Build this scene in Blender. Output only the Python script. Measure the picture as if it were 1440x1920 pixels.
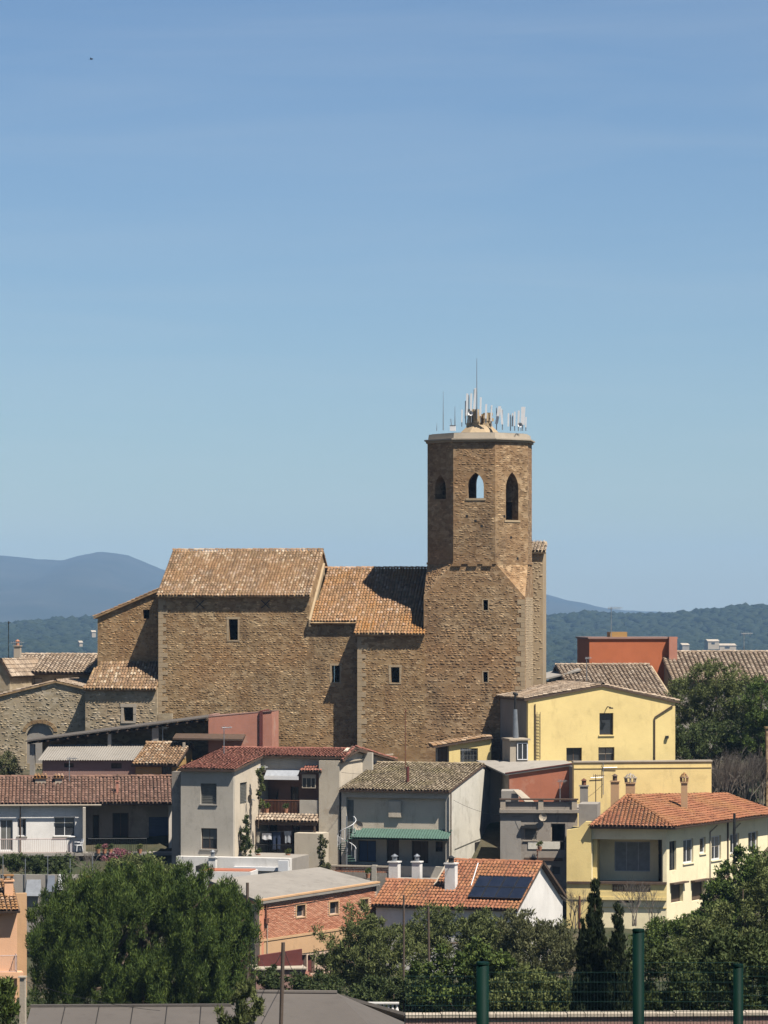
import bpy, math, random
import numpy as np
from mathutils import Vector, Matrix, noise
from mathutils.geometry import tessellate_polygon, intersect_point_quad_2d
random.seed(7); rng = np.random.default_rng(7)
R = math.radians
SC = bpy.context.scene; COL = SC.collection
for o in list(bpy.data.objects): bpy.data.objects.remove(o)

# ---------------------------------------------------------------- camera, sky, sun, exposure
FPX, HZ = 6250.0, 1150.0           # focal length and horizon row for a 1440 x 1920 frame
cd = bpy.data.cameras.new('camera'); cam = bpy.data.objects.new('camera', cd); COL.objects.link(cam)
cam.location = (0, 0, 0); cam.rotation_euler = (R(90), 0, 0)
cd.sensor_fit = 'VERTICAL'; cd.sensor_height = 36.0; cd.lens = 36.0 * FPX / 1920.0
cd.shift_y = (HZ - 960.0) / 1920.0; cd.clip_start = 0.5; cd.clip_end = 40000
SC.camera = cam
SUN_AZ, SUN_EL = 47.0, 59.0        # degrees right of straight behind the viewer, height
to_sun = Vector((math.sin(R(SUN_AZ)) * math.cos(R(SUN_EL)), -math.cos(R(SUN_AZ)) * math.cos(R(SUN_EL)), math.sin(R(SUN_EL))))
sl = bpy.data.lights.new('sun', 'SUN'); sl.energy = 5.0; sl.angle = R(0.5); sl.color = (1.0, 0.93, 0.83)
sun = bpy.data.objects.new('sun', sl); COL.objects.link(sun); sun.rotation_euler = to_sun.to_track_quat('Z', 'Y').to_euler()
sun.location = (40, -40, 80)
W = bpy.data.worlds.new('World'); SC.world = W; W.use_nodes = True
nt = W.node_tree; bg = nt.nodes['Background']; bg.inputs['Strength'].default_value = 0.05
sky = nt.nodes.new('ShaderNodeTexSky'); sky.sky_type = 'NISHITA'; sky.sun_disc = False
sky.sun_elevation = R(SUN_EL); sky.sun_rotation = R(180.0 - SUN_AZ)
sky.air_density = 1.0; sky.dust_density = 0.3; sky.ozone_density = 2.5; sky.altitude = 100
tc = nt.nodes.new('ShaderNodeTexCoord'); mp = nt.nodes.new('ShaderNodeMapping'); mp.inputs['Scale'].default_value = (2.6, 2.6, 30.0)
mp.inputs['Rotation'].default_value = (0.05, 0.03, 0)
cn = nt.nodes.new('ShaderNodeTexNoise'); cn.inputs['Scale'].default_value = 2.2; cn.inputs['Detail'].default_value = 8; cn.inputs['Distortion'].default_value = 0.8
cr = nt.nodes.new('ShaderNodeMapRange'); cr.inputs[1].default_value = 0.42; cr.inputs[2].default_value = 0.8; cr.inputs[4].default_value = 0.15
mx = nt.nodes.new('ShaderNodeMixRGB'); mx.inputs[2].default_value = (5.0, 5.6, 6.0, 1)
tint = nt.nodes.new('ShaderNodeMixRGB'); tint.blend_type = 'MULTIPLY'; tint.inputs[0].default_value = 1; tint.inputs[2].default_value = (0.645, 0.742, 0.855, 1)
L = nt.links.new
L(tc.outputs['Generated'], mp.inputs[0]); L(mp.outputs[0], cn.inputs['Vector']); L(cn.outputs[0], cr.inputs[0])
L(sky.outputs[0], tint.inputs[1]); L(tint.outputs[0], mx.inputs[1]); L(cr.outputs[0], mx.inputs[0]); L(mx.outputs[0], bg.inputs[0])
SC.view_settings.view_transform = 'Standard'; SC.view_settings.look = 'None'
SC.view_settings.exposure = 1.18; SC.view_settings.gamma = 1.0; SC.view_settings.use_curve_mapping = False
SC.cycles.max_bounces = 6; SC.cycles.diffuse_bounces = 1; SC.cycles.volume_bounces = 1; SC.cycles.use_denoising = True
SC.cycles.transparent_max_bounces = 8

# ---------------------------------------------------------------- materials
MATS = {}
class NB:
    def __init__(s, name):
        s.m = bpy.data.materials.new(name); s.m.use_nodes = True; s.t = s.m.node_tree
        s.b = s.t.nodes['Principled BSDF']; s.co = s.n('ShaderNodeTexCoord')
        s.b.inputs['Specular IOR Level'].default_value = 0.25
        MATS[name] = s.m
    def n(s, k, **kw):
        x = s.t.nodes.new(k)
        for a, b in kw.items(): setattr(x, a, b)
        return x
    def l(s, a, b): s.t.links.new(a, b)
    def noise(s, sc, det=4, stretch=None, rough=0.6):
        x = s.n('ShaderNodeTexNoise'); x.inputs['Scale'].default_value = sc; x.inputs['Detail'].default_value = det; x.inputs['Roughness'].default_value = rough
        if stretch:
            m = s.n('ShaderNodeMapping'); m.inputs['Scale'].default_value = stretch; s.l(s.co.outputs['Object'], m.inputs[0]); s.l(m.outputs[0], x.inputs['Vector'])
        else: s.l(s.co.outputs['Object'], x.inputs['Vector'])
        return x.outputs[0]
    def ramp(s, fac, stops, interp='LINEAR'):
        r = s.n('ShaderNodeValToRGB'); e = r.color_ramp; e.interpolation = interp
        while len(e.elements) < len(stops): e.elements.new(0.5)
        for k, (p, c) in zip(e.elements, stops):
            k.position = p; k.color = (c, c, c, 1) if isinstance(c, (int, float)) else (*c, 1)
        s.l(fac, r.inputs[0]); return r.outputs[0]
    def mix(s, fac, a, b, mode='MIX'):
        x = s.n('ShaderNodeMixRGB', blend_type=mode)
        for k, q in ((0, fac), (1, a), (2, b)):
            if isinstance(q, (int, float)): x.inputs[k].default_value = q if k == 0 else (q, q, q, 1)
            elif isinstance(q, tuple): x.inputs[k].default_value = (*q, 1)
            else: s.l(q, x.inputs[k])
        return x.outputs[0]
    def bump(s, h, dist, st=1.0):
        x = s.n('ShaderNodeBump'); x.inputs['Distance'].default_value = dist; x.inputs['Strength'].default_value = st
        s.l(h, x.inputs['Height']); s.l(x.outputs[0], s.b.inputs['Normal'])
    def fin(s, col, rough=0.9, metal=0, k=0.61):
        if not isinstance(col, tuple): col = s.mix(1.0, col, (k, k, k), 'MULTIPLY')
        if isinstance(col, tuple): s.b.inputs['Base Color'].default_value = (*col, 1)
        else: s.l(col, s.b.inputs['Base Color'])
        s.b.inputs['Roughness'].default_value = rough; s.b.inputs['Metallic'].default_value = metal
        return s.m
def sc3(c, k): return tuple(min(1, x * k) for x in c)
def m_plain(name, c, rough=0.7, metal=0, var=0.15):
    s = NB(name); n = s.noise(3.0, 5)
    return s.fin(s.ramp(n, [(0.3, sc3(c, 1 - var)), (0.7, sc3(c, 1 + var))]), rough, metal)
def m_plaster(name, c, stain=(0.18, 0.16, 0.13), amt=0.5, patch=0.0, pc=(0.5, 0.45, 0.38)):
    s = NB(name)
    a = s.ramp(s.noise(0.45, 6), [(0.3, sc3(c, 0.84)), (0.55, c), (0.8, sc3(c, 1.1))])
    st = s.ramp(s.noise(1.3, 8, (1.3, 1.3, 0.4), 0.7), [(0.54, 0), (0.78, amt)])
    a = s.mix(st, a, stain); a = s.mix(s.ramp(s.noise(0.22, 5), [(0.45, 0), (0.75, amt * 0.6)]), a, stain)
    bl = s.ramp(s.noise(0.8, 7, None, 0.7), [(0.56, 0), (0.66, amt * 0.7)])
    a = s.mix(bl, a, sc3(c, 0.62))
    if patch: a = s.mix(s.ramp(s.noise(0.35, 7, None, 0.72), [(0.56, 0), (0.6, patch)]), a, pc)
    s.bump(s.noise(14, 4), 0.02, 0.5)
    return s.fin(a, 0.93)
def m_stone(name, dark, mid, light, sc=3.2):
    m_stone1(name, dark, mid, light, sc, False); m_stone1(name + '_rubble', dark, mid, light, sc, True)
def m_stone1(name, dark, mid, light, sc, isle):
    s = NB(name)
    v = s.n('ShaderNodeTexVoronoi'); v.inputs['Scale'].default_value = sc
    m = s.n('ShaderNodeMapping'); m.inputs['Scale'].default_value = (1, 1, 1.8); s.l(s.co.outputs['Object'], m.inputs[0])
    wn = s.n('ShaderNodeTexNoise'); wn.inputs['Scale'].default_value = 2.5; s.l(m.outputs[0], wn.inputs['Vector'])
    ad = s.mix(0.22, m.outputs[0], wn.outputs[1]); s.l(ad, v.inputs['Vector'])
    bw = s.n('ShaderNodeRGBToBW'); s.l(v.outputs['Color'], bw.inputs[0])
    cell = s.ramp(bw.outputs[0], [(0.1, dark), (0.45, mid), (0.9, light)])
    a = s.mix(s.ramp(s.noise(0.3, 6), [(0.35, 0.1), (0.7, 0.7)]), cell, mid)
    a = s.mix(s.ramp(s.noise(0.5, 7, (1, 1, 0.5)), [(0.50, 0), (0.68, 0.7)]), a, dark)
    a = s.mix(s.ramp(s.noise(0.22, 5), [(0.42, 0), (0.68, 0.55)]), a, (mid[0] * 1.12, mid[1] * .92, mid[2] * .78)); a = s.mix(s.ramp(s.noise(0.55, 8, None, 0.75), [(0.57, 0), (0.7, 0.65)]), a, sc3(light, .95))
    if isle:
        g = s.n('ShaderNodeNewGeometry'); isl = s.ramp(g.outputs['Random Per Island'], [(0, 0.68), (0.4, 0.95), (0.8, 1.1), (1, 1.65)]); a = s.mix(1.0, a, isl, 'MULTIPLY')
    h = s.mix(0.5, v.outputs['Distance'], s.noise(9, 6)); s.bump(h, 0.035, 0.5)
    return s.fin(a, 0.95)
def m_tile(name, stops, lich=(0.36, 0.20, 0.06), la=0.6, pale=(0.5, 0.42, 0.33), pa=0.4, dirt=(0.09, 0.07, 0.05), da=0.5):
    s = NB(name); g = s.n('ShaderNodeNewGeometry')
    a = s.ramp(g.outputs['Random Per Island'], stops)
    a = s.mix(s.ramp(s.noise(0.35, 5), [(0.46, 0), (0.62, la)]), a, lich)
    a = s.mix(s.ramp(s.noise(1.1, 6, None, 0.75), [(0.55, 0), (0.68, pa)]), a, pale)
    a = s.mix(s.ramp(s.noise(0.7, 7, (1, 0.5, 0.5), 0.7), [(0.53, 0), (0.7, da)]), a, dirt)
    s.bump(s.noise(22, 3), 0.01, 0.4)
    return s.fin(a, 0.9)
def m_leaf(name, c1, c2, c3):
    s = NB(name); g = s.n('ShaderNodeNewGeometry')
    a = s.ramp(g.outputs['Random Per Island'], [(0, c1), (0.55, c2), (1, c3)])
    a = s.mix(s.ramp(s.noise(1.1, 3), [(0.42, 0.0), (0.62, 0.75)]), a, c1)  # noise darkens whole clumps: tuft shading put into the leaf colour
    a = s.mix(1.0, a, (0.78, 0.78, 0.78), 'MULTIPLY'); s.fin(a, 0.75, 0, 1.0); s.b.inputs['Specular IOR Level'].default_value = 0.15
    tr = s.n('ShaderNodeBsdfTranslucent'); s.l(a, tr.inputs[0]); ms = s.n('ShaderNodeMixShader'); ms.inputs[0].default_value = 0.22
    s.l(s.b.outputs[0], ms.inputs[1]); s.l(tr.outputs[0], ms.inputs[2]); s.l(ms.outputs[0], s.t.nodes['Material Output'].inputs[0])
    return s.m
m_stone('stone', (0.165, 0.102, 0.052), (0.322, 0.214, 0.108), (0.54, 0.40, 0.235))
m_stone('stone_tower', (0.15, 0.093, 0.05), (0.308, 0.202, 0.106), (0.52, 0.38, 0.23))
m_stone('stone_pale', (0.24, 0.19, 0.12), (0.41, 0.335, 0.22), (0.56, 0.48, 0.36), 2.6)
m_plaster('ashlar', (0.46, 0.35, 0.22), (0.2, 0.15, 0.1), 0.5)
m_plaster('coping', (0.48, 0.41, 0.32), (0.3, 0.26, 0.2), 0.5)
OC, BR = (0.35, 0.215, 0.12), (0.23, 0.145, 0.085)
m_tile('tile_church', [(0, (0.20, 0.13, 0.07)), (0.4, BR), (0.75, OC), (1, (0.52, 0.42, 0.30))], (0.33, 0.175, 0.07), 0.45, (0.58, 0.47, 0.37), 0.75)
m_tile('tile_amber', [(0, (0.22, 0.13, 0.065)), (0.4, (0.33, 0.185, 0.09)), (0.8, (0.41, 0.235, 0.12)), (1, (0.50, 0.36, 0.26))], (0.38, 0.175, 0.045), 0.75, (0.48, 0.28, 0.2), 0.5)
m_tile('tile_brown', [(0, (0.13, 0.075, 0.055)), (0.5, (0.19, 0.105, 0.075)), (1, (0.27, 0.16, 0.12))], (0.24, 0.13, 0.08), 0.4, (0.3, 0.22, 0.18), 0.25)
m_tile('tile_red', [(0, (0.18, 0.07, 0.05)), (0.5, (0.25, 0.09, 0.065)), (1, (0.33, 0.14, 0.10))], (0.26, 0.11, 0.07), 0.3, (0.38, 0.24, 0.2), 0.2, da=0.3)
m_tile('tile_orange', [(0, (0.25, 0.095, 0.05)), (0.5, (0.33, 0.13, 0.065)), (1, (0.41, 0.175, 0.09))], (0.36, 0.19, 0.07), 0.4, (0.5, 0.33, 0.22), 0.25, da=0.35)
m_tile('tile_grey', [(0, (0.24, 0.18, 0.13)), (0.5, (0.37, 0.28, 0.20)), (1, (0.52, 0.42, 0.32))], (0.34, 0.23, 0.14), 0.4, (0.45, 0.38, 0.31), 0.5)
m_tile('tile_mossy', [(0, (0.15, 0.115, 0.075)), (0.5, (0.25, 0.195, 0.125)), (1, (0.42, 0.34, 0.24))], (0.22, 0.19, 0.09), 0.5, (0.46, 0.40, 0.31), 0.5)
m_plaster('greyplaster', (0.53, 0.485, 0.41), (0.2, 0.175, 0.14), 0.6)
m_plaster('cream', (0.68, 0.59, 0.46), (0.24, 0.2, 0.15), 0.6)
m_plaster('creamrough', (0.58, 0.51, 0.40), (0.28, 0.2, 0.13), 0.6, 0.6, (0.42, 0.34, 0.25))
m_plaster('limewash', (0.74, 0.70, 0.60), (0.34, 0.31, 0.25), 0.75, 0.6, (0.50, 0.47, 0.38))
m_plaster('white', (0.86, 0.83, 0.78), (0.40, 0.36, 0.30), 0.5)
m_plaster('yellow', (0.93, 0.73, 0.32), (0.55, 0.40, 0.17), 0.5)
m_plaster('yellowworn', (0.88, 0.68, 0.30), (0.38, 0.30, 0.18), 0.5)
m_plaster('paleyellow', (1.0, 0.88, 0.58), (0.5, 0.4, 0.25), 0.45)
m_plaster('rust', (0.45, 0.165, 0.095), (0.2, 0.09, 0.06), 0.4, 0.35, (0.48, 0.27, 0.19))
m_plaster('terracotta', (0.52, 0.155, 0.065), (0.2, 0.07, 0.04), 0.3)
m_plaster('pink', (0.52, 0.235, 0.165), (0.3, 0.17, 0.13), 0.4, 0.4, (0.58, 0.42, 0.33))
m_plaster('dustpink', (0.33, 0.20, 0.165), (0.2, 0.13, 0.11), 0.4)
m_plaster('peach', (0.80, 0.47, 0.28), (0.4, 0.22, 0.15), 0.2)
m_plaster('ochre', (0.46, 0.28, 0.10), (0.2, 0.12, 0.05), 0.5)
m_plaster('sand', (0.60, 0.38, 0.21), (0.35, 0.24, 0.14), 0.5, 0.4, (0.5, 0.32, 0.2))
m_plaster('concrete', (0.36, 0.33, 0.29), (0.16, 0.14, 0.12), 0.5)
m_plaster('greyroof', (0.125, 0.11, 0.097), (0.07, 0.06, 0.05), 0.6)
m_plaster('dirtyshadegrey', (0.36, 0.315, 0.265), (0.075, 0.06, 0.048), 0.9, 0.5, (0.46, 0.42, 0.36))
m_plain('brick', (0.46, 0.21, 0.12), 0.9, 0, 0.3)
s = NB('bricks'); g = s.n('ShaderNodeNewGeometry')
s.bump(s.noise(20, 3), 0.01, 0.4)
s.fin(s.mix(s.ramp(s.noise(0.6, 5), [(0.5, 0), (0.7, 0.5)]), s.ramp(g.outputs['Random Per Island'], [(0, (0.46, 0.175, 0.095)), (0.5, (0.62, 0.255, 0.145)), (1, (0.72, 0.36, 0.22))]), (0.66, 0.33, 0.2)), 0.92)
m_plaster('flatroof', (0.30, 0.275, 0.24), (0.14, 0.12, 0.10), 0.6); m_plain('mortar', (0.60, 0.44, 0.33), 0.95)
m_plain('wood', (0.10, 0.065, 0.045), 0.8); m_plain('woodpole', (0.11, 0.08, 0.06), 0.85)
m_plain('darkmetal', (0.05, 0.05, 0.05), 0.5, 0.6); m_plain('galv', (0.42, 0.44, 0.46), 0.4, 0.7); m_plain('whitepaint', (0.80, 0.80, 0.80), 0.45, 0, 0.05)
m_plain('shutter', (0.15, 0.15, 0.135), 0.6); m_plain('shutterbrown', (0.12, 0.08, 0.055), 0.6); m_plain('bluedoor', (0.05, 0.085, 0.17), 0.5)
m_plain('maroon', (0.13, 0.035, 0.03), 0.8); m_plain('rustmetal', (0.17, 0.07, 0.04), 0.8)
m_plain('pinkrail', (0.55, 0.42, 0.38), 0.6); m_plain('greenawning', (0.075, 0.14, 0.11), 0.8); m_plain('greenpaint', (0.002, 0.018, 0.0135), 0.6, 0, 0.2)
m_plain('wiregreen', (0.012, 0.05, 0.04), 0.6); m_plaster('housewhite', (0.74, 0.67, 0.58), (0.35, 0.29, 0.24), 0.45); MATS['greenpaint'].node_tree.nodes['Principled BSDF'].inputs['Specular IOR Level'].default_value = 0.06; m_plain('cloth_white', (0.8, 0.8, 0.82), 0.9, 0, 0.05); m_plain('cloth_navy', (0.03, 0.045, 0.09), 0.9); m_plain('cloth_grey', (0.35, 0.37, 0.40), 0.9); m_plain('cloth_tan', (0.42, 0.38, 0.3), 0.9)
m_plain('dark', (0.02, 0.018, 0.016), 0.8); m_plain('birdblack', (0.02, 0.02, 0.022), 0.7)
m_plain('bark', (0.13, 0.095, 0.065), 0.95); m_plain('barkpale', (0.20, 0.17, 0.14), 0.95); m_plain('curtain', (0.26, 0.28, 0.30), 0.5)
s = NB('glass'); s.fin((0.025, 0.028, 0.032), 0.12); s.b.inputs['Specular IOR Level'].default_value = 0.5
s = NB('solar'); s.fin(s.mix(0.5, (0.012, 0.016, 0.03), s.ramp(s.noise(1.5), [(0.4, (0.01, 0.014, 0.025)), (0.7, (0.025, 0.03, 0.05))])), 0.22); s.b.inputs['Specular IOR Level'].default_value = 0.5
m_leaf('leaf_pine', (0.032, 0.056, 0.012), (0.078, 0.118, 0.022), (0.16, 0.205, 0.045))
m_leaf('leaf_dark', (0.034, 0.05, 0.016), (0.064, 0.088, 0.027), (0.11, 0.13, 0.045))
m_leaf('leaf_cypress', (0.012, 0.02, 0.008), (0.024, 0.036, 0.014), (0.05, 0.06, 0.02))
m_leaf('leaf_olive', (0.07, 0.085, 0.027), (0.125, 0.147, 0.045), (0.20, 0.215, 0.08))
m_leaf('leaf_bright', (0.045, 0.07, 0.015), (0.085, 0.12, 0.025), (0.15, 0.18, 0.045))
m_leaf('leaf_yellow', (0.10, 0.09, 0.02), (0.19, 0.16, 0.035), (0.28, 0.22, 0.06))
m_leaf('leaf_brown', (0.07, 0.074, 0.03), (0.11, 0.115, 0.048), (0.17, 0.17, 0.08))
m_leaf('leaf_pink', (0.2, 0.07, 0.09), (0.3, 0.12, 0.14), (0.38, 0.2, 0.2))
m_leaf('forest', (0.009, 0.018, 0.007), (0.014, 0.026, 0.010), (0.026, 0.038, 0.016))
s = NB('earth'); s.bump(s.noise(2, 5), 0.1)
s.fin(s.mix(s.ramp(s.noise(0.15, 6), [(0.4, 0), (0.6, 1)]), (0.035, 0.045, 0.018), s.ramp(s.noise(0.6, 6), [(0.3, (0.06, 0.05, 0.03)), (0.7, (0.12, 0.095, 0.06))])), 0.95)
s = NB('mountain'); s.fin(s.ramp(s.noise(0.004, 7), [(0.35, (0.02, 0.028, 0.02)), (0.65, (0.045, 0.05, 0.04))]), 0.95)
# ---------------------------------------------------------------- frames, meshes, things
class Fr:
    """Upright local frame: u runs along a wall, v into the depth, z up (world height)."""
    def __init__(s, px=None, Y=None, deg=0.0, x=None):
        s.ox = (px - 720) / FPX * Y if x is None else x; s.oy = Y; s.a = R(deg); s.ca, s.sa = math.cos(s.a), math.sin(s.a)
    def W(s, p): return Vector((s.ox + p[0] * s.ca + p[1] * s.sa, s.oy - p[0] * s.sa + p[1] * s.ca, p[2]))
    def loc(s, w): dx, dy = w[0] - s.ox, w[1] - s.oy; return (dx * s.ca - dy * s.sa, dx * s.sa + dy * s.ca, w[2])
    def Y(s, u, v): return s.oy - u * s.sa + v * s.ca
    def u(s, px, v=0.0):
        k = (px - 720) / FPX; return (k * (s.oy + v * s.ca) - s.ox - v * s.sa) / (s.ca + k * s.sa)
    def v(s, px, u):
        k = (px - 720) / FPX; return (k * (s.oy - u * s.sa) - s.ox - u * s.ca) / (s.sa - k * s.ca)
    def z(s, py, u, v): return (HZ - py) / FPX * s.Y(u, v)
    def uz(s, px, py, v=0.0): u = s.u(px, v); return (u, s.z(py, u, v))
WORLD = Fr(x=0.0, Y=0.0, deg=0)
def P(px, py, Y): return Vector(((px - 720) / FPX * Y, Y, (HZ - py) / FPX * Y))
class Fac:
    """A facade plane in a frame: 'f' faces the viewer (v = c), 'r' faces right (u = c), 'l' faces left."""
    def __init__(s, fr, kind, c): s.fr, s.k, s.c = fr, kind, c
    def ab(s, px, py):
        if s.k == 'f': return s.fr.uz(px, py, s.c)
        v = s.fr.v(px, s.c); return (v, s.fr.z(py, s.c, v))
    def M(s, a, b, d=0.0):
        if s.k == 'f': return (a, s.c + d, b)
        return (s.c - d, a, b) if s.k == 'r' else (s.c + d, a, b)
    def rect(s, x0, y0, x1, y1):
        xm, ym = (x0 + x1) / 2, (y0 + y1) / 2
        a0, a1 = s.ab(x0, ym)[0], s.ab(x1, ym)[0]; b0, b1 = s.ab(xm, y1)[1], s.ab(xm, y0)[1]
        return (min(a0, a1), max(a0, a1), b0, b1)
class PlaneFac:
    """any flat face: origin o, in-plane axes s and t, outward normal n"""
    def __init__(s_, fr, o, s, t, n): s_.fr, s_.o, s_.s, s_.t, s_.n = fr, o, s, t, n
    def M(s_, a, b, d=0.0): return tuple(s_.o[i] + s_.s[i] * a + s_.t[i] * b - s_.n[i] * d for i in range(3))
ROOT = {}
def props(o, label=None, cat=None, group=None, kind=None):
    if label: o['label'] = label
    if cat: o['category'] = cat
    if group: o['group'] = group
    if kind: o['kind'] = kind
    return o
def thing(name, label, cat, fr, u=0.0, v=0.0, z=0.0, group=None):
    o = bpy.data.objects.new(name, None); COL.objects.link(o); o.empty_display_size = 0.5
    o.location = fr.W((u, v, z)); o.rotation_euler = (0, 0, -fr.a); props(o, label, cat, group)
    ROOT[o.name] = (Matrix.Translation(o.location) @ Matrix.Rotation(-fr.a, 4, 'Z')).inverted(); return o
def link_mesh(me, name, mat, parent, smooth=False, **kw):
    me.materials.append(MATS[mat])
    if smooth: me.shade_smooth()
    o = bpy.data.objects.new(name, me); COL.objects.link(o)
    if parent is not None: o.parent = parent; ROOT[o.name] = ROOT[parent.name]
    else: ROOT[o.name] = Matrix.Identity(4)
    return props(o, **kw)
def place_base(o):
    """top-level single mesh: move its origin to the base of its geometry"""
    me = o.data; n = len(me.vertices); c = np.empty(n * 3, np.float32); me.vertices.foreach_get('co', c); c = c.reshape(-1, 3)
    b = np.array([(c[:, 0].min() + c[:, 0].max()) / 2, (c[:, 1].min() + c[:, 1].max()) / 2, c[:, 2].min()])
    me.vertices.foreach_set('co', (c - b).astype(np.float32).ravel()); me.update(); o.location = b; return o
class MB:
    def __init__(s, fr=WORLD): s.fr = fr; s.vs = []; s.fs = []
    def add(s, vs, fs):
        n = len(s.vs); s.vs += [tuple(v) for v in vs]; s.fs += [tuple(i + n for i in f) for f in fs]; return s
    def box(s, x0, x1, y0, y1, z0, z1, taper=0.0):
        t = taper
        return s.add([(x0, y0, z0), (x1, y0, z0), (x1, y1, z0), (x0, y1, z0), (x0 + t, y0 + t, z1), (x1 - t, y0 + t, z1), (x1 - t, y1 - t, z1), (x0 + t, y1 - t, z1)],
                     [(3, 2, 1, 0), (4, 5, 6, 7), (0, 1, 5, 4), (1, 2, 6, 5), (2, 3, 7, 6), (3, 0, 4, 7)])
    def fbox(s, fac, a0, a1, b0, b1, d0, d1):
        p = [fac.M(a, b, d) for d in (d0, d1) for (a, b) in ((a0, b0), (a1, b0), (a1, b1), (a0, b1))]
        return s.add(p, [(0, 1, 2, 3), (7, 6, 5, 4), (0, 4, 5, 1), (1, 5, 6, 2), (2, 6, 7, 3), (3, 7, 4, 0)])
    def cyl(s, p0, p1, r0, r1=None, n=6, cap=True):
        p0, p1 = Vector(p0), Vector(p1); r1 = r0 if r1 is None else r1; d = (p1 - p0).normalized()
        x = d.orthogonal().normalized(); y = d.cross(x); vs = []
        for p, r in ((p0, r0), (p1, r1)):
            for k in range(n):
                t = 2 * math.pi * k / n; vs.append(p + x * (r * math.cos(t)) + y * (r * math.sin(t)))
        fs = [(k, (k + 1) % n, n + (k + 1) % n, n + k) for k in range(n)]
        if cap: fs += [tuple(range(n))[::-1], tuple(range(n, 2 * n))]
        return s.add(vs, fs)
    def tube(s, pts, r, n=5):
        for a, b in zip(pts[:-1], pts[1:]): s.cyl(a, b, r, r, n)
        return s
    def slab(s, fac, poly, holes=(), d0=0.0, d1=0.35):
        loops = [list(poly)] + [list(h) for h in holes]; flat = [q for l in loops for q in l]; n = len(flat)
        tri = tessellate_polygon([[Vector((q[0], q[1], 0)) for q in l] for l in loops])
        vs = [fac.M(q[0], q[1], d0) for q in flat] + [fac.M(q[0], q[1], d1) for q in flat]
        fs = [tuple(t) for t in tri] + [tuple(i + n for i in t[::-1]) for t in tri]; k = 0
        for l in loops:
            m = len(l)
            for i in range(m): j = (i + 1) % m; fs.append((k + i, k + j, n + k + j, n + k + i))
            k += m
        return s.add(vs, fs)
    def solid(s, poly, dz):
        """closed slab: 3-D polygon extruded by vector dz"""
        n = len(poly); dz = Vector(dz); tri = tessellate_polygon([[Vector(p) for p in poly]])
        return s.add([Vector(p) for p in poly] + [Vector(p) + dz for p in poly],
              [tuple(t) for t in tri] + [tuple(i + n for i in t[::-1]) for t in tri] + [(i, (i + 1) % n, n + (i + 1) % n, n + i) for i in range(n)])
    def prism(s, poly, z0, z1, poly1=None):
        n = len(poly); p1 = poly1 or poly
        return s.add([(p[0], p[1], z0) for p in poly] + [(p[0], p[1], z1) for p in p1],
                     [tuple(range(n))[::-1], tuple(range(n, 2 * n))] + [(i, (i + 1) % n, n + (i + 1) % n, n + i) for i in range(n)])
    def build(s, name, mat, parent=None, smooth=False, **kw):
        me = bpy.data.meshes.new(name); vs = [s.fr.W(v) for v in s.vs]
        if parent is not None: m = ROOT[parent.name]; vs = [m @ v for v in vs]
        me.from_pydata(vs, [], s.fs); me.update()
        o = link_mesh(me, name, mat, parent, smooth, **kw)
        return o if parent is not None else place_base(o)
def np_mesh(name, V, Q, mat, parent, fr=WORLD, smooth=False, **kw):
    """bulk mesh from an (N,3) array in frame coordinates and an (M,k) index array"""
    V = np.asarray(V, float); w = np.empty_like(V)
    w[:, 0] = fr.ox + V[:, 0] * fr.ca + V[:, 1] * fr.sa; w[:, 1] = fr.oy - V[:, 0] * fr.sa + V[:, 1] * fr.ca; w[:, 2] = V[:, 2]
    if parent is not None:
        m = np.array(ROOT[parent.name]); w = w @ m[:3, :3].T + m[:3, 3]
    me = bpy.data.meshes.new(name); n, k = Q.shape
    me.vertices.add(len(w)); me.vertices.foreach_set('co', w.astype(np.float32).ravel())
    me.loops.add(n * k); me.loops.foreach_set('vertex_index', Q.astype(np.int32).ravel())
    me.polygons.add(n); me.polygons.foreach_set('loop_start', np.arange(0, n * k, k, dtype=np.int32))
    me.update(calc_edges=True); me.validate()
    o = link_mesh(me, name, mat, parent, smooth, **kw)
    return o if parent is not None else place_base(o)
def inside(poly, x, y):
    """vectorised point in polygon"""
    r = np.zeros(np.shape(x), bool); n = len(poly)
    for i in range(n):
        (x0, y0), (x1, y1) = poly[i], poly[(i + 1) % n]
        if y0 == y1: continue
        c = ((y0 > y) != (y1 > y)) & (x < (x1 - x0) * (y - y0) / (y1 - y0) + x0); r ^= c
    return r
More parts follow.
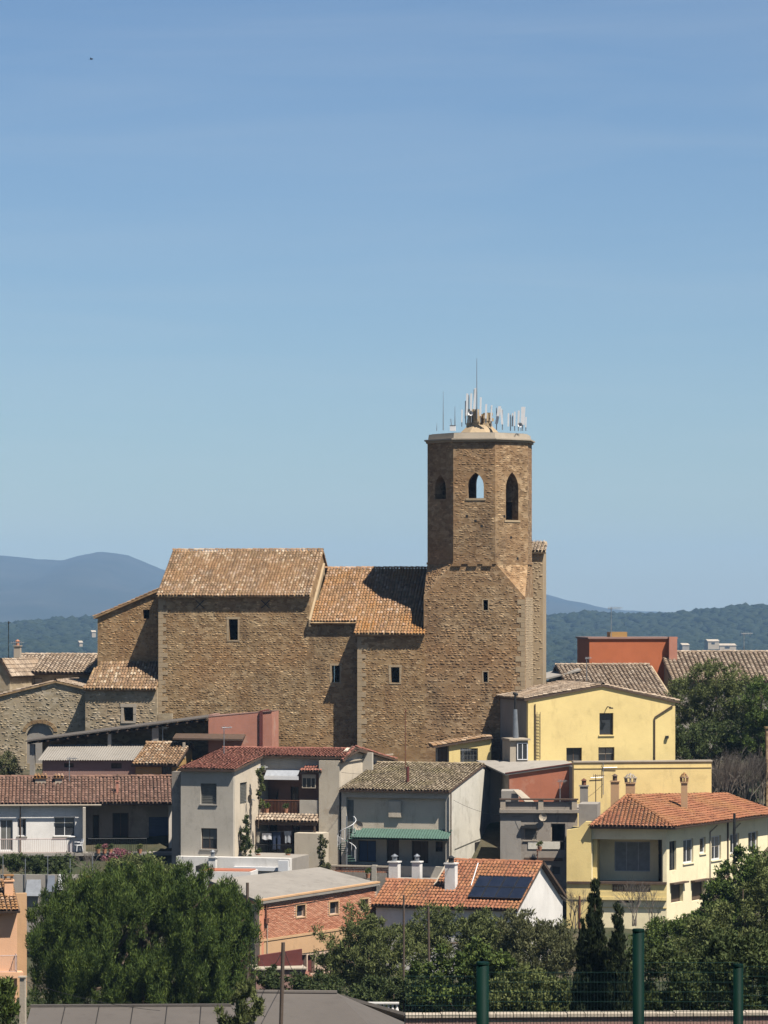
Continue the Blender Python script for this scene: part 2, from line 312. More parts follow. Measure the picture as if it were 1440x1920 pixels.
# ---------------------------------------------------------------- roofs
def tile_roof(parent, fr, poly, mat, pitch=0.23, tl=0.36, name='roof', th=0.12, under=None, jit=1.0):
    """poly: planar 3-D polygon, its first edge is the eave. A deck with every barrel tile on it."""
    poly = [Vector(p) for p in poly]; s = (poly[1] - poly[0]).normalized()
    nrm = Vector((0, 0, 0))
    for i in range(len(poly)): a, b = poly[i], poly[(i + 1) % len(poly)]; nrm += a.cross(b)
    nrm.normalize(); nrm = nrm if nrm.z > 0 else -nrm
    t = nrm.cross(s).normalized(); t = t if t.z >= 0 else -t
    o = poly[0]; p2 = [((p - o).dot(s), (p - o).dot(t)) for p in poly]
    deck = MB(fr).solid(poly, nrm * -th).build(name, under or mat, parent)
    s0, s1 = min(p[0] for p in p2), max(p[0] for p in p2); t0, t1 = min(p[1] for p in p2), max(p[1] for p in p2)
    ns, ntt = max(1, int((s1 - s0) / pitch)), max(1, int((t1 - t0) / tl) + 1); pitch = (s1 - s0) / ns
    S, T = np.meshgrid(s0 + pitch * (np.arange(ns) + 0.5), t0 + tl * (np.arange(ntt) + 0.60)); S, T = S.ravel(), T.ravel()
    colj = np.tile(rng.normal(0, 0.010 * jit, ns), ntt)
    k = inside(p2, S, T) & inside(p2, S, T - .5 * tl); S, T, colj = S[k], T[k], colj[k]; m = len(S)
    if m:
        r = pitch * 0.45; ang = np.linspace(0, math.pi, 6); V = np.empty((m, 12, 3))
        js = colj + rng.normal(0, 0.008 * jit, m); jh = np.abs(rng.normal(0, 0.012 * jit, m)) + .03 * jit * (1 + np.sin(S * .9 + T * .35) * np.sin(T * .8 + 1.3 + S * .2)); ja = rng.normal(0, 0.03 * jit, m)
        tmax = np.array([p[1] for p in p2]).max()
        for e, (dt, rr, lift) in enumerate(((-tl * 0.62, r, 0.045), (tl * 0.55, r * 0.84, 0.0))):
            for q, an in enumerate(ang):
                a = S + js + ja * dt - math.cos(an) * rr; h = lift + jh + math.sin(an) * rr * 0.78 + 0.004
                b = np.minimum(T + dt, tmax + 0.02)
                V[:, e * 6 + q, :] = np.array(o)[None] + a[:, None] * np.array(s) + b[:, None] * np.array(t) + h[:, None] * np.array(nrm)
        base = (np.arange(m) * 12)[:, None, None]
        Q = np.array([[q, q + 1, q + 7, q + 6] for q in range(5)])[None] + base
        np_mesh('roof_tiles', V.reshape(-1, 3), Q.reshape(-1, 4), mat, deck, fr, kind='stuff')
    return deck
def ridge_tiles(parent, fr, a, b, mat, r=0.13, name='ridge_tiles'):
    a, b = Vector(a), Vector(b); n = max(1, int((b - a).length / 0.42)); d = (b - a) / n; dn = d.normalized(); x = dn.cross(Vector((0, 0, 1))).normalized(); y = x.cross(dn)
    V, Q = [], []
    for i in range(n):
        k = len(V); jz = random.uniform(0, 0.02)
        for q, (f, rr) in enumerate(((-0.06, r), (1.02, r * 0.85))):
            for j in range(6):
                t = math.pi * j / 5; V.append(a + d * (i + f) + x * (-math.cos(t) * rr) + y * (math.sin(t) * rr + jz + (0.02 if q == 0 else 0)))
        Q += [[k + j, k + j + 1, k + j + 7, k + j + 6] for j in range(5)]
    return np_mesh(name, np.array([tuple(v) for v in V]), np.array(Q), mat, parent, fr, kind='stuff')
def gable_u(T, fr, u0, u1, v0, vr, v1, ze, zr, mat, oe=0.35, ov=0.2, ze2=None, pitch=0.23, under=None, back=True):
    """ridge along u; roof planes with eave overhang oe and verge overhang ov"""
    m = (zr - ze) / (vr - v0); ze2 = ze if ze2 is None else ze2; m2 = (zr - ze2) / (v1 - vr)
    a = tile_roof(T, fr, [(u0 - ov, v0 - oe, ze - m * oe), (u1 + ov, v0 - oe, ze - m * oe), (u1 + ov, vr, zr), (u0 - ov, vr, zr)], mat, pitch, under=under)
    if back: tile_roof(T, fr, [(u1 + ov, v1 + oe, ze2 - m2 * oe), (u0 - ov, v1 + oe, ze2 - m2 * oe), (u0 - ov, vr + 0.01, zr - 0.004), (u1 + ov, vr + 0.01, zr - 0.004)], mat, pitch, under=under)
    ridge_tiles(a, fr, (u0 - ov, vr, zr + 0.03), (u1 + ov, vr, zr + 0.03), mat); return a
def gable_v(T, fr, u0, ur, u1, v0, v1, ze0, zr, ze1, mat, oe=0.35, ov=0.25, pitch=0.23, under=None):
    """ridge along v (gable faces the viewer)"""
    m0 = (zr - ze0) / (ur - u0); m1 = (zr - ze1) / (u1 - ur)
    a = tile_roof(T, fr, [(u0 - oe, v1 + ov, ze0 - m0 * oe), (u0 - oe, v0 - ov, ze0 - m0 * oe), (ur, v0 - ov, zr), (ur, v1 + ov, zr)], mat, pitch, under=under)
    tile_roof(T, fr, [(u1 + oe, v0 - ov, ze1 - m1 * oe), (u1 + oe, v1 + ov, ze1 - m1 * oe), (ur + 0.01, v1 + ov, zr - 0.004), (ur + 0.01, v0 - ov, zr - 0.004)], mat, pitch, under=under)
    ridge_tiles(a, fr, (ur, v0 - ov, zr + 0.03), (ur, v1 + ov, zr + 0.03), mat); return a
# ---------------------------------------------------------------- walls, openings
def rp(r): a0, a1, b0, b1 = r; return [(a0, b0), (a1, b0), (a1, b1), (a0, b1)]
def arch(r, n=6, point=1.1):
    """pointed arch: two arcs of radius point * width meeting at the apex"""
    a0, a1, b0, b1 = r; w = a1 - a0; rad = w * max(point, .55); th = math.acos((rad - w / 2) / rad); h = rad * math.sin(th); sc = min(1.0, (b1 - b0) * .6 / h); bs = b1 - h * sc; pts = [(a0, b0), (a1, b0)]
    for k in range(n + 1): t = th * k / n; pts.append((a1 - rad + rad * math.cos(t), bs + rad * math.sin(t) * sc))
    for k in range(n - 1, -1, -1): t = th * k / n; pts.append((a0 + rad - rad * math.cos(t), bs + rad * math.sin(t) * sc))
    return pts
def wall(T, fac, poly, mat, holes=(), th=0.35, d0=0.0, name='wall', **kw):
    return MB(fac.fr).slab(fac, poly, [h if isinstance(h, list) else rp(h) for h in holes], d0, d0 + th).build(name, mat, T, **kw)
def shell(T, fr, u0, u1, v0, v1, zb, top, mat, fh=(), rh=(), lh=(), ub=(), vb=(), th=0.35, mats=None, sides='fblr'):
    """four walls under a roof given by top(u,v); ub, vb are break points of the top outline"""
    mats = mats or {}; us = [u0] + sorted(ub) + [u1]; vs = [v0 + th + 0.002] + sorted(vb) + [v1 - th - 0.002]; out = {}
    if 'f' in sides: out['f'] = wall(T, Fac(fr, 'f', v0), [(u0, zb), (u1, zb)] + [(u, top(u, v0)) for u in us[::-1]], mats.get('f', mat), fh, th)
    if 'b' in sides: out['b'] = wall(T, Fac(fr, 'f', v1 - th), [(u0, zb), (u1, zb)] + [(u, top(u, v1)) for u in us[::-1]], mats.get('b', mat), (), th)
    if 'r' in sides: out['r'] = wall(T, Fac(fr, 'r', u1), [(vs[0], zb), (vs[-1], zb)] + [(v, top(u1, v)) for v in vs[::-1]], mats.get('r', mat), rh, th)
    if 'l' in sides: out['l'] = wall(T, Fac(fr, 'l', u0), [(vs[0], zb), (vs[-1], zb)] + [(v, top(u0, v)) for v in vs[::-1]], mats.get('l', mat), lh, th)
    return out
def window(T, fac, r, style='glass', d=0.16, frame='whitepaint', sill=None, mull=1, bar=0.06, name='window', pm=None):
    """frame with pane, shutter or door leaf set back in an opening r = (a0,a1,b0,b1)"""
    a0, a1, b0, b1 = r; e = 0.003; a0 += e; a1 -= e; b0 += e; b1 -= e; f = bar; m = MB(fac.fr)
    m.fbox(fac, a0, a0 + f, b0, b1, d, d + 0.07); m.fbox(fac, a1 - f, a1, b0, b1, d, d + 0.07)
    m.fbox(fac, a0 + f, a1 - f, b0, b0 + f, d, d + 0.07); m.fbox(fac, a0 + f, a1 - f, b1 - f, b1, d, d + 0.07)
    for i in range(mull): a = a0 + (a1 - a0) * (i + 1) / (mull + 1); m.fbox(fac, a - f * 0.4, a + f * 0.4, b0 + f, b1 - f, d + 0.004, d + 0.06)
    w = m.build(name, frame, T)
    if style == 'glass': MB(fac.fr).fbox(fac, a0 + f * 0.5, a1 - f * 0.5, b0 + f * 0.5, b1 - f * 0.5, d + 0.03, d + 0.045).build('pane', pm or 'glass', w); q_ = random.random(); (MB(fac.fr).fbox(fac, a0 + f, a1 - f, b1 - f - (b1 - b0) * (.2 + .5 * q_), b1 - f, d + .008, d + .026).build('blind', ('coping', 'shutter', 'shutterbrown')[int(q_ * 9) % 3], w) if q_ < .6 and name == 'window' else None)
    elif style == 'shutter':
        q = MB(fac.fr); n = max(3, int((b1 - b0) / 0.11)); h = (b1 - b0 - 2 * f) / n
        for i in range(n): z = b0 + f + i * h; q.add([fac.M(a0 + f, z, d + 0.035), fac.M(a1 - f, z, d + 0.035), fac.M(a1 - f, z + h * 0.9, d + 0.012), fac.M(a0 + f, z + h * 0.9, d + 0.012), fac.M(a0 + f, z + h, d + 0.035), fac.M(a1 - f, z + h, d + 0.035)], [(0, 1, 2, 3), (3, 2, 5, 4)])
        q.build('shutter', pm or 'shutter', w, kind='stuff')
    elif style == 'door':
        q = MB(fac.fr); q.fbox(fac, a0 + f, a1 - f, b0 + 0.01, b1 - f, d + 0.02, d + 0.06)
        q.build('leaf', pm or 'wood', w)
    if sill: MB(fac.fr).fbox(fac, a0 - 0.08, a1 + 0.08, b0 - 0.09, b0 - 0.01, -0.08, 0.1).build('sill', sill, w)
    return w
def stones(T, fac, poly, mat, holes=(), rh=(0.11, 0.2), sw=(0.15, 0.42), keep=0.74, proud=(0.0, 0.014), seed=1, name='stones'):
    """irregular coursed rubble standing proud of a wall face, too small to pick apart singly"""
    g = np.random.default_rng(seed); b0 = min(p[1] for p in poly); b1 = max(p[1] for p in poly); a0 = min(p[0] for p in poly); a1 = max(p[0] for p in poly)
    A, B, WW, HH = [], [], [], []; b = b0
    while b < b1:
        h = g.uniform(*rh); a = a0 + g.uniform(-0.3, 0)
        while a < a1:
            w = g.uniform(*sw)
            if g.random() < keep: A.append(a + w / 2); B.append(b + h / 2 + g.normal(0, 0.02)); WW.append(w * 0.5 * g.uniform(.75, .97)); HH.append(h * 0.5 * g.uniform(.65, .95))
            a += w
        b += h
    A, B, WW, HH = map(np.array, (A, B, WW, HH)); k = inside(poly, A, B)
    for sx in (-1, 1):
        for sy in (-1, 1): k &= inside(poly, A + sx * WW, B + sy * HH)
    for h in holes:
        h = h if isinstance(h, list) else rp(h); x0 = min(p[0] for p in h); x1 = max(p[0] for p in h); y0 = min(p[1] for p in h); y1 = max(p[1] for p in h)
        k &= ~((A + WW > x0 - .02) & (A - WW < x1 + .02) & (B + HH > y0 - .02) & (B - HH < y1 + .02))
    A, B, WW, HH = A[k], B[k], WW[k], HH[k]; m = len(A)
    if not m: return
    D = g.uniform(*proud, m); V = np.empty((m, 8, 3)); sh = g.normal(0, 0.12, m)
    for e in (0, 1):
        for q, (x, y) in enumerate(((-1, -1), (1, -1), (1, 1), (-1, 1))):
            f = 1.0 if e == 0 else 0.78
            a = A + x * WW * f * g.uniform(.82, 1.06, m); bb = B + y * HH * f * g.uniform(.75, 1.06, m) + x * WW * sh; d = (np.full(m, 0.03) if e == 0 else -D * g.uniform(.6, 1.2, m))
            p = fac.M(a, bb, d); V[:, e * 4 + q, :] = np.stack([np.broadcast_to(c, m) for c in p], 1)
    Q = np.array([[4, 5, 6, 7], [0, 1, 5, 4], [1, 2, 6, 5], [2, 3, 7, 6], [3, 0, 4, 7]])[None] + (np.arange(m) * 8)[:, None, None]
    return np_mesh(name, V.reshape(-1, 3), Q.reshape(-1, 4), mat + '_rubble' if mat + '_rubble' in MATS else mat, T, fac.fr, kind='stuff')
def quoins(T, fac, a, side, b0, b1, mat='ashlar', seed=1):
    """alternating dressed corner blocks up an edge; side +1 when the wall lies to the right of a"""
    g = random.Random(seed); b = b0; i = 0
    while b < b1 - .2:
        h = g.uniform(.26, .42); w = (g.uniform(.5, .75) if i % 2 else g.uniform(.28, .4)); x0, x1 = (a, a + w) if side > 0 else (a - w, a)
        MB(fac.fr).fbox(fac, x0 + (.0 if side > 0 else .012), x1 - (.012 if side > 0 else .0), b + .01, min(b + h, b1) - .006, -g.uniform(.018, .03), .05).build('quoin', mat, T); b += h; i += 1
def bricks(T, fac, poly, mat, holes=(), bw=0.29, bh=0.075, seed=3):
    g = np.random.default_rng(seed); xs = [p[0] for p in poly]; ys = [p[1] for p in poly]; A, B = [], []
    for i in range(int((max(ys) - min(ys)) / bh)):
        for j in range(int((max(xs) - min(xs)) / bw) + 1): A.append(min(xs) + (j + 0.5 * (i % 2)) * bw); B.append(min(ys) + (i + .5) * bh)
    A, B = np.array(A), np.array(B); k = inside(poly, A - bw * .46, B) & inside(poly, A + bw * .46, B) & inside(poly, A, B + bh * .5)
    for h in holes: k &= ~((A + bw / 2 > h[0]) & (A - bw / 2 < h[1]) & (B + bh / 2 > h[2]) & (B - bh / 2 < h[3]))
    A, B = A[k], B[k]; m = len(A); V = np.empty((m, 8, 3)); D = g.uniform(0.006, 0.02, m)
    for e in (0, 1):
        for q, (x, y) in enumerate(((-1, -1), (1, -1), (1, 1), (-1, 1))):
            p = fac.M(A + x * bw * .46, B + y * bh * .40, (0.02 if e == 0 else -D)); V[:, e * 4 + q, :] = np.stack([np.broadcast_to(c, m) for c in p], 1)
    Q = np.array([[4, 5, 6, 7], [0, 1, 5, 4], [1, 2, 6, 5], [2, 3, 7, 6], [3, 0, 4, 7]])[None] + (np.arange(m) * 8)[:, None, None]
    return np_mesh('bricks', V.reshape(-1, 3), Q.reshape(-1, 4), mat, T, fac.fr, kind='stuff')
def surround(T, fac, r, mat, w=0.16, proud=0.03, sill=True):
    """dressed stones round an opening: jamb blocks, lintel and sill, each a piece of its own"""
    a0, a1, b0, b1 = r; n = max(2, int((b1 - b0) / 0.4)); h = (b1 - b0) / n
    for s in (0, 1):
        for i in range(n):
            ww = w * random.uniform(.8, 1.5); x0, x1 = (a0 - ww, a0) if s == 0 else (a1, a1 + ww)
            MB(fac.fr).fbox(fac, x0, x1, b0 + i * h + .008, b0 + (i + 1) * h - .008, -proud * random.uniform(.7, 1.2), 0.1).build('stone', mat, T)
    MB(fac.fr).fbox(fac, a0 - w * 1.3, a1 + w * 1.3, b1 + .006, b1 + w * 1.3, -proud, 0.1).build('stone', mat, T)
    if sill: MB(fac.fr).fbox(fac, a0 - w, a1 + w, b0 - w * .8, b0 - .006, -proud * 1.3, 0.1).build('stone', mat, T)
def railing(T, fr, pts, h, mat, step=0.12, r=0.012, name='railing'):
    m = MB(fr)
    for a, b in zip(pts[:-1], pts[1:]):
        a, b = Vector(a), Vector(b); up = Vector((0, 0, h)); m.cyl(a + up, b + up, r * 1.8, n=5); m.cyl(a + up * .06, b + up * .06, r * 1.3, n=4); n = max(1, int((b - a).length / step))
        for i in range(n + 1): p = a + (b - a) * (i / n); m.cyl(p, p + up, r, n=4, cap=False)
    return m.build(name, mat, T)
def chimney(T, fr, u, v, z0, z1, w, d, mat, cap='slab', capmat='brick'):
    """masonry shaft with a proud collar and an open cap"""
    c = MB(fr).box(u - w / 2, u + w / 2, v - d / 2, v + d / 2, z0, z1).build('chimney', mat, T)
    e = 0.06; MB(fr).box(u - w / 2 - e, u + w / 2 + e, v - d / 2 - e, v + d / 2 + e, z1 + .001, z1 + 0.08).build('collar', mat, c)
    k = MB(fr)
    if cap == 'slab':
        for sx in (-1, 1):
            for sy in (-1, 1): k.box(u + sx * w * .36 - .05, u + sx * w * .36 + .05, v + sy * d * .36 - .05, v + sy * d * .36 + .05, z1 + .08, z1 + .3)
        k.box(u - w / 2 - .04, u + w / 2 + .04, v - d / 2 - .04, v + d / 2 + .04, z1 + .301, z1 + .37)
    elif cap == 'arched':
        for i in range(8):
            t = i * math.pi / 4; x, y = u + math.cos(t) * w * .55, v + math.sin(t) * d * .55
            k.cyl((x, y, z1 + .08), (u + math.cos(t) * w * .62, v + math.sin(t) * d * .62, z1 + .4), .05, .05, 5); k.cyl((u + math.cos(t) * w * .62, v + math.sin(t) * d * .62, z1 + .38), (u + math.cos(t) * w * .28, v + math.sin(t) * d * .28, z1 + .62), .05, .04, 5)
        k.prism([(u + math.cos(i * math.pi / 4) * w * .75, v + math.sin(i * math.pi / 4) * d * .75) for i in range(8)], z1 + .36, z1 + .42)
        k.cyl((u, v, z1 + .55), (u, v, z1 + .72), .14, .05, 6)
    else:
        k.cyl((u, v, z1 + .08), (u, v, z1 + .4), w * .28, w * .28, 8); k.cyl((u, v, z1 + .4), (u, v, z1 + .55), w * .42, .03, 8)
    k.build('chimney_cap', capmat, c); return c
# ---------------------------------------------------------------- plants
def leaves(C, RR, n, l, w, up=0.3, out=0.6, seed=0, flat=0.5, zst=1.0):
    """C clump centres (k,3) with radii RR (k,): n blades on each clump's surface"""
    g = np.random.default_rng(seed); k = len(C); c = np.repeat(C, n, 0); rr = np.repeat(RR, n)
    d = g.normal(size=(k * n, 3)); d /= np.linalg.norm(d, axis=1)[:, None]; p = c + d * (rr * g.uniform(.35, 1.05, k * n))[:, None] * np.array([1, 1, zst])
    ax = d * out + np.array([0, 0, up]) + g.normal(0, .45, (k * n, 3)); ax /= np.linalg.norm(ax, axis=1)[:, None]
    sd = np.cross(ax, d + g.normal(0, flat, (k * n, 3))); sd /= (np.linalg.norm(sd, axis=1)[:, None] + 1e-6)
    sz = g.uniform(.6, 1.35, k * n)[:, None]; ll, ww = ax * l * sz, sd * w * sz
    V = np.stack([p - ll * .5 - ww * .25, p - ll * .1 + ww * .5 - ll * 0, p + ll * .5, p - ll * .1 - ww * .5], 1)
    return V.reshape(-1, 3), np.arange(k * n * 4).reshape(-1, 4)
def clumps(blobs, n, cr, seed=0, surf=0.55, zmin=None):
    """n clump centres spread through ellipsoids (cx,cy,cz,rx,ry,rz), most of them near the surface"""
    g = np.random.default_rng(seed); vol = np.array([b[3] * b[4] * b[5] for b in blobs]) ** .75; cnt = np.maximum(1, (n * vol / vol.sum()).astype(int)); out = []
    for b, m in zip(blobs, cnt):
        d = g.normal(size=(m, 3)); d /= np.linalg.norm(d, axis=1)[:, None]; rad = surf + (1 - surf) * g.random(m) ** .6
        lump = 1 + .22 * np.sin(d[:, 0] * 6 + seed) * np.sin(d[:, 1] * 5 + b[0]) + .18 * np.sin(d[:, 2] * 7 + b[1] + seed) * np.cos(d[:, 0] * 4)
        out.append(np.array(b[:3]) + d * (rad * lump)[:, None] * np.array(b[3:6]))
    C = np.concatenate(out)
    if zmin is not None: C = C[C[:, 2] > zmin]
    return C, g.uniform(.6, 1.3, len(C)) * cr
def plant(name, label, cat, base, blobs, n, per, cr, l, w, mat, up=0.3, out=0.6, seed=0, trunk=0.2, bark='bark', group=None, surf=.55, limbs=7, part='crown', zmin=None, zst=1.0):
    """blobs relative to the base point; crown of small blades plus tapered trunk and limbs"""
    b = Vector(base); fr = Fr(x=b.x, Y=b.y, deg=0); T = thing(name, label, cat, fr, 0, 0, b.z, group)
    BB = [(x, y, z + b.z, rx, ry, rz) for x, y, z, rx, ry, rz in blobs]; C, RR = clumps(BB, n, cr, seed, surf, zmin)
    V, Q = leaves(C, RR, per, l, w, up, out, seed + 1, .5, zst); np_mesh(part, V, Q, mat, T, fr)
    top = max(q[2] + q[5] * .5 for q in BB); m = MB(fr); g = random.Random(seed); cx = sum(q[0] for q in BB) / len(BB); cy = sum(q[1] for q in BB) / len(BB)
    if trunk:
        pts = [Vector((0, 0, b.z - .3))]; k = 5
        for i in range(1, k + 1): f = i / k; pts.append(Vector((cx * f + g.uniform(-.15, .15) * trunk * 4, cy * f, b.z - .3 + (top - b.z) * f)))
        for i in range(k): m.cyl(pts[i], pts[i + 1], trunk * (1 - .8 * i / k), trunk * (1 - .8 * (i + 1) / k), 7)
        for i in range(limbs):
            s = pts[1 + g.randrange(k - 1)]; e = Vector(C[g.randrange(len(C))]); mid = s.lerp(e, .5) + Vector((0, 0, -.1)); m.cyl(s, mid, trunk * .4, trunk * .25, 5); m.cyl(mid, e, trunk * .25, trunk * .08, 5)
        m.build('trunk', bark, T)
    return T
def twigs(name, label, cat, base, h, spread, n, mat, seed=0, r=0.03, group=None, depth=3):
    """bare branching shrub or tree"""
    g = random.Random(seed); b = Vector(base); fr = Fr(x=b.x, Y=b.y, deg=0); T = thing(name, label, cat, fr, 0, 0, b.z, group); tr, tw = MB(fr), MB(fr)
    def grow(p, d, ln, rad, lev):
        q = p + d * ln; (tr if lev == 0 else tw).cyl(p, q, rad, rad * .65, 5 if lev < 2 else 3, cap=False)
        if lev >= depth: return
        for _ in range(3 if lev < depth - 1 else 4):
            e = (d + Vector((g.gauss(0, .38) * spread, g.gauss(0, .38) * spread, g.uniform(-.05, .35)))).normalized(); grow(p + (q - p) * g.uniform(.55, 1), e, ln * g.uniform(.6, .85), rad * .6, lev + 1)
    for i in range(n): d = Vector((g.gauss(0, .22) * spread, g.gauss(0, .22) * spread, 1)).normalized(); grow(Vector((g.gauss(0, .1), g.gauss(0, .1), b.z - .2)), d, h * .38, r, 0)
    tr.build('trunk', mat, T); tw.build('twigs', mat, T, kind='stuff'); return T
# ---------------------------------------------------------------- land
GP = [(-60, -1.5), (0, -1.8), (12, -2.6), (22, -4.6), (40, -8), (70, -13), (105, -17.5), (150, -20.0), (185, -22), (203, -23.2), (212, -22.6), (219, -21.6), (226, -19.8), (233, -17.6), (240, -14.4), (247, -12.4), (260, -11.6), (285, -12), (310, -16), (360, -28), (500, -50), (900, -72), (1900, -82), (2300, -70), (3000, -40), (4000, 0), (4600, -25), (6000, -70), (10400, -80)]
HT = [(-400, 1158), (0, 1157), (180, 1157), (500, 1156), (800, 1155), (1025, 1156), (1090, 1150), (1200, 1151), (1300, 1150), (1380, 1149), (1440, 1147), (1700, 1142), (2200, 1150)]
GY, GZ = zip(*GP); HX, HY = zip(*HT)
def gz(x, y):
    x = np.asarray(x, float); y = np.asarray(y, float); z = np.interp(y, GY, GZ)
    far = np.clip((y - 2000) / 2000, 0, 1) * np.clip((6000 - y) / 1800, 0, 1)
    px = 720 + x / np.maximum(y, 1) * FPX; top = (HZ - np.interp(px, HX, HY)) / FPX * 4000 - 8.0
    z = z + far ** 2 * top + far * (6 * np.sin(x * .011 + y * .004) + 4 * np.sin(x * .023 - y * .007))
    near = np.exp(-((y - 60) / 60) ** 2); z = z + near * 0.25 * np.sin(x * .35 + y * .2) + .12 * np.sin(x * .7) * np.sin(y * .5) * (y < 400)
    return z
def gzs(x, y): return float(gz(x, y))
ys = np.concatenate([np.arange(-60, 330, 3.0), np.geomspace(330, 10400, 110)]); fx = np.linspace(-1, 1, 121); fx = np.sign(fx) * np.abs(fx) ** 1.6
XX = fx[None, :] * np.clip(60 + ys * .55, 80, 2850)[:, None]; YY = np.repeat(ys[:, None], 121, 1); ZZ = gz(XX, YY); n0, n1 = XX.shape
I = np.arange(n0 * n1).reshape(n0, n1); Q = np.stack([I[:-1, :-1], I[:-1, 1:], I[1:, 1:], I[1:, :-1]], -1).reshape(-1, 4)
gnd = np_mesh('ground', np.stack([XX, YY, ZZ], -1).reshape(-1, 3), Q, 'earth', None, smooth=True, kind='structure')
# forest on the far slope: one wood that reads as one mass
def blob_forest(name, N, y0, y1, size, mat, seed, wx=1.15, **kw):
    g = np.random.default_rng(seed); y = y0 + (y1 - y0) * g.random(N) ** .8; x = (g.random(N) * 2 - 1) * y * 720 / FPX * wx
    z = gz(x, y); s = size * g.uniform(.6, 1.4, N) * (.75 + .25 * y / y1)
    ph = (1 + 5 ** .5) / 2; ico = np.array([(-1, ph, 0), (1, ph, 0), (-1, -ph, 0), (1, -ph, 0), (0, -1, ph), (0, 1, ph), (0, -1, -ph), (0, 1, -ph), (ph, 0, -1), (ph, 0, 1), (-ph, 0, -1), (-ph, 0, 1)]) / 1.9
    fc = np.array([(0, 11, 5), (0, 5, 1), (0, 1, 7), (0, 7, 10), (0, 10, 11), (1, 5, 9), (5, 11, 4), (11, 10, 2), (10, 7, 6), (7, 1, 8), (3, 9, 4), (3, 4, 2), (3, 2, 6), (3, 6, 8), (3, 8, 9), (4, 9, 5), (2, 4, 11), (6, 2, 10), (8, 6, 7), (9, 8, 1)])
    V = ico[None] * s[:, None, None] * g.uniform(.7, 1.25, (N, 12, 1)); V[:, :, 2] *= .8; V += np.stack([x, y, z + s * .5], -1)[:, None, :]
    return np_mesh(name, V.reshape(-1, 3), (fc[None] + (np.arange(N) * 12)[:, None, None]).reshape(-1, 3), mat, None, **kw)
blob_forest('forest', 15000, 2050, 4150, 6.5, 'forest', 5, kind='stuff', label='dense dark evergreen wood covering the far slope behind the town', cat='forest')
# blue mountains
MS = [(-900, 1075), (-500, 1060), (-250, 1050), (-60, 1037), (0, 1041), (60, 1047), (112, 1052), (150, 1041), (193, 1034), (235, 1040), (275, 1055), (310, 1070), (380, 1082), (500, 1092), (700, 1098), (900, 1104), (1020, 1113), (1060, 1124), (1140, 1141), (1200, 1146), (1300, 1150), (1440, 1158), (2000, 1170)]
mxp, myp = zip(*MS); rows = []
pxs = np.linspace(-900, 2000, 240)
for j, (Yr, f) in enumerate(((5600, 0), (6400, .28), (7200, .55), (8000, .8), (8800, 1.0), (9500, .75), (10300, 0.1))):
    X = (pxs - 720) / FPX * 8800; top = (HZ - np.interp(pxs, mxp, myp)) / FPX * 8800
    nz = np.array([noise.fractal((x * .004, Yr * .004, 1), 1.0, 2.0, 5) for x in X]) * 26 * (1 - abs(f - .5) * .6) * (f < 1) + np.array([noise.fractal((x * .02, 3, 1), 1.0, 2.0, 4) for x in X]) * 2.5
    rows.append(np.stack([X * (.86 + .14 * Yr / 8800), np.full_like(X, Yr), -85 + (top + 85) * f + nz], -1))
V = np.concatenate(rows); n1 = len(pxs); I = np.arange(len(V)).reshape(-1, n1); Q = np.stack([I[:-1, :-1], I[:-1, 1:], I[1:, 1:], I[1:, :-1]], -1).reshape(-1, 4)
np_mesh('hills', V, Q, 'mountain', None, smooth=True, kind='structure')
# the air: even pale haze round everything
hb = MB().box(-2950, 2950, -150, 10500, -150, 215).build('haze', 'dark', None, kind='stuff', label='thin blue haze lying over the far slopes', cat='haze')
hm = bpy.data.materials.new('haze'); hm.use_nodes = True; hm.node_tree.nodes.clear(); ho = hm.node_tree.nodes.new('ShaderNodeOutputMaterial'); hv = hm.node_tree.nodes.new('ShaderNodeVolumePrincipled')
hv.inputs['Color'].default_value = (0.28, 0.47, 0.74, 1); hv.inputs['Density'].default_value = 0.00008; hv.inputs['Anisotropy'].default_value = 0.0
hm.node_tree.links.new(hv.outputs[0], ho.inputs['Volume']); hb.data.materials.clear(); hb.data.materials.append(hm)
# ---------------------------------------------------------------- church
fr = Fr(297, 252, 8); zb = -13.0
CH = thing('church', 'large brown rubble-stone church with tiled roofs and an octagonal bell tower', 'church', fr, 6, 5, zb)
F0 = Fac(fr, 'f', 0.0)
u1 = fr.u(580, 0); vr = 6.0; zeN = fr.z(1117, 3, -.35) + .15; zr = fr.z(1032, 6, vr); mN = (zr - zeN) / (vr + .0)
topN = lambda u, v: (zeN + mN * v if v < vr else zr - mN * (v - vr))
h1 = F0.rect(429, 1161, 446, 1200)
shell(CH, fr, 0, u1, 0, 12, zb, topN, 'stone', fh=[h1], vb=[vr], th=.6)
stones(CH, F0, [(0, zb + 3), (u1, zb + 3), (u1, zeN - .1), (0, zeN - .1)], 'stone', [h1], seed=11)
surround(CH, F0, h1, 'ashlar', .14, .02)
gable_u(CH, fr, 0, u1, 0, vr, 12, zeN, zr, 'tile_church', .38, .12, under='stone')
wall(CH, Fac(fr, 'f', -.02), [(0.05, zeN - .32), (u1 - .05, zeN - .32), (u1 - .05, zeN - .18), (.05, zeN - .18)], 'ashlar', (), .06, -.1, name='eave_course')
for px in (375, 498):
    a, b = F0.ab(px, 1133); MB(fr).cyl((a - .32, -.05, b + .3), (a + .32, -.05, b - .3), .035).cyl((a + .32, -.06, b + .3), (a - .32, -.06, b - .3), .035).build('tie_anchor', 'darkmetal', CH)
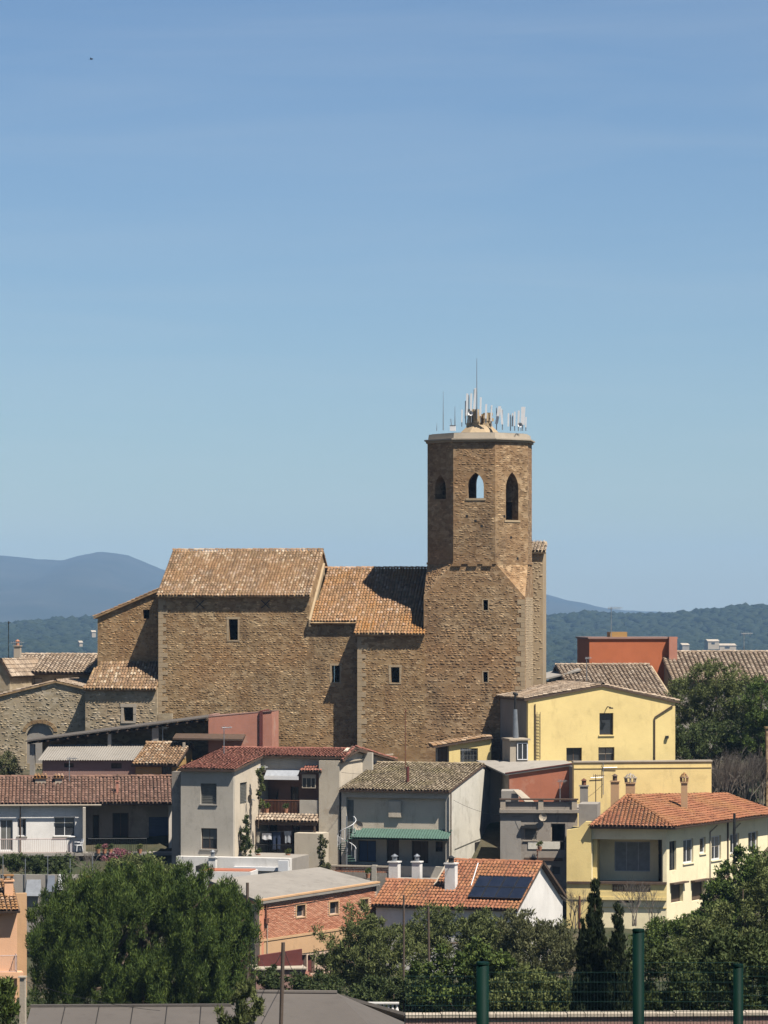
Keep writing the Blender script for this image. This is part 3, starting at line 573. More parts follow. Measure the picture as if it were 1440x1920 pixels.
# mid nave B and projecting chapel C under one roof plane
vR = 6.5; uB1 = fr.u(668, 0); zB = fr.z(1168, u1 + 2, -.35); zRB = fr.z(1066, u1 + 4, vR); mB = (zRB - zB) / (vR + .35); vC = -1.4
topB = lambda u, v: (zB + mB * (v + .35) if v < vR else zRB - mB * (v - vR)) - .06
uC0 = fr.u(670, vC); uC1 = fr.u(797, vC); h2 = F0.rect(622, 1248, 637, 1279); FC = Fac(fr, 'f', vC); h3 = FC.rect(733, 1251, 749, 1280)
wall(CH, F0, [(u1 + .002, zb), (uC0 - .002, zb), (uC0 - .002, topB(0, 0)), (u1 + .002, topB(0, 0))], 'stone', [h2], .6)
stones(CH, F0, [(u1, zb + 3), (uC0 - .05, zb + 3), (uC0 - .05, topB(0, 0) - .1), (u1, topB(0, 0) - .1)], 'stone', [h2], seed=12)
wall(CH, FC, [(uC0, zb), (uC1, zb), (uC1, topB(0, vC)), (uC0, topB(0, vC))], 'stone', [h3], .6)
stones(CH, FC, [(uC0, zb + 3), (uC1, zb + 3), (uC1, topB(0, vC) - .1), (uC0, topB(0, vC) - .1)], 'stone', [h3], seed=13)
surround(CH, FC, h3, 'ashlar', .13, .02); surround(CH, F0, h2, 'ashlar', .12, .015)
wall(CH, Fac(fr, 'l', uC0), [(vC + .602, zb), (13, zb), (13, topB(0, 13)), (vR, topB(0, vR)), (vC + .602, topB(0, vC + .602))], 'stone', (), .6)
wall(CH, Fac(fr, 'f', 12.4), [(u1 + .01, zb), (uC1 + 4, zb), (uC1 + 4, topB(0, 12.4)), (u1 + .01, topB(0, 12.4))], 'stone', (), .6)
eC = vC - .36; zz = lambda v: zB + mB * (v + .35)
rb = tile_roof(CH, fr, [(uC0 - .25, eC, zz(eC)), (uC1 + .02, eC, zz(eC)), (uC1 + .02, vR, zRB), (u1 + .42, vR, zRB), (u1 + .12, -.36, zz(-.36)), (uC0 - .25, -.36, zz(-.36))], 'tile_amber', .23, under='stone')
tile_roof(CH, fr, [(uC1 + .02, 13.4, zRB - mB * (13.4 - vR)), (u1 + .1, 13.4, zRB - mB * (13.4 - vR)), (u1 + .1, vR + .01, zRB), (uC1 + .02, vR + .01, zRB)], 'tile_amber', .23, under='stone')
ridge_tiles(rb, fr, (u1 + .1, vR, zRB + .03), (uC1, vR, zRB + .03), 'tile_amber')
MB(fr).solid([(u1 + .004, -.3, zz(-.3) - .3), (u1 + .004, vR, zRB - .1), (u1 + .004, vR, zRB + .42), (u1 + .004, -.3, zz(-.3) + .2)], (.16, 0, 0)).build('flashing', 'ashlar', CH)
# tower
vT = -1.36; sT = 3.13; wT = sT * (1 + math.sqrt(2)); uT = fr.u(794.5, vT); cu, cv = uT + wT / 2, vT + wT / 2
z0 = fr.z(1120, uT + 4, vT); z1 = fr.z(1056, uT + 4, vT); z2 = fr.z(824, uT + 4, vT)
TW = MB(fr).box(uT + .65, uT + wT - .65, vT + .65, vT + wT - .65, z0 - 1.2, z0 - 1).build('bell_tower', 'stone_tower', CH, label='tall octagonal stone bell tower on a square base')
FT = Fac(fr, 'f', vT); hs = [FT.rect(906, 1125, 915, 1144), FT.rect(906, 1260, 914.5, 1279)]
wall(TW, FT, [(uT, zb), (uT + wT, zb), (uT + wT, z0), (uT, z0)], 'stone_tower', hs, .7)
stones(TW, FT, [(uT, zb + 3), (uT + wT - .02, zb + 3), (uT + wT - .02, z0), (uT, z0)], 'stone_tower', hs, seed=14, sw=(.16, .48), rh=(.11, .23), proud=(.0, .022))
for h in hs: surround(TW, FT, h, 'ashlar', .07, .012)
FRT = Fac(fr, 'r', uT + wT); rpoly = [(vT + .702, zb), (vT + wT - .702, zb), (vT + wT - .702, z0), (vT + .702, z0)]
wall(TW, FRT, [(vT + .702, zb), (vT + wT, zb), (vT + wT, z0), (vT + .702, z0)], 'ashlar', (), .7); stones(TW, FRT, [(vT + .1, zb + 8), (vT + wT, zb + 8), (vT + wT, z0), (vT + .1, z0)], 'ashlar', (), seed=15, proud=(.004, .02), keep=.5)
wall(TW, Fac(fr, 'l', uT), [(vT + .702, zb), (vT + wT, zb), (vT + wT, z0), (vT + .702, z0)], 'stone_tower', (), .7)
wall(TW, Fac(fr, 'f', vT + wT - .7), [(uT + .702, zb), (uT + wT - .702, zb), (uT + wT - .702, z0), (uT + .702, z0)], 'stone_tower', (), .7)
# octagon corner points, then the broach from square to octagon
def octa(r): return [(cu + r / math.cos(R(22.5)) * math.sin(R(a)), cv - r / math.cos(R(22.5)) * math.cos(R(a))) for a in (-22.5, 22.5, 67.5, 112.5, 157.5, 202.5, 247.5, 292.5)]
O = octa(wT / 2); sq = [(uT, vT), (uT + wT, vT), (uT + wT, vT + wT), (uT, vT + wT)]
m = MB(fr); vs = [(*p, z0) for p in sq] + [(*p, z1) for p in O]
m.add(vs, [(0, 1, 5, 4), (1, 6, 5), (1, 2, 7, 6), (2, 8, 7), (2, 3, 9, 8), (3, 10, 9), (3, 0, 11, 10), (0, 4, 11), (4, 5, 6, 7, 8, 9, 10, 11), (3, 2, 1, 0)])
m.build('broach', 'stone_tower', TW)
for tri, sd_ in (((vs[1], vs[6], vs[5]), 17), ((vs[0], vs[4], vs[11]), 18), ((vs[1], vs[7], vs[6]), 19)):
    o_, p_, q_ = map(Vector, tri); t_ = ((p_ + q_) / 2 - o_).normalized(); s_ = (p_ - q_).normalized(); t_ = (t_ - s_ * t_.dot(s_)).normalized(); n_ = s_.cross(t_); n_ = n_ if n_.dot(Vector((o_.x - cu, o_.y - cv, 0))) > 0 else -n_
    stones(TW, PlaneFac(fr, o_, s_, t_, n_), [((c - o_).dot(s_), (c - o_).dot(t_)) for c in (o_, p_, q_)], 'stone_tower', (), seed=sd_, keep=.85, proud=(.0, .05))
stones(TW, FT, [(uT + .1, z0 + .02), (uT + wT - .1, z0 + .02), (uT + wT - 2.35, z1), (uT + 2.35, z1)], 'stone_tower', (), seed=16)
m = MB(fr); m.prism(octa(wT / 2 + .07), z1 - .06, z1 + .10); m.build('string_course', 'stone_tower', TW)
for k in range(8):
    a, b = O[k - 1 if k else 7], O[k]; a, b = O[(k + 7) % 8], O[k]
    phi = -45 + 45 * k - 0 if False else 45 * k - 0
for k in range(8):
    phi = 45.0 * k; a = O[k]; b = O[(k + 1) % 8]                 # face k has its outward normal phi degrees right of the front
    w = fr.W((a[0], a[1], 0)); f8 = Fr(x=w.x, Y=w.y, deg=8 - phi); fc = Fac(f8, 'f', 0.0); hs8 = []
    if k == 0: hs8 = [arch(fc.rect(877, 886, 907, 934), 5, 1.0)]
    elif k == 1: hs8 = [arch(fc.rect(948.5, 885, 972, 975), 5, 1.3)]
    elif k == 7: hs8 = [arch(fc.rect(815, 890, 836, 936), 5, 1.1)]
    elif k == 4: hs8 = [arch((sT * .5 - .5, sT * .5 + .68, fr.z(935, cu, cv) + .1, fr.z(880, cu, cv) + .2), 5, 1.2)]
    elif k in (3, 5): hs8 = [arch((sT * .5 - .6, sT * .5 + .6, fr.z(940, cu, cv), fr.z(885, cu, cv)), 5, 1.2)]
    wall(TW, fc, [(0, z1 + .101), (sT, z1 + .101), (sT, z2), (0, z2)], 'stone_tower', hs8, .75)
    if k in (0, 1, 2, 6, 7): stones(TW, fc, [(.0, z1 + .12), (sT, z1 + .12), (sT, z2 - .05), (.0, z2 - .05)], 'stone_tower', hs8, seed=20 + k, sw=(.16, .45))
    for h in hs8[:1]:
        if k in (0, 1): a0 = min(p[0] for p in h); a1 = max(p[0] for p in h); b0 = min(p[1] for p in h); MB(f8).fbox(fc, a0 - .15, a1 + .15, b0 - .16, b0 - .01, -.05, .5).build('sill', 'ashlar', TW)
    if k in (0, 1):
        for q in range(3): x = sT * (.3 + .2 * q) + random.uniform(-.1, .1); zq = z1 + 3.4 - 1.2 * q * (k + .3); MB(f8).fbox(fc, x - .09, x + .09, zq, zq + .18, -.012, .05).build('putlog_hole', 'dark', TW)
for q, x in enumerate((uT + 3.3, uT + 4.4, uT + 2.1)): MB(fr).box(x, x + .7, vT - .12, vT - .055, z1 - .22, z1 - .05).build('ledge_stone', 'stone_tower', TW)
MB(fr).prism(octa(wT / 2 + .24), z2 - .0, z2 + .10).build('cornice', 'coping', TW)
MB(fr).prism(octa(wT / 2 + .12), z2 - .16, z2 - .004).build('cornice', 'ashlar', TW)
MB(fr).prism(octa(wT / 2 - .04), z2 + .101, z2 + .5, octa(wT / 2 - .1)).build('parapet', 'coping', TW)
MB(fr).prism(octa(wT / 2 - .3), z2 + .501, z2 + .54).build('roof_slab', 'concrete', TW); MB(fr).prism(octa(1.55), z2 + .541, z2 + 1.25, octa(.85)).build('tower_roof', 'ashlar', TW)
g = random.Random(4)
for i in range(6):                                            # stump of a rubble lantern
    t = R(60 * i + 15); x, y = cu + .72 * math.cos(t), cv + .72 * math.sin(t); zz0 = z2 + 1.15; hgt = g.uniform(.95, 1.35)
    m = MB(fr)
    for j in range(5): rr = g.uniform(.22, .32); m.prism([(x + rr * math.cos(q * 1.05 + j) * g.uniform(.8, 1.2), y + rr * math.sin(q * 1.05 + j) * g.uniform(.8, 1.2)) for q in range(6)], zz0 + hgt * j / 5, zz0 + hgt * (j + 1) / 5 + .02)
    m.build('pier', 'stone_pale', TW)
MB(fr).prism([(cu + .55 * math.cos(R(45 * i)), cv + .55 * math.sin(R(45 * i))) for i in range(8)], z2 + 1.2, z2 + 2.0, [(cu + .45 * math.cos(R(45 * i)), cv + .45 * math.sin(R(45 * i))) for i in range(8)]).build('lantern_core', 'stone_tower', TW)
# stair turret behind the right side with its little roof, and the drain pipes
ua = uT + wT - 1.5; ub = fr.u(1022, vT + 8.2); va, vb = vT + wT - 1.2, vT + wT + 1.6; zt = fr.z(1036, ub, va)
m = MB(fr).box(ua, ub, va, vb, zb, zt).build('stair_turret', 'ashlar', CH)
stones(m, Fac(fr, 'f', va), [(ua, zb + 8), (ub, zb + 8), (ub, zt), (ua, zt)], 'ashlar', (), seed=31, proud=(.004, .025), keep=.6)
tile_roof(m, fr, [(ua - .2, va - .25, zt + .02), (ub + .25, va - .25, zt + .02), (ub + .05, vb, zt + .9), (ua - .2, vb, zt + .9)], 'tile_grey', .25, under='ashlar')
pb = fr.u(1014, vT + 6); 
for px, y0, y1 in ((1004, 1050, 1300), (1017, 1040, 1140)):
    u_ = uT + wT + .06; v_ = fr.v(px, u_); MB(fr).cyl((u_, v_, fr.z(y0, u_, v_)), (u_, v_, fr.z(y1, u_, v_)), .05).build('drain_pipe', 'wood', CH)
quoins(CH, F0, 0.0, 1, zb + 4, zeN - .3, 'ashlar', 1); quoins(CH, FC, uC0, 1, zb + 3, topB(0, vC) - .3, 'ashlar', 2); quoins(TW, FT, uT + wT, -1, zb + 3, z0 - .1, 'ashlar', 3)
# side aisle E, lean-to F
vE = 2.2; uE0 = fr.u(183, vE); zE0 = fr.z(1157, uE0, vE); zE1 = fr.z(1104, 0, vE); FE = Fac(fr, 'f', vE); hE = FE.rect(268, 1143, 280, 1160)
topE = lambda u, v: zE0 + (zE1 - zE0) * (u - uE0) / (-uE0)
shell(CH, fr, uE0, -.002, vE, 10, zb, topE, 'stone', fh=[hE], th=.6, sides='fbl')
stones(CH, FE, [(uE0, zb + 3), (0, zb + 3), (0, zE1 - .1), (uE0, zE0 - .1)], 'stone', [hE], seed=32)
mE = (zE1 - zE0) / (-uE0); tile_roof(CH, fr, [(uE0 - .3, 10.2, zE0 - .3 * mE + .1), (uE0 - .3, vE - .2, zE0 - .3 * mE + .1), (-.01, vE - .2, zE1 + .1), (-.01, 10.2, zE1 + .1)], 'tile_church', under='stone')
vF = -.5; uF0 = fr.u(160, vF); FF = Fac(fr, 'f', vF); MB(fr).box(-.012, 1.2, vF + .12, -.002, zb, fr.z(1338, 0, vF), .06).build('buttress', 'stone_pale', CH); zF = fr.z(1289, -2, vF); hF = FF.rect(232, 1326, 250, 1352); zF1 = fr.z(1243, -2, vE)
topF = lambda u, v: zF + (zF1 - zF) * (v - vF) / (vE - vF)
uF1 = fr.u(322, vF)
wall(CH, FF, [(uF0, zb), (-.01, zb), (-.01, zF), (uF0, zF)], 'stone_pale', [hF], .48)
stones(CH, FF, [(uF0, zb + 2), (-.03, zb + 2), (-.03, zF - .1), (uF0, zF - .1)], 'stone_pale', [hF], seed=33, proud=(.0, .03), sw=(.18, .5), rh=(.12, .24))
surround(CH, FF, hF, 'coping', .2, .05); wall(CH, Fac(fr, 'l', uF0), [(vF + .5, zb), (vE + 1, zb), (vE + 1, zF1), (vF + .5, topF(0, vF + .5))], 'stone', (), .4)
mF = (zF1 - zF) / (vE - vF); tile_roof(CH, fr, [(uF0 - .15, vF - .3, zF - .3 * mF + .04), (-.02, vF - .3, zF - .3 * mF + .04), (-.02, vE, zF1 + .04), (uF0 + .6, vE, zF1 + .04)], 'tile_church', under='stone')
# antennas on the tower top: every one a thing of its own
zp = z2 + .62
def antenna(name, label, px, py0, py1, v, build):
    u = fr.u(px, v); T = thing(name, label, 'antenna', fr, u, v, fr.z(py1, u, v), 'antennas on the bell tower'); build(T, u, v, fr.z(py0, u, v), fr.z(py1, u, v)); return T
def whip(r): return lambda T, u, v, a, b: (MB(fr).cyl((u, v, b), (u, v, b + (a - b) * .45), r * 1.5, r * 1.2).build('mast', 'galv', T), MB(fr).cyl((u, v, b + (a - b) * .45), (u, v, a), r, r * .5).build('whip', 'galv', T))
def panel(w, tilt=0.0, n=1):
    w *= 1.5
    def f(T, u, v, a, b):
        MB(fr).cyl((u, v, b), (u, v, a - .1), .04).build('mast', 'galv', T)
        for i in range(n):
            x = u + .22 * (i - (n - 1) / 2) * 1.4; o = MB(fr); h0 = b + (a - b) * .25
            o.add([(x - w / 2, v - .14 + 0, h0), (x + w / 2, v - .14, h0), (x + w / 2 + tilt, v - .14, a), (x - w / 2 + tilt, v - .14, a), (x - w / 2, v - .03, h0), (x + w / 2, v - .03, h0), (x + w / 2 + tilt, v - .03, a), (x - w / 2 + tilt, v - .03, a)], [(0, 1, 2, 3), (7, 6, 5, 4), (0, 4, 5, 1), (1, 5, 6, 2), (2, 6, 7, 3), (3, 7, 4, 0)]).build('panel', 'whitepaint', T)
            MB(fr).box(x - .03, x + .03, v - .03, v + .03, h0 + .2, h0 + .28).build('bracket', 'darkmetal', T)
    return f
def dish(rad):
    def f(T, u, v, a, b):
        MB(fr).cyl((u, v, b), (u, v, a), .035).build('mast', 'galv', T); o = MB(fr); n = 10; c = Vector((u - .05, v - .2, a)); vs = [c + Vector((0, .12, 0))]
        for ring, (rr, dd) in enumerate(((rad * .55, .08), (rad, 0))):
            for i in range(n): t = 2 * math.pi * i / n; vs.append(c + Vector((rr * math.cos(t), dd, rr * math.sin(t))))
        o.add(vs, [(0, 1 + (i + 1) % n, 1 + i) for i in range(n)] + [(1 + i, 1 + (i + 1) % n, 11 + (i + 1) % n, 11 + i) for i in range(n)]).build('reflector', 'whitepaint', T)
        MB(fr).cyl(c + Vector((0, .1, 0)), c + Vector((0, -.3, 0)), .03).build('feed', 'darkmetal', T)
    return f
vc = cv
antenna('mast_antenna', 'tallest thin dark mast rising above the bell tower', 894, 672, 785, vc - .9, whip(.035))
antenna('whip_antenna', 'thin white whip antenna at the left edge of the tower top', 831, 734, 807, vc - 1.5, whip(.025))
antenna('rod_antenna', 'short stub rod left of the white whip on the tower top', 819, 793, 808, vc - 1.2, whip(.02))
antenna('panel_antenna', 'white panel antenna left of the stone lantern stump, beside the dish', 879, 738, 793, vc - 1.3, panel(.09, .05, 2))
antenna('panel_antenna', 'slim white panel antenna just behind the tallest mast', 889, 728, 790, vc + .9, panel(.1, .12))
antenna('dish_antenna', 'small white dish antenna at the left of the lantern stump', 884, 775, 792, vc - 1.5, dish(.2))
antenna('grid_antenna', 'pale tilted frame antenna right of the lantern stump', 931, 762, 806, vc - 1.2, panel(.14, .25))
antenna('stub_antenna', 'short grey antenna pair between the frame and the right panels', 957, 775, 808, vc - 1.0, panel(.07, .02, 2))
antenna('panel_antenna', 'large white panel antenna at the right edge of the tower top', 980, 763, 808, vc - 1.4, panel(.2, .06))
antenna('panel_antenna', 'narrow panel antenna just left of the large right edge panel', 972, 770, 808, vc - .6, panel(.09, .04))
antenna('dish_antenna', 'tiny white dish low at the right edge of the tower top', 977, 797, 808, vc - 2.2, dish(.18))
for i_, (px, y0, y1, dv, w_, tl_, lab) in enumerate(((866, 768, 800, -1.6, .06, .03, 'short pale antenna on the left slope of the tower cap'), (873, 752, 796, -1.1, .07, .02, 'slim pale panel antenna left of the paired panels'), (901, 745, 792, -1.2, .08, .03, 'pale panel antenna rising from the middle of the lantern stump'), (911, 758, 794, -1.3, .08, .04, 'short pale panel antenna at the right of the lantern stump'), (921, 760, 800, -.6, .06, .05, 'thin pale antenna between the stump and the tilted frame'), (942, 766, 806, -1.5, .1, -.1, 'pale frame antenna leaning left beside the tilted frame'), (965, 772, 808, -1.2, .07, .02, 'thin white antenna left of the right edge panels'), (986, 782, 808, -.4, .06, .02, 'short white rod at the far right of the tower top'))):
    antenna('panel_antenna', lab, px, y0, y1, vc + dv, panel(w_, tl_))
def cab(T, u, v, a, b): MB(fr).box(u - .2, u + .2, v - .15, v + .15, b, a).build('cabinet', 'whitepaint', T); MB(fr).cyl((u - .1, v, a), (u - .15, v, a + .5), .03).build('mast', 'galv', T); MB(fr).box(u - .22, u + .22, v - .17, v + .17, a + .001, a + .03).build('lid', 'galv', T)
antenna('antenna_cabinet', 'small white equipment box standing near the left whip antenna', 849, 798, 808, vc - 2.4, cab)
antenna('lattice_antenna', 'faint slanted rod antenna behind the white equipment box', 853, 762, 806, vc + .5, whip(.03))
# ---------------------------------------------------------------- houses on the left
def lin(fr, pts):
    """plane through three frame points -> height function"""
    a, b, c = map(Vector, pts); n = (b - a).cross(c - a); return lambda u, v: a.z - (n.x * (u - a.x) + n.y * (v - a.y)) / n.z
def gtop(v0, vr, v1, ze, zr, ze2=None):
    ze2 = ze if ze2 is None else ze2
    return lambda u, v: (ze + (zr - ze) * (v - v0) / (vr - v0) if v < vr else zr - (zr - ze2) * (v - vr) / (v1 - vr)) - .06
# G: pale stone barn with a low gable, blind arch
f = Fr(160, 253.5, 8); zb = -14; G = thing('stone_barn', 'pale rubble barn with a low gable and a bricked-up arch, far left', 'house', f, -4, 4, zb)
fc = Fac(f, 'f', 0.0); u0 = f.u(-40, 0); u1 = f.u(161, 0) ; ur = f.u(105, 0); z0, z1, zr = f.z(1313, u0, 0), f.z(1290, u1, 0), f.z(1277, ur, 0)
tg = lambda u, v: (z0 + (zr - z0) * (u - u0) / (ur - u0) if u < ur else zr - (zr - z1) * (u - ur) / (u1 - ur)) - .05
ah = arch(fc.rect(49, 1356, 101, 1432), 6, .55)
shell(G, f, u0, u1, 0, 9, zb, tg, 'stone_pale', fh=[ah], ub=[ur], th=.5)
stones(G, fc, [(u0, zb + 1), (u1, zb + 1), (u1, z1 - .1), (ur, zr - .1), (u0, z0 - .1)], 'stone_pale', [ah], seed=41, keep=.5, proud=(.004, .03))
wall(G, Fac(f, 'f', .22), [(p[0], p[1]) for p in fc_in] if False else [(min(p[0] for p in ah) - .1, zb), (max(p[0] for p in ah) + .1, zb), (max(p[0] for p in ah) + .1, max(p[1] for p in ah) + .1), (min(p[0] for p in ah) - .1, max(p[1] for p in ah) + .1)], 'concrete', (), .2, name='arch_infill')
n = 9; a0, a1 = min(p[0] for p in ah), max(p[0] for p in ah); am = (a0 + a1) / 2; bt = max(p[1] for p in ah); w2 = (a1 - a0) / 2
for i in range(n):
    t0, t1 = math.pi * (1 - i / n), math.pi * (1 - (i + .94) / n); hh = w2 * .62
    q = [(am + (w2 + e) * math.cos(t), bt - hh + (hh + e) * math.sin(t)) for e, t in ((0, t0), (.28, t0), (.28, t1), (0, t1))]; MB(f).slab(fc, q, (), -.04, .1).build('voussoir', 'stone', G)
gable_v(G, f, u0, ur, u1, 0, 9, z0, zr, z1, 'tile_grey', .1, .15, under='stone')
# H: low house behind with tiled roof
f = Fr(20, 262, 8); zb = -13; H = thing('low_stone_house', 'low stone house with tiled roof behind the pale barn, beside the church aisle', 'house', f, 3, 3, zb)
u1 = f.u(192, 0); ze = f.z(1259, 2, 0); zr = f.z(1228, 3, 3.6); fc = Fac(f, 'f', 0.0); hh = fc.rect(49, 1271, 79, 1291)
shell(H, f, 0, u1, 0, 7.2, zb, gtop(0, 3.6, 7.2, ze, zr), 'stone_pale', fh=[hh], vb=[3.6]); window(H, fc, hh, 'glass', frame='wood')
gable_u(H, f, 0, u1, 0, 3.6, 7.2, ze, zr, 'tile_grey', .4, .1, pitch=.3, under='wood')
chimney(H, f, f.u(33, 1.2), 1.2, ze - .2, f.z(1212, 0, 1.2), .5, .5, 'coping', 'none')
def tv_antenna(label, px, py0, py1, Y, w=.5, rot=0.0, n=6, mat='galv', foot=0.0):
    f = Fr(px, Y, rot); zt, z0 = f.z(py0, 0, 0), f.z(py1, 0, 0); T = thing('tv_antenna', label, 'antenna', f, 0, 0, z0, 'television aerials on the roofs')
    MB(f).cyl((0, 0, z0 - foot), (0, 0, zt), .035, .03).build('mast', mat, T); m = MB(f); zz_ = zt - .1; m.cyl((-w * .3, -.05, zz_), (w, .05, zz_ + .03), .022)
    for i in range(n): x = -w * .25 + i * w * 1.2 / n; m.cyl((x, -.28, zz_), (x, .28, zz_), .014, n=4); m.cyl((x, 0, zz_ - .14), (x, 0, zz_ + .14), .014, n=4)
    m.build('aerial', mat, T); return T
tv_antenna('television aerial with white grids on the chimney, far left', 26, 1203, 1218, 261.5, .8, 5)
tv_antenna('thin dark rod aerial left of the chimney, far left', 16, 1165, 1240, 263, .15, 0, 2, 'darkmetal', 3)
# far-left gable end
f = Fr(18, 258, 20); zb = -13; A = thing('stone_gable_house', 'narrow stone gable end cut by the left edge of the picture', 'house', f, -3, 3, zb)
u0 = f.u(-70, 0); uq = f.u(4, 0); zA, zP = f.z(1262, 0, 0), f.z(1238, uq, 0); ta = lambda u, v: (zA + (zP - zA) * (u - 0) / (uq - 0) if u > uq else zP - (zP - zA) * (uq - u) / (uq - u0)) - .04
shell(A, f, u0, 0, 0, 6, zb, ta, 'stone_pale', ub=[uq]); gable_v(A, f, u0, uq, 0, 0, 6, zA, zP, zA, 'tile_grey', .2, .15, under='wood')
# I: long lean-to with pink end wall
f = Fr(60, 246, 6); zb = -14.5; S = thing('open_shed', 'long open shed with a thin sloping roof on posts and a pink end wall', 'shed', f, 6, 2, zb)
uA, uB, uC_ = f.u(62, 0), f.u(390, 0), f.u(487, 0); zA, zB_ = f.z(1389, 0, 0), f.z(1346, uB, 0); mz = (zB_ - zA) / (uB - uA); zS = lambda u: zA + mz * (u - uA); zC = f.z(1335, uC_, 0)
top = MB(f).solid([(uA - .5, -.4, zS(uA - .5)), (uB + .02, -.4, zS(uB)), (uB + .02, 3.6, zS(uB) + .12), (uA - .5, 3.6, zS(uA - .5) + .12)], (0, 0, .09)).build('roof', 'greyroof', S)
for i in range(19):
    u = uA - .3 + (uB - uA + .3) * i / 18; MB(f).box(u - .06, u + .06, -.35, 3.5, zS(u) - .2, zS(u) - .03).build('rafter', 'wood', S)
MB(f).solid([(uA, 3.3, zb), (uB, 3.3, zb), (uB, 3.3, zS(uB) - .22), (uA, 3.3, zS(uA) - .22)], (0, .3, 0)).build('back_wall', 'stone', S)
for u, w_ in ((f.u(291, 0), .5), (f.u(60, 0), .35), (f.u(205, 0), .25)): MB(f).box(u - w_ / 2, u + w_ / 2, .0, .4, zb, zS(u - w_ / 2) - .21).build('post', 'concrete', S)
wall(S, Fac(f, 'f', 0.0), [(uB + .03, zb), (uC_, zb), (uC_, zC), (uB + .03, zS(uB) + .1)], 'pink', (), .3); FS = f.u(510, .0)
MB(f).box(uC_ + .001, uC_ + .22, -.15, 3.6, zb, zC + .1).build('pier', 'maroon', S)
wall(S, Fac(f, 'f', 0.05), [(uC_ + .222, zb), (FS, zb), (FS, zC + .02), (uC_ + .222, zC + .02)], 'pink', (), .3)
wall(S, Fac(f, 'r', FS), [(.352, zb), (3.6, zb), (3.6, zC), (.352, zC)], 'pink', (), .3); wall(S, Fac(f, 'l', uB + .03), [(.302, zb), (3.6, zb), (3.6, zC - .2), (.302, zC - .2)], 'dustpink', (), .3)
MB(f).solid([(uB + .03, -.02, zS(uB) + .12), (FS, -.02, zC + .12), (FS, 3.6, zC + .05), (uB + .03, 3.6, zS(uB) + .12)], (0, 0, -.06)).build('roof', 'dustpink', S)
# beam roof piece in front of the pink wall
a, b = f.uz(325, 1377, -1.2), f.uz(456, 1379, -1.2); MB(f).solid([(a[0], -1.5, a[1] - .25), (b[0], -1.5, b[1] - .25), (b[0], -.02, b[1] + .05), (a[0], -.02, a[1] + .05)], (0, 0, -.12)).build('canopy', 'wood', S)
# J/K: house with pale sheet roof and dusty pink wall
f = Fr(80, 242, 5); zb = -16; K = thing('sheet_roofed_house', 'low dusty pink house under a pale grey sheet roof', 'house', f, 3, 3, zb)
u1 = f.u(262, 0); zl, zr_ = f.z(1424, 0, 0), f.z(1424, u1, 0); zbk = f.z(1397, 3, 4.2); fc = Fac(f, 'f', 0.0); hk = [fc.rect(120, 1431, 138, 1439), fc.rect(208, 1431, 228, 1441)]
tk = lin(f, [(0, 0, zl), (u1, 0, zr_), (u1, 4.2, zbk)]); shell(K, f, 0, u1, 0, 4.2, zb, lambda u, v: tk(u, v) - .05, 'dustpink', fh=hk)
for h in hk: window(K, fc, h, 'shutter', frame='wood', pm='shutterbrown')
m = MB(f); n = 46; e0, e1 = -.35, u1 + .9
for i in range(n):
    a, b = e0 + (e1 - e0) * i / n, e0 + (e1 - e0) * (i + 1) / n; c = (a + b) / 2
    for (x, y, hx, hy) in ((a, c, 0, .045), (c, b, .045, 0)): m.add([(x, -.3, tk(x, -.3) + hx), (y, -.3, tk(y, -.3) + hy), (y, 4.3, tk(y, 4.3) + hy), (x, 4.3, tk(x, 4.3) + hx)], [(0, 1, 2, 3)])
m.build('roof', 'flatroof', K)
# L: ochre house
f = Fr(262, 240.7, 10); zb = -16; Lh = thing('ochre_house', 'small ochre house with an amber tiled roof left of the grey house', 'house', f, 1.5, 2, zb)
u0, u1 = f.u(254, 0), f.u(327, 0); ze, zr = f.z(1432, 1, 0), f.z(1394, 2, 4.2); fc = Fac(f, 'f', 0.0); hl = fc.rect(303, 1434, 322, 1464)
shell(Lh, f, u0, u1, 0, 5.6, zb, gtop(0, 4.2, 5.6, ze, zr, zr - .4), 'ochre', fh=[hl], vb=[4.2]); window(Lh, fc, hl, 'glass', frame='wood')
gable_u(Lh, f, u0, u1, 0, 4.2, 5.6, ze, zr, 'tile_church', .3, .25, ze2=zr - .4, under='wood'); MB(f).box(f.u(343, 3), f.u(347, 3), 2.9, 3.1, zr - 1, f.z(1392, 2, 3)).build('flue', 'coping', Lh)
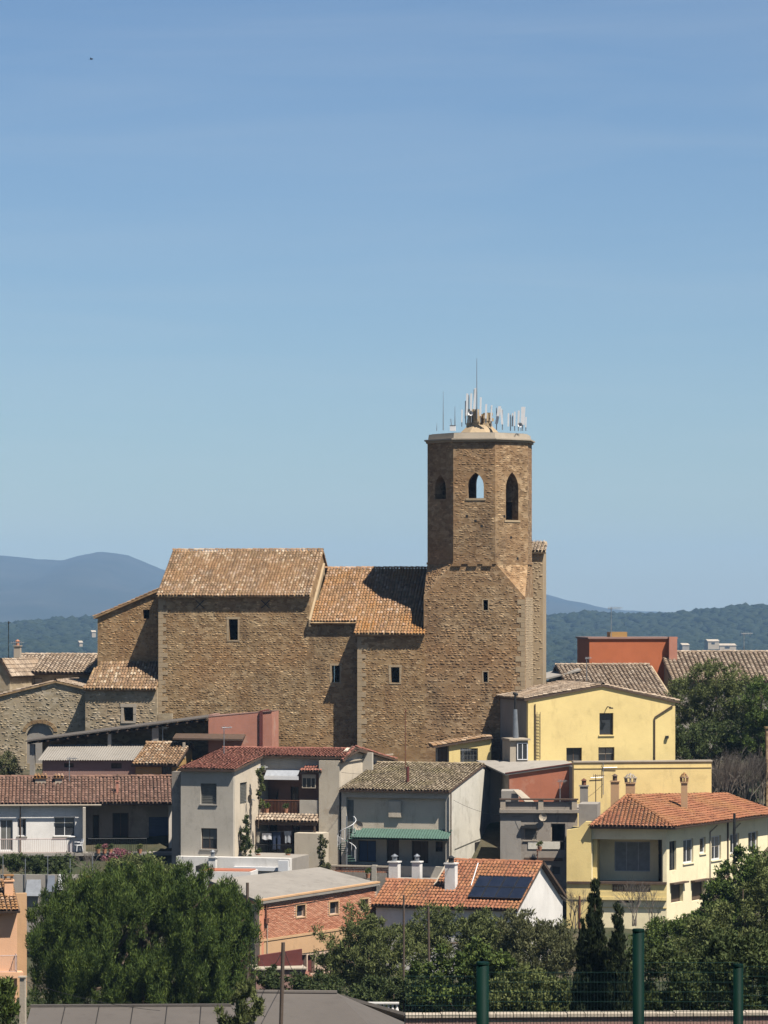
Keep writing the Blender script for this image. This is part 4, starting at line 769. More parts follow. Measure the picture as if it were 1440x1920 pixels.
# M: long low house with balcony
f = Fr(0, 234, -5); zb = -19.5; M_ = thing('long_low_house', 'long low white house with brown tiled roof, railed balcony and blue shutter', 'house', f, 5, 4, zb)
u0, u1 = f.u(-60, 0), f.u(326, 0); vw = .0; ze = f.z(1508, 5, -.4); zr = f.z(1457, 5, 3.4); mM = (zr - ze) / 3.8; tm = lambda u, v: (ze + mM * (v + .4) if v < 3.4 else zr - mM * (v - 3.4)) - .06
fc = Fac(f, 'f', 0.0); bz0 = f.z(1600, 3, -1.3); hs = {'glass': [fc.rect(33, 1535, 49, 1568), fc.rect(101, 1532, 141, 1568)], 'door': [fc.rect(0, 1537, 24, 1595)]}
um = f.u(157, 0); fc2 = Fac(f, 'f', 1.9); h2 = {'door': fc2.rect(211, 1524, 241, 1597), 'blue': fc2.rect(279, 1532, 324, 1603), 'dk': fc2.rect(174, 1528, 186, 1597)}; wall(M_, fc, [(u0, zb), (um, zb), (um, tm(0, 0)), (u0, tm(0, 0))], 'white', hs['glass'] + hs['door'][:1]); wall(M_, fc2, [(um - .3, zb), (u1, zb), (u1, tm(0, 1.9)), (um - .3, tm(0, 1.9))], 'dirtyshadegrey', list(h2.values())); wall(M_, Fac(f, 'r', um), [(.352, zb), (1.898, zb), (1.898, tm(0, 1.898)), (.352, tm(0, .352))], 'white'); shell(M_, f, u0, u1, .0, 6.8, zb, tm, 'housewhite', vb=[3.4], sides='brl'); MB(f).box(um, u1, .1, 1.898, bz0 - .2, bz0).build('porch_floor', 'concrete', M_)  # porch back wall greyed against the white front: porch shade put into its colour
for h in hs['glass']: window(M_, fc, h, 'glass', sill='concrete')
window(M_, fc, hs['door'][0], 'door', pm='shutter'); window(M_, fc2, h2['door'], 'glass', frame='wood', name='door'); window(M_, fc2, h2['blue'], 'shutter', pm='bluedoor', frame='bluedoor', mull=0); window(M_, fc2, h2['dk'], 'glass', frame='wood', mull=0, name='door')
rf = tile_roof(M_, f, [(u0, -.4, ze), (f.u(186, 0), -.4, ze), (f.u(186, 0), 3.4, zr), (u0, 3.4, zr)], 'tile_brown', .25, under='wood')
tile_roof(M_, f, [(f.u(186, 0) + .01, -.35, ze + .02), (u1 + .1, -.35, ze + .02), (u1 + .1, 3.3, zr - .1), (f.u(186, 0) + .01, 3.3, zr - .1)], 'tile_brown', .25, under='wood')
tile_roof(M_, f, [(u1, 7.0, tm(0, 7.0)), (u0, 7.0, tm(0, 7.0)), (u0, 3.41, zr), (u1, 3.41, zr)], 'tile_brown', .25, under='wood'); ridge_tiles(rf, f, (u0, 3.4, zr + .02), (u1, 3.4, zr + .02), 'tile_brown')
MB(f).cyl((u0, -.47, ze - .05), (f.u(190, 0), -.47, ze - .07), .06).build('gutter', 'coping', M_); a = f.u(38, -.2); MB(f).tube([(a, -.46, ze - .08), (a, -.2, ze - .5), (a, -.1, ze - .6), (a, -.1, zb + 2)], .045).build('drain_pipe', 'wood', M_)
bz = f.z(1600, 3, -1.3); MB(f).box(u0, u1 - .1, -1.35, -.002, bz - .2, bz).build('balcony_slab', 'concrete', M_); MB(f).box(f.u(158, -1) - .1, f.u(158, -1) + .1, -1.2, -.01, bz + .001, ze - .2).build('pillar', 'greyplaster', M_)
railing(M_, f, [(f.u(-30, -1.28), -1.28, bz), (f.u(135, -1.28), -1.28, bz)], 1.0, 'pinkrail', .13, .016); railing(M_, f, [(f.u(165, -1.28), -1.28, bz), (f.u(275, -1.28), -1.28, bz)], 1.0, 'darkmetal', .13, .016)
for i in range(3): x = f.u(40 + i * 90, -1); MB(f).box(x, x + .3, -1.0, -.01, zb, bz - .201).build('pier', 'concrete', M_)
for px, py, w_ in ((76, 1462, .75), (110, 1460, .5)):
    v_ = 2.6; x = f.u(px, v_); z_ = tm(0, v_); c = MB(f).box(x - w_ / 2, x + w_ / 2, v_ - .25, v_ + .25, z_ - .1, z_ + .38).build('chimney', 'coping', M_); tile_roof(c, f, [(x - w_ / 2 - .1, v_ - .35, z_ + .42), (x + w_ / 2 + .1, v_ - .35, z_ + .42), (x + w_ / 2 + .1, v_ + .3, z_ + .6), (x - w_ / 2 - .1, v_ + .3, z_ + .6)], 'tile_amber', .2, .3, 'chimney_cap', .05)
v_ = 1.0; x = f.u(220, v_); chimney(M_, f, x, v_, tm(0, v_) - .2, f.z(1466, x, v_), .17, .17, 'pink', 'pipe', 'wood')
def plastic_chair(label, px, py, Y, rot):
    b = P(px, py, Y); f = Fr(x=b.x, Y=b.y, deg=rot); z = b.z; T = thing('plastic_chair', label, 'chair', f, 0, 0, z)
    MB(f).box(-.22, .22, -.22, .22, z + .40, z + .44).build('seat', 'whitepaint', T); MB(f).solid([(-.22, .2, z + .44), (.22, .2, z + .44), (.2, .32, z + .85), (-.2, .32, z + .85)], (0, .03, 0)).build('backrest', 'whitepaint', T)
    for sx in (-1, 1):
        for sy in (-1, 1): MB(f).cyl((sx * .24, sy * .24, z), (sx * .19, sy * .19, z + .4), .025, .03).build('leg', 'whitepaint', T)
        MB(f).box(sx * .25 - .025, sx * .25 + .025, -.2, .26, z + .62, z + .65).build('armrest', 'whitepaint', T)
plastic_chair('white plastic garden chair at the right end of the balcony railing', 147, 1596, 233.2, 60)
f = Fr(133, 233.2, 4); z_ = f.z(1568, 0, 0); T = thing('side_table', 'small round white table beside the balcony chair', 'table', f, 0, 0, bz); MB(f).cyl((0, 0, z_ - .04), (0, 0, z_), .3, n=12).build('table_top', 'whitepaint', T); MB(f).cyl((0, 0, bz), (0, 0, z_ - .04), .04).build('leg', 'whitepaint', T)
# BB: peach house cut by the left edge
f = Fr(32, 188, -12); zb = -22; B_ = thing('peach_house', 'peach coloured house with a railed balcony, cut by the left edge', 'house', f, -2, 3, zb)
u0 = f.u(-120, 0); ze = f.z(1703, 0, -.5); zr = f.z(1686, -1, 2.6); fc = Fac(f, 'f', 0.0); hb_ = fc.rect(-30, 1765, -8, 1805)
shell(B_, f, u0, 0, 0, 7, zb, gtop(0, 3.5, 7, ze + .1, ze + 1.3), 'peach', fh=[hb_], vb=[3.5]); window(B_, fc, hb_, 'shutter', pm='shutterbrown')
gable_u(B_, f, u0, 0, 0, 3.5, 7, ze + .1, ze + 1.2, 'tile_amber', .75, .1, under='wood')
bz2 = f.z(1823, 0, -.9); MB(f).box(u0, .25, -1.0, -.002, bz2 - .32, bz2).build('balcony_slab', 'peach', B_); railing(B_, f, [(u0, -.9, bz2), (-.1, -.9, bz2), (-.1, -.05, bz2)], .95, 'pinkrail', .11, .014)
chimney(B_, f, f.u(16, 1.5), 1.5, ze, f.z(1652, 0, 1.5), .5, .5, 'peach', 'slab', 'tile_amber'); c = f.u(42, 3.0); MB(f).box(f.u(26, 3), f.u(50, 3), 2.9, 3.3, zb, f.z(1675, 0, 3)).build('parapet', 'sand', B_)
# fence panels and wall in the yard behind the peach house
f = Fr(58, 214, 3); zg = -20.5; T = thing('yard_wall', 'low grey yard wall with leaning panels above the big pine', 'wall', f, 2, 0, zg)
MB(f).box(f.u(0, .3), f.u(185, .3), .3, .55, zg, f.z(1640, 0, .3)).build('wall', 'concrete', T)
for px, w_, y0, y1, mt in ((62, 30, 1650, 1680, 'cloth_grey'), (95, 16, 1642, 1672, 'galv'), (112, 10, 1640, 1668, 'whitepaint'), (130, 26, 1642, 1670, 'concrete')): a = f.uz(px - w_ / 2, y1, 0); b = f.uz(px + w_ / 2, y0, 0); MB(f).solid([(a[0], 0, a[1]), (b[0], 0, a[1]), (b[0] - .05, .25, b[1]), (a[0] + .08, .25, b[1])], (0, .05, 0)).build('panel', mt, T)
for i in range(5): x = f.u(5 + i * 42, .1); MB(f).cyl((x, .2, zg), (x, .2, f.z(1605 + 5 * (i % 2), x, .2)), .03).build('post', 'galv', T)
# ---------------------------------------------------------------- grey house with two wings and balconies
f = Fr(437, 226, 15); zb = -20; N = thing('grey_balcony_house', 'tall grey-beige house with red tiled roof, two balconies and a projecting wing', 'house', f, 0, 4, zb)
u0 = f.u(339, 0); vN = f.v(490, 0); fc = Fac(f, 'f', 0.0); fr_ = Fac(f, 'r', 0.0); h = [fc.rect(376, 1469, 406, 1508), fc.rect(377, 1553, 407, 1592)]; hr = [fr_.rect(450, 1467, 463, 1507)]
zeN = f.z(1443, -2, -.25); zN1 = f.z(1417, 0, vN); mm = (zN1 - zeN) / (vN + .25); vR = vN + 3.4; zR = zeN + mm * (vR + .25); tn = lambda u, v: (zeN + mm * (v + .25) if v < vR else zR - mm * (v - vR)) - .05
wb = f.z(1607, -2, 0)
MB(f).box(f.u(322, 1.0), u0 - .002, 1.0, 6, zb, tn(0, 1.0) - .3).build('side_block', 'dirtyshadegrey', N)  # dark slab beside the wing, its shade partly put into the grey
wall(N, fc, [(u0, zb), (0, zb), (0, tn(0, 0)), (u0, tn(0, 0))], 'greyplaster', h); wall(N, fr_, [(.352, zb), (vN + 4, zb), (vN + 4, tn(0, vR)), (vR, tn(0, vR)), (.352, tn(0, .352))], 'cream', hr)  # sunlit side wall in lighter plaster than the front: sunlight put into its colour
wall(N, Fac(f, 'l', u0), [(.352, zb), (12, zb), (12, tn(0, 12)), (vR, tn(0, vR)), (.352, tn(0, .352))], 'greyplaster'); wall(N, Fac(f, 'f', 12.0), [(u0, zb), (6.5, zb), (6.5, tn(0, 12.3)), (u0, tn(0, 12.3))], 'greyplaster')
for q in h: window(N, fc, q, 'shutter', pm='shutter', frame='shutter', mull=0, sill='concrete') if q is h[0] else window(N, fc, q, 'glass', frame='wood', sill='concrete')
window(N, fr_, hr[0], 'shutter', pm='shutter', frame='shutter', mull=0, d=.06)
uP = f.u(652, vN)                                          # right end of the back range
rf = tile_roof(N, f, [(u0 - .15, -.3, zeN - .01), (.2, -.3, zeN - .01), (.2, vN - .35, zeN + mm * (vN - .1)), (.2, vR, zR), (u0 - .15, vR, zR)], 'tile_red', .22, under='wood')
tile_roof(N, f, [(.21, vN - .35, zeN + mm * (vN - .1)), (uP - .1, vN - .35, zeN + mm * (vN - .1)), (uP - .1, vR, zR), (.21, vR, zR)], 'tile_red', .22, under='wood')
tile_roof(N, f, [(uP - .1, 12.4, tn(0, 12.4)), (u0 - .15, 12.4, tn(0, 12.4)), (u0 - .15, vR + .01, zR), (uP - .1, vR + .01, zR)], 'tile_red', .22, under='wood'); ridge_tiles(rf, f, (u0 - .15, vR, zR + .02), (uP - .1, vR, zR + .02), 'tile_red')
# back range: upper loggia wall, floors
fo = Fac(f, 'f', vN + 1.6); o0, o1 = .002, f.u(640, vN + 1.6); wall(N, Fac(f, 'f', vN), [(o0, f.z(1449, 1, vN)), (f.u(638, vN), f.z(1449, 1, vN)), (f.u(638, vN), tn(0, vN)), (o0, tn(0, vN))], 'greyplaster', (), .3)
hd = [fo.rect(500, 1478, 522, 1524), fo.rect(545, 1475, 560, 1522), fo.rect(505, 1545, 520, 1600), fo.rect(548, 1545, 562, 1600)]
wall(N, fo, [(o0, zb), (o1, zb), (o1, tn(0, vN + 1.6)), (o0, tn(0, vN + 1.6))], 'dustpink', hd)
for q in hd: window(N, fo, q, 'glass', frame='wood', name='door')
zfl = f.z(1526, 2, vN); uO = f.u(597, vN)
MB(f).box(o0, uO, vN - .5, vN + 1.598, zfl - .2, zfl).build('balcony_slab', 'concrete', N); railing(N, f, [(f.u(480, vN - .4), vN - .42, zfl), (f.u(562, vN - .4), vN - .42, zfl)], .95, 'rustmetal', .1, .018)
MB(f).box(f.u(562, vN - .45), f.u(597, vN - .45), vN - .5, vN - .35, zfl + .001, zfl + 1.0).build('parapet', 'greyplaster', N)
za, zc = f.z(1541, 2, vN - 1.4), f.z(1527, 2, vN - .5); tile_roof(N, f, [(f.u(474, vN - 1.5), vN - 1.5, za), (f.u(596, vN - 1.5), vN - 1.5, za), (f.u(597, vN - .51), vN - .51, zc - .02), (f.u(480, vN - .51), vN - .51, zc - .02)], 'tile_grey', .25, .4, 'canopy', .08, under='wood')
MB(f).box(f.u(476, vN - 1.4), f.u(594, vN - 1.4), vN - 1.45, vN - 1.35, za - .22, za - .1).build('beam', 'wood', N)
for px in (478, 590): x = f.u(px, vN - 1.4); MB(f).box(x - .06, x + .06, vN - 1.45, vN - 1.33, wb, za - .221).build('post', 'wood', N)
zl = f.z(1610, 2, vN - 1.4); MB(f).box(o0, f.u(590, vN - 1.4), vN - 1.6, vN + 1.598, zl - .25, zl).build('balcony_slab', 'concrete', N); railing(N, f, [(f.u(470, vN - 1.5), vN - 1.5, zl), (f.u(552, vN - 1.5), vN - 1.5, zl)], .95, 'darkmetal', .1, .016)
# right wing P with cream gable end
vP = vN - .6; pl, pr = f.u(598, vP), f.u(636, vP); fp = Fac(f, 'f', vP); fpr = Fac(f, 'r', pr); ztop = tn(0, vP) - .15
wall(N, fp, [(pl, zb), (pr, zb), (pr, ztop), (pl, ztop)], 'creamrough', ()); vg = f.v(735, pr); vpk = f.v(659, pr); zpk = f.z(1402, pr, vpk); zg1 = f.z(1425, pr, vg)
wall(N, fpr, [(vP + .352, zb), (vg + 1, zb), (vg + 1, zg1 - .2), (vg, zg1), (vpk, zpk), (vP + .352, ztop)], 'cream'); wall(N, Fac(f, 'l', pl), [(vP + .352, zb), (vN + 1.6, zb), (vN + 1.6, ztop), (vP + .352, ztop)], 'cream')
MB(f).solid([(pr + .02, vP + .2, ztop - .02), (pr + .02, vpk, zpk + .03), (pr + .02, vg + .4, zg1 - .05), (pr + .02, vg + .4, zg1 + .06), (pr + .02, vpk, zpk + .15), (pr + .02, vP + .2, ztop + .1)], (.12, 0, 0)).build('verge', 'wood', N)
MB(f).box(pr + .001, pr + .1, vP + .4, vg, zpk - .95, zpk - .85).build('string_course', 'coping', N)
tile_roof(N, f, [(uP - .1, vP - .1, ztop + .0), (pr + .12, vP - .1, ztop + .0), (pr + .12, vpk, zpk + .05), (uP - .1, vpk, zpk + .05)], 'tile_red', .22, under='wood'); tile_roof(N, f, [(pr + .12, vg + .4, zg1), (uP - .1, vg + .4, zg1), (uP - .1, vpk + .01, zpk + .04), (pr + .12, vpk + .01, zpk + .04)], 'tile_red', .22, under='wood')
# bay with little tiled canopy on the upper balcony
b0, b1 = f.u(562, vN - .6), f.u(604, vN - .6); zt = f.z(1447, 3, vN - .7); tile_roof(N, f, [(b0, vN - .75, zt), (b1, vN - .75, zt), (b1, vN - .01, zt + .35), (b0 + .25, vN - .01, zt + .35)], 'tile_red', .2, .35, 'canopy', .07, under='wood')
fb = Fac(f, 'f', vN - .5); q = fb.rect(566, 1452, 592, 1478); window(N, fb, q, 'glass', frame='coping', mull=2, d=0)
MB(f).box(f.u(496, vN - .6), f.u(560, vN - .6), vN - .75, vN - .5, f.z(1462, 2, vN - .6), f.z(1455, 2, vN - .6)).build('awning_box', 'whitepaint', N); a = f.uz(496, 1455, vN - .6); b = f.uz(560, 1447, vN - .3)
MB(f).solid([(a[0], vN - .55, a[1] + .01), (b[0], vN - .55, a[1] + .01), (b[0], vN - .05, b[1] + .1), (a[0], vN - .05, b[1] + .1)], (0, 0, .03)).build('awning', 'cloth_grey', N)
# stair block and white base
s0, s1 = f.u(552, vN - 2.4), f.u(603, vN - 2.4); zs = f.z(1562, 3, vN - 2.4); MB(f).box(s0, s1, vN - 2.4, vN - .62, zb, zs).build('stair_block', 'creamrough', N)
zw = f.z(1606, -2, -.3); w1 = f.u(545, -.3); MB(f).box(u0 - .15, w1, -.55, -.002, zb, zw).build('terrace_wall', 'white', N); MB(f).box(.002, w1, -.002, vN - 1.601, zb, zw - .05).build('terrace', 'concrete', N)
MB(f).box(f.u(438, -.8), f.u(541, -.8), -.9, -.552, f.z(1632, 1, -.8), f.z(1625, 1, -.8)).build('bench', 'whitepaint', N); chimney(N, f, f.u(399, -.9), -.9, zb, f.z(1609, 0, -.9), .5, .4, 'white', 'pipe', 'galv')
MB(f).box(f.u(524, -.9), f.u(542, -.9), -1.2, -.9, f.z(1632, 1, -1), f.z(1612, 1, -1)).build('outdoor_unit', 'whitepaint', N)
tv_antenna('white satellite grid aerial on the corner below the red roof', 487, 1436, 1470, 231.5, .6, 30, 7, 'whitepaint')
# laundry
fl = Fr(437, 226, 15)
def cloth(label, px0, px1, py0, py1, v, mat, shape='sheet', seed=0):
    g = random.Random(seed); a0 = fl.u(px0, v); a1 = fl.u(px1, v); z1 = fl.z(py0, a0, v); z0 = fl.z(py1, a0, v); n, k = 8, 6; T = MB(fl); vs = []
    for d in (0, .02):
        for j in range(k + 1):
            for i in range(n + 1):
                x = a0 + (a1 - a0) * i / n; z = z1 + (z0 - z1) * j / k + .04 * math.sin(i * 1.1 + seed) * j / k; vs.append((x, v + d + .05 * math.sin(i * 1.4 + j * .3 + seed) * (j / k), z))
    fs = []; st = (n + 1) * (k + 1)
    for j in range(k):
        for i in range(n):
            if shape == 'trousers' and j >= 2 and i in (3, 4): continue
            if shape == 'shirt' and j >= 2 and i in (0, n - 1): continue
            q = j * (n + 1) + i; fs += [(q, q + 1, q + n + 2, q + n + 1), (st + q + n + 1, st + q + n + 2, st + q + 1, st + q)]
    T.add(vs, fs).build('laundry', mat, None, True, label=label, cat='laundry', group='washing hung on the lower balcony')
vl = vN - 1.25
cloth('white towel hung on the lower balcony washing line', 491, 509, 1562, 1574, vl, 'cloth_white', 'sheet', 1); cloth('dark blue trousers hung right of the white towel', 511, 526, 1560, 1592, vl, 'cloth_navy', 'trousers', 2)
cloth('grey shirt hung at the right end of the washing line', 533, 546, 1558, 1580, vl, 'cloth_grey', 'shirt', 3); cloth('pale top hung at the left end of the washing line', 478, 488, 1560, 1580, vl, 'cloth_tan', 'shirt', 4)
T = thing('washing_line', 'thin washing line strung across the lower balcony', 'washing line', fl, fl.u(476, vl), vl, zl); MB(fl).cyl((fl.u(474, vl), vl, fl.z(1561, 2, vl)), (fl.u(592, vl), vl, fl.z(1556, 2, vl)), .008, n=4).build('line', 'galv', T); MB(fl).cyl((fl.u(474, vl), vl, zl), (fl.u(474, vl), vl, fl.z(1558, 2, vl)), .03).build('post', 'galv', T)
# ---------------------------------------------------------------- Q: house with framed facade and white gable
f = Fr(640, 230, 16); zb = -20.5; Qh = thing('white_gable_house', 'house with mossy tiled roof, green awning and weathered white gable end', 'house', f, 3, 4, zb)
u1 = f.u(842, 0); v1 = f.v(905, u1); vq = f.v(955, u1); ze = f.z(1481, 3, 0); zr = f.z(1434, u1, v1); ze2 = f.z(1466, u1, vq); fc = Fac(f, 'f', 0.0)
tq = lambda u, v: (ze + (zr - ze) * v / v1 if v < v1 else zr - (zr - ze2) * (v - v1) / (vq - v1)) - .05
shell(Qh, f, 0, u1, 0, vq, zb, tq, 'greyplaster', fh=[(.35, u1 - .25, f.z(1612, 3, 0) - .4, f.z(1496, 3, 0))], vb=[v1], mats={'r': 'limewash'}, th=.3)
gable_u(Qh, f, 0, u1, 0, v1, vq, ze, zr, 'tile_mossy', .3, .08, ze2=ze2, under='wood')
fi = Fac(f, 'f', 1.3); hq = [fi.rect(671, 1576, 705, 1616), fi.rect(725, 1574, 748, 1616), fi.rect(772, 1577, 803, 1618), fi.rect(817, 1578, 830, 1597)]
zq = f.z(1556, 3, .3); wall(Qh, fi, [(.3, zb), (u1 - .31, zb), (u1 - .31, zq + .3), (.3, zq + .3)], 'greyplaster', hq, .25); fu = Fac(f, 'f', .3); wall(Qh, fu, [(.3, zq), (u1 - .31, zq), (u1 - .31, ze), (.3, ze)], 'cream', (), .25)
for q in hq[:3]: window(Qh, fi, q, 'door', pm='bluedoor' if q is hq[0] else 'shutterbrown', frame='wood', name='door')
window(Qh, fi, hq[3], 'glass', frame='wood', mull=0)
a = fu.rect(730, 1502, 753, 1532); MB(f).fbox(fu, *a, -.2, 0).build('flue_box', 'cream', Qh); a = fu.rect(647, 1500, 663, 1553); MB(f).fbox(fu, a[0], a[1], a[2], a[3], -.02, 0).build('shutter', 'shutter', Qh)
za, zc = f.z(1571, 3, -.9), f.z(1554, 3, .3); x0, x1 = f.u(655, -.9), f.u(840, -.9); m = MB(f); n = 36
for i in range(n):
    a, b = x0 + (x1 - x0) * i / n, x0 + (x1 - x0) * (i + 1) / n; c = (a + b) / 2
    for (x, y, hx, hy) in ((a, c, 0, .04), (c, b, .04, 0)): m.add([(x, -.9, za + hx), (y, -.9, za + hy), (y, .298, zc + hy), (x, .298, zc + hx)], [(0, 1, 2, 3)])
m.build('awning', 'greenawning', Qh); MB(f).box(x0, x1, -.88, -.82, za - .1, za - .01).build('beam', 'greenpaint', Qh)
zt = f.z(1622, 3, -1.5); MB(f).box(.3, u1 - .3, -2.4, 1.298, zt - 1.2, zt - .9).build('terrace', 'concrete', Qh)
b0, b1 = f.u(606, -2.3), f.u(736, -2.3); zt1 = f.z(1623, 1, -2.3); zt0 = f.z(1650, 1, -2.3)
MB(f).box(b0, b1, -2.5, -2.3, zb, zt0 + .55).build('parapet', 'dirtyshadegrey', Qh); MB(f).box(b0, b1, -2.52, -2.28, zt1 - .06, zt1 + .04).build('coping', 'coping', Qh)
n = 44; m = MB(f)
for i in range(n):
    x = b0 + (b1 - b0) * (i + .5) / n
    for j in range(3): m.box(x - .035, x + .035, -2.46, -2.34, zt0 + .56 + j * .13 + .02 * (i % 2), zt0 + .56 + j * .13 + .09)
m.build('lattice_bricks', 'bricks', Qh, kind='stuff')
for px in (606, 703, 735): x = f.u(px, -2.3); MB(f).box(x - .17, x + .17, -2.56, -2.24, zb, zt1 + .09).build('pier', 'greyplaster', Qh)
MB(f).cyl((f.u(763, 2), 2.2, tq(0, 2.2) - .1), (f.u(763, 2), 2.2, f.z(1437, 3, 2.2)), .11, n=8).build('flue', 'maroon', Qh)
MB(f).cyl((f.u(846, -.05), -.12, ze - .1), (f.u(846, -.05), -.12, zb + 2), .05).build('drain_pipe', 'wood', Qh)
fg = Fac(f, 'r', u1); q = fg.rect(890, 1578, 903, 1616); MB(f).fbox(fg, *q, -.04, 0).build('door', 'dark', Qh)
q = fg.rect(905, 1600, 934, 1616); MB(f).fbox(fg, q[0], q[1], q[2], q[3], -.25, 0).build('lean_to', 'maroon', Qh)
m = MB(f); a = [fg.ab(px, py) for px, py in ((852, 1592), (890, 1576), (932, 1561))]; m.tube([fg.M(x, y, -.04) for x, y in a], .015, 4); m.build('cable', 'darkmetal', Qh)
# green spiral stair beside the facade
f2 = Fr(650, 228, 0); zs0, zs1 = f2.z(1615, 0, 0), f2.z(1530, 0, 0); T = thing('spiral_stair', 'pale green spiral stair with curved rail left of the green awning', 'stair', f2, 0, 0, zs0 - .5)
MB(f2).cyl((0, 0, zs0 - .5), (0, 0, zs1), .05).build('post', 'galv', T); m = MB(f2)
for i in range(15):
    t = i * .5; z = zs0 + (zs1 - zs0 - .9) * i / 14; a, b = (.62 * math.cos(t), .62 * math.sin(t)), (.62 * math.cos(t + .42), .62 * math.sin(t + .42)); MB(f2).solid([(0, 0, z), (*a, z), (*b, z)], (0, 0, .04)).build('tread', 'greenawning', T); m.cyl((*a, z), (*a, z + .85), .014, n=4)
pts = [(.64 * math.cos(i * .25), .64 * math.sin(i * .25), zs0 + .85 + (zs1 - zs0 - .9) * i / 28) for i in range(29)]; m.tube(pts, .025, 5); m.build('railing', 'whitepaint', T)
# ---------------------------------------------------------------- right: yellow gable house and its neighbours
f = Fr(990, 239, -12); zb = -18; T_ = thing('yellow_gable_house', 'large plain yellow house with a low gable and three dark windows, right of the tower', 'house', f, 5, 5, zb)
u1 = f.u(1266, 0); ur = f.u(1130, 0); z0, zr, z1 = f.z(1310, 0, 0), f.z(1284, ur, 0), f.z(1314, u1, 0); fc = Fac(f, 'f', 0.0); hs = [fc.rect(1124, 1337, 1150, 1378), fc.rect(1062, 1402, 1091, 1428), fc.rect(1122, 1401, 1152, 1428)]
tt = lambda u, v: (z0 + (zr - z0) * u / ur if u < ur else zr - (zr - z1) * (u - ur) / (u1 - ur)) - .05
shell(T_, f, 0, u1, 0, 11, zb, tt, 'yellow', fh=hs, ub=[ur], mats={'l': 'concrete'}, th=.4)
for h in hs: window(T_, fc, h, 'glass', frame='shutterbrown', mull=0 if h is hs[0] else 1, d=.22, sill='yellow')
gable_v(T_, f, 0, ur, u1, 0, 11, z0, zr, z1, 'tile_grey', .3, .12, pitch=.28, under='wood')
a = fc.ab(1227, 1345); b = fc.ab(1262, 1322); m = MB(f).tube([fc.M(b[0], b[1], -.1), fc.M(a[0], a[1], -.08), fc.M(a[0], zb + 3, -.08)], .05); m.build('drain_pipe', 'wood', T_)
a = fc.ab(1136, 1330); MB(f).tube([(a[0], -.02, a[1]), (a[0] + .05, -.25, a[1] + .2), (a[0] + .25, -.4, a[1] + .15)], .035).box(a[0] + .15, a[0] + .4, -.5, -.3, a[1] + .05, a[1] + .14).build('wall_lamp', 'darkmetal', T_)
a = fc.ab(1003, 1320); MB(f).cyl((a[0], -.06, a[1]), (a[0], -.06, zb + 3), .04).build('drain_pipe', 'shutterbrown', T_)
a = fc.ab(1009, 1335); m = MB(f).cyl((a[0] - .1, -.08, a[1]), (a[0] - .1, -.08, a[1] - 3.4), .02, n=4).cyl((a[0] + .14, -.08, a[1]), (a[0] + .14, -.08, a[1] - 3.4), .02, n=4)
for i in range(14): m.cyl((a[0] - .1, -.08, a[1] - .2 - i * .23), (a[0] + .14, -.08, a[1] - .2 - i * .23), .015, n=4)
m.build('ladder', 'shutterbrown', T_); a = fc.ab(1250, 1382); MB(f).box(a[0] - .1, a[0] + .1, -.2, -.01, a[1] - .1, a[1] + .1).build('wall_lamp', 'darkmetal', T_)
v = -1.6; d0, d1 = f.u(958, v), f.u(992, v); MB(f).box(d0, d1 - .01, v + .25, .9, zb, f.z(1388, 0, v)).build('porch', 'coping', T_); fd = Fac(f, 'f', v + .1); q = fd.rect(970, 1393, 990, 1425); window(T_, fd, q, 'glass', mull=1, d=.05); MB(f).box(d0 - .1, d1 + .1, v + .02, .9, f.z(1388, 0, v) + .001, f.z(1388, 0, v) + .12).build('porch_roof', 'coping', T_)
# iron funnel pipe between tower and yellow house
b = P(966, 1385, 238.5); f2 = Fr(x=b.x, Y=b.y, deg=0); T = thing('flue_pipe', 'tapering grey metal flue standing in the shadow left of the yellow gable', 'flue', f2, 0, 0, b.z - 3); zt = f2.z(1298, 0, 0)
MB(f2).cyl((.1, 0, b.z - 3), (0, 0, f2.z(1330, 0, 0)), .34, .15, 9).build('cone', 'galv', T); MB(f2).cyl((0, 0, f2.z(1330, 0, 0)), (0, 0, zt), .09, .08, 7).build('pipe', 'darkmetal', T); MB(f2).cyl((-.16, 0, zt - .05), (.2, 0, zt - .2), .1, .1, 7).build('cowl', 'darkmetal', T)
# U: small yellow annex under the tower
f = Fr(842, 243, -4); zb = -15; U_ = thing('yellow_annex', 'small yellow annex with a barred window at the foot of the tower', 'annex', f, 1, 1, zb)
u1 = f.u(921, 0); ua = f.u(818, 0); fc = Fac(f, 'f', 0.0); zl, zr_ = f.z(1396, 0, 0), f.z(1383, u1, 0); ml = (zr_ - zl) / u1; q = fc.rect(863, 1403, 896, 1429)
shell(U_, f, 0, u1, 0, 3.5, zb, lambda u, v: zl + ml * u, 'yellow', fh=[q]); w = window(U_, fc, q, 'glass', frame='shutter', mull=2); m = MB(f)
for i in range(6): a = q[0] + (q[1] - q[0]) * (i + .5) / 6; m.cyl((a, .05, q[2]), (a, .05, q[3]), .012, n=4)
for i in range(3): b = q[2] + (q[3] - q[2]) * (i + .5) / 3; m.cyl((q[0], .05, b), (q[1], .05, b), .012, n=4)
m.build('grille', 'shutter', w); qd = (ua + .15, -.1, zb, f.z(1400, 0, 0)); wall(U_, Fac(f, 'f', .35), [(ua, zb), (-.002, zb), (-.002, zl - .02), (ua, zl - .02 + ml * ua)], 'concrete', [qd], .3)
window(U_, Fac(f, 'f', .35), qd, 'door', pm='shutterbrown', frame='wood', name='door')
tile_roof(U_, f, [(ua - .25, 3.6, zl + ml * (ua - .25) + .05), (ua - .25, -.2, zl + ml * (ua - .25) + .05), (u1 + .1, -.2, zr_ + .06), (u1 + .1, 3.6, zr_ + .06)], 'tile_church', under='wood')
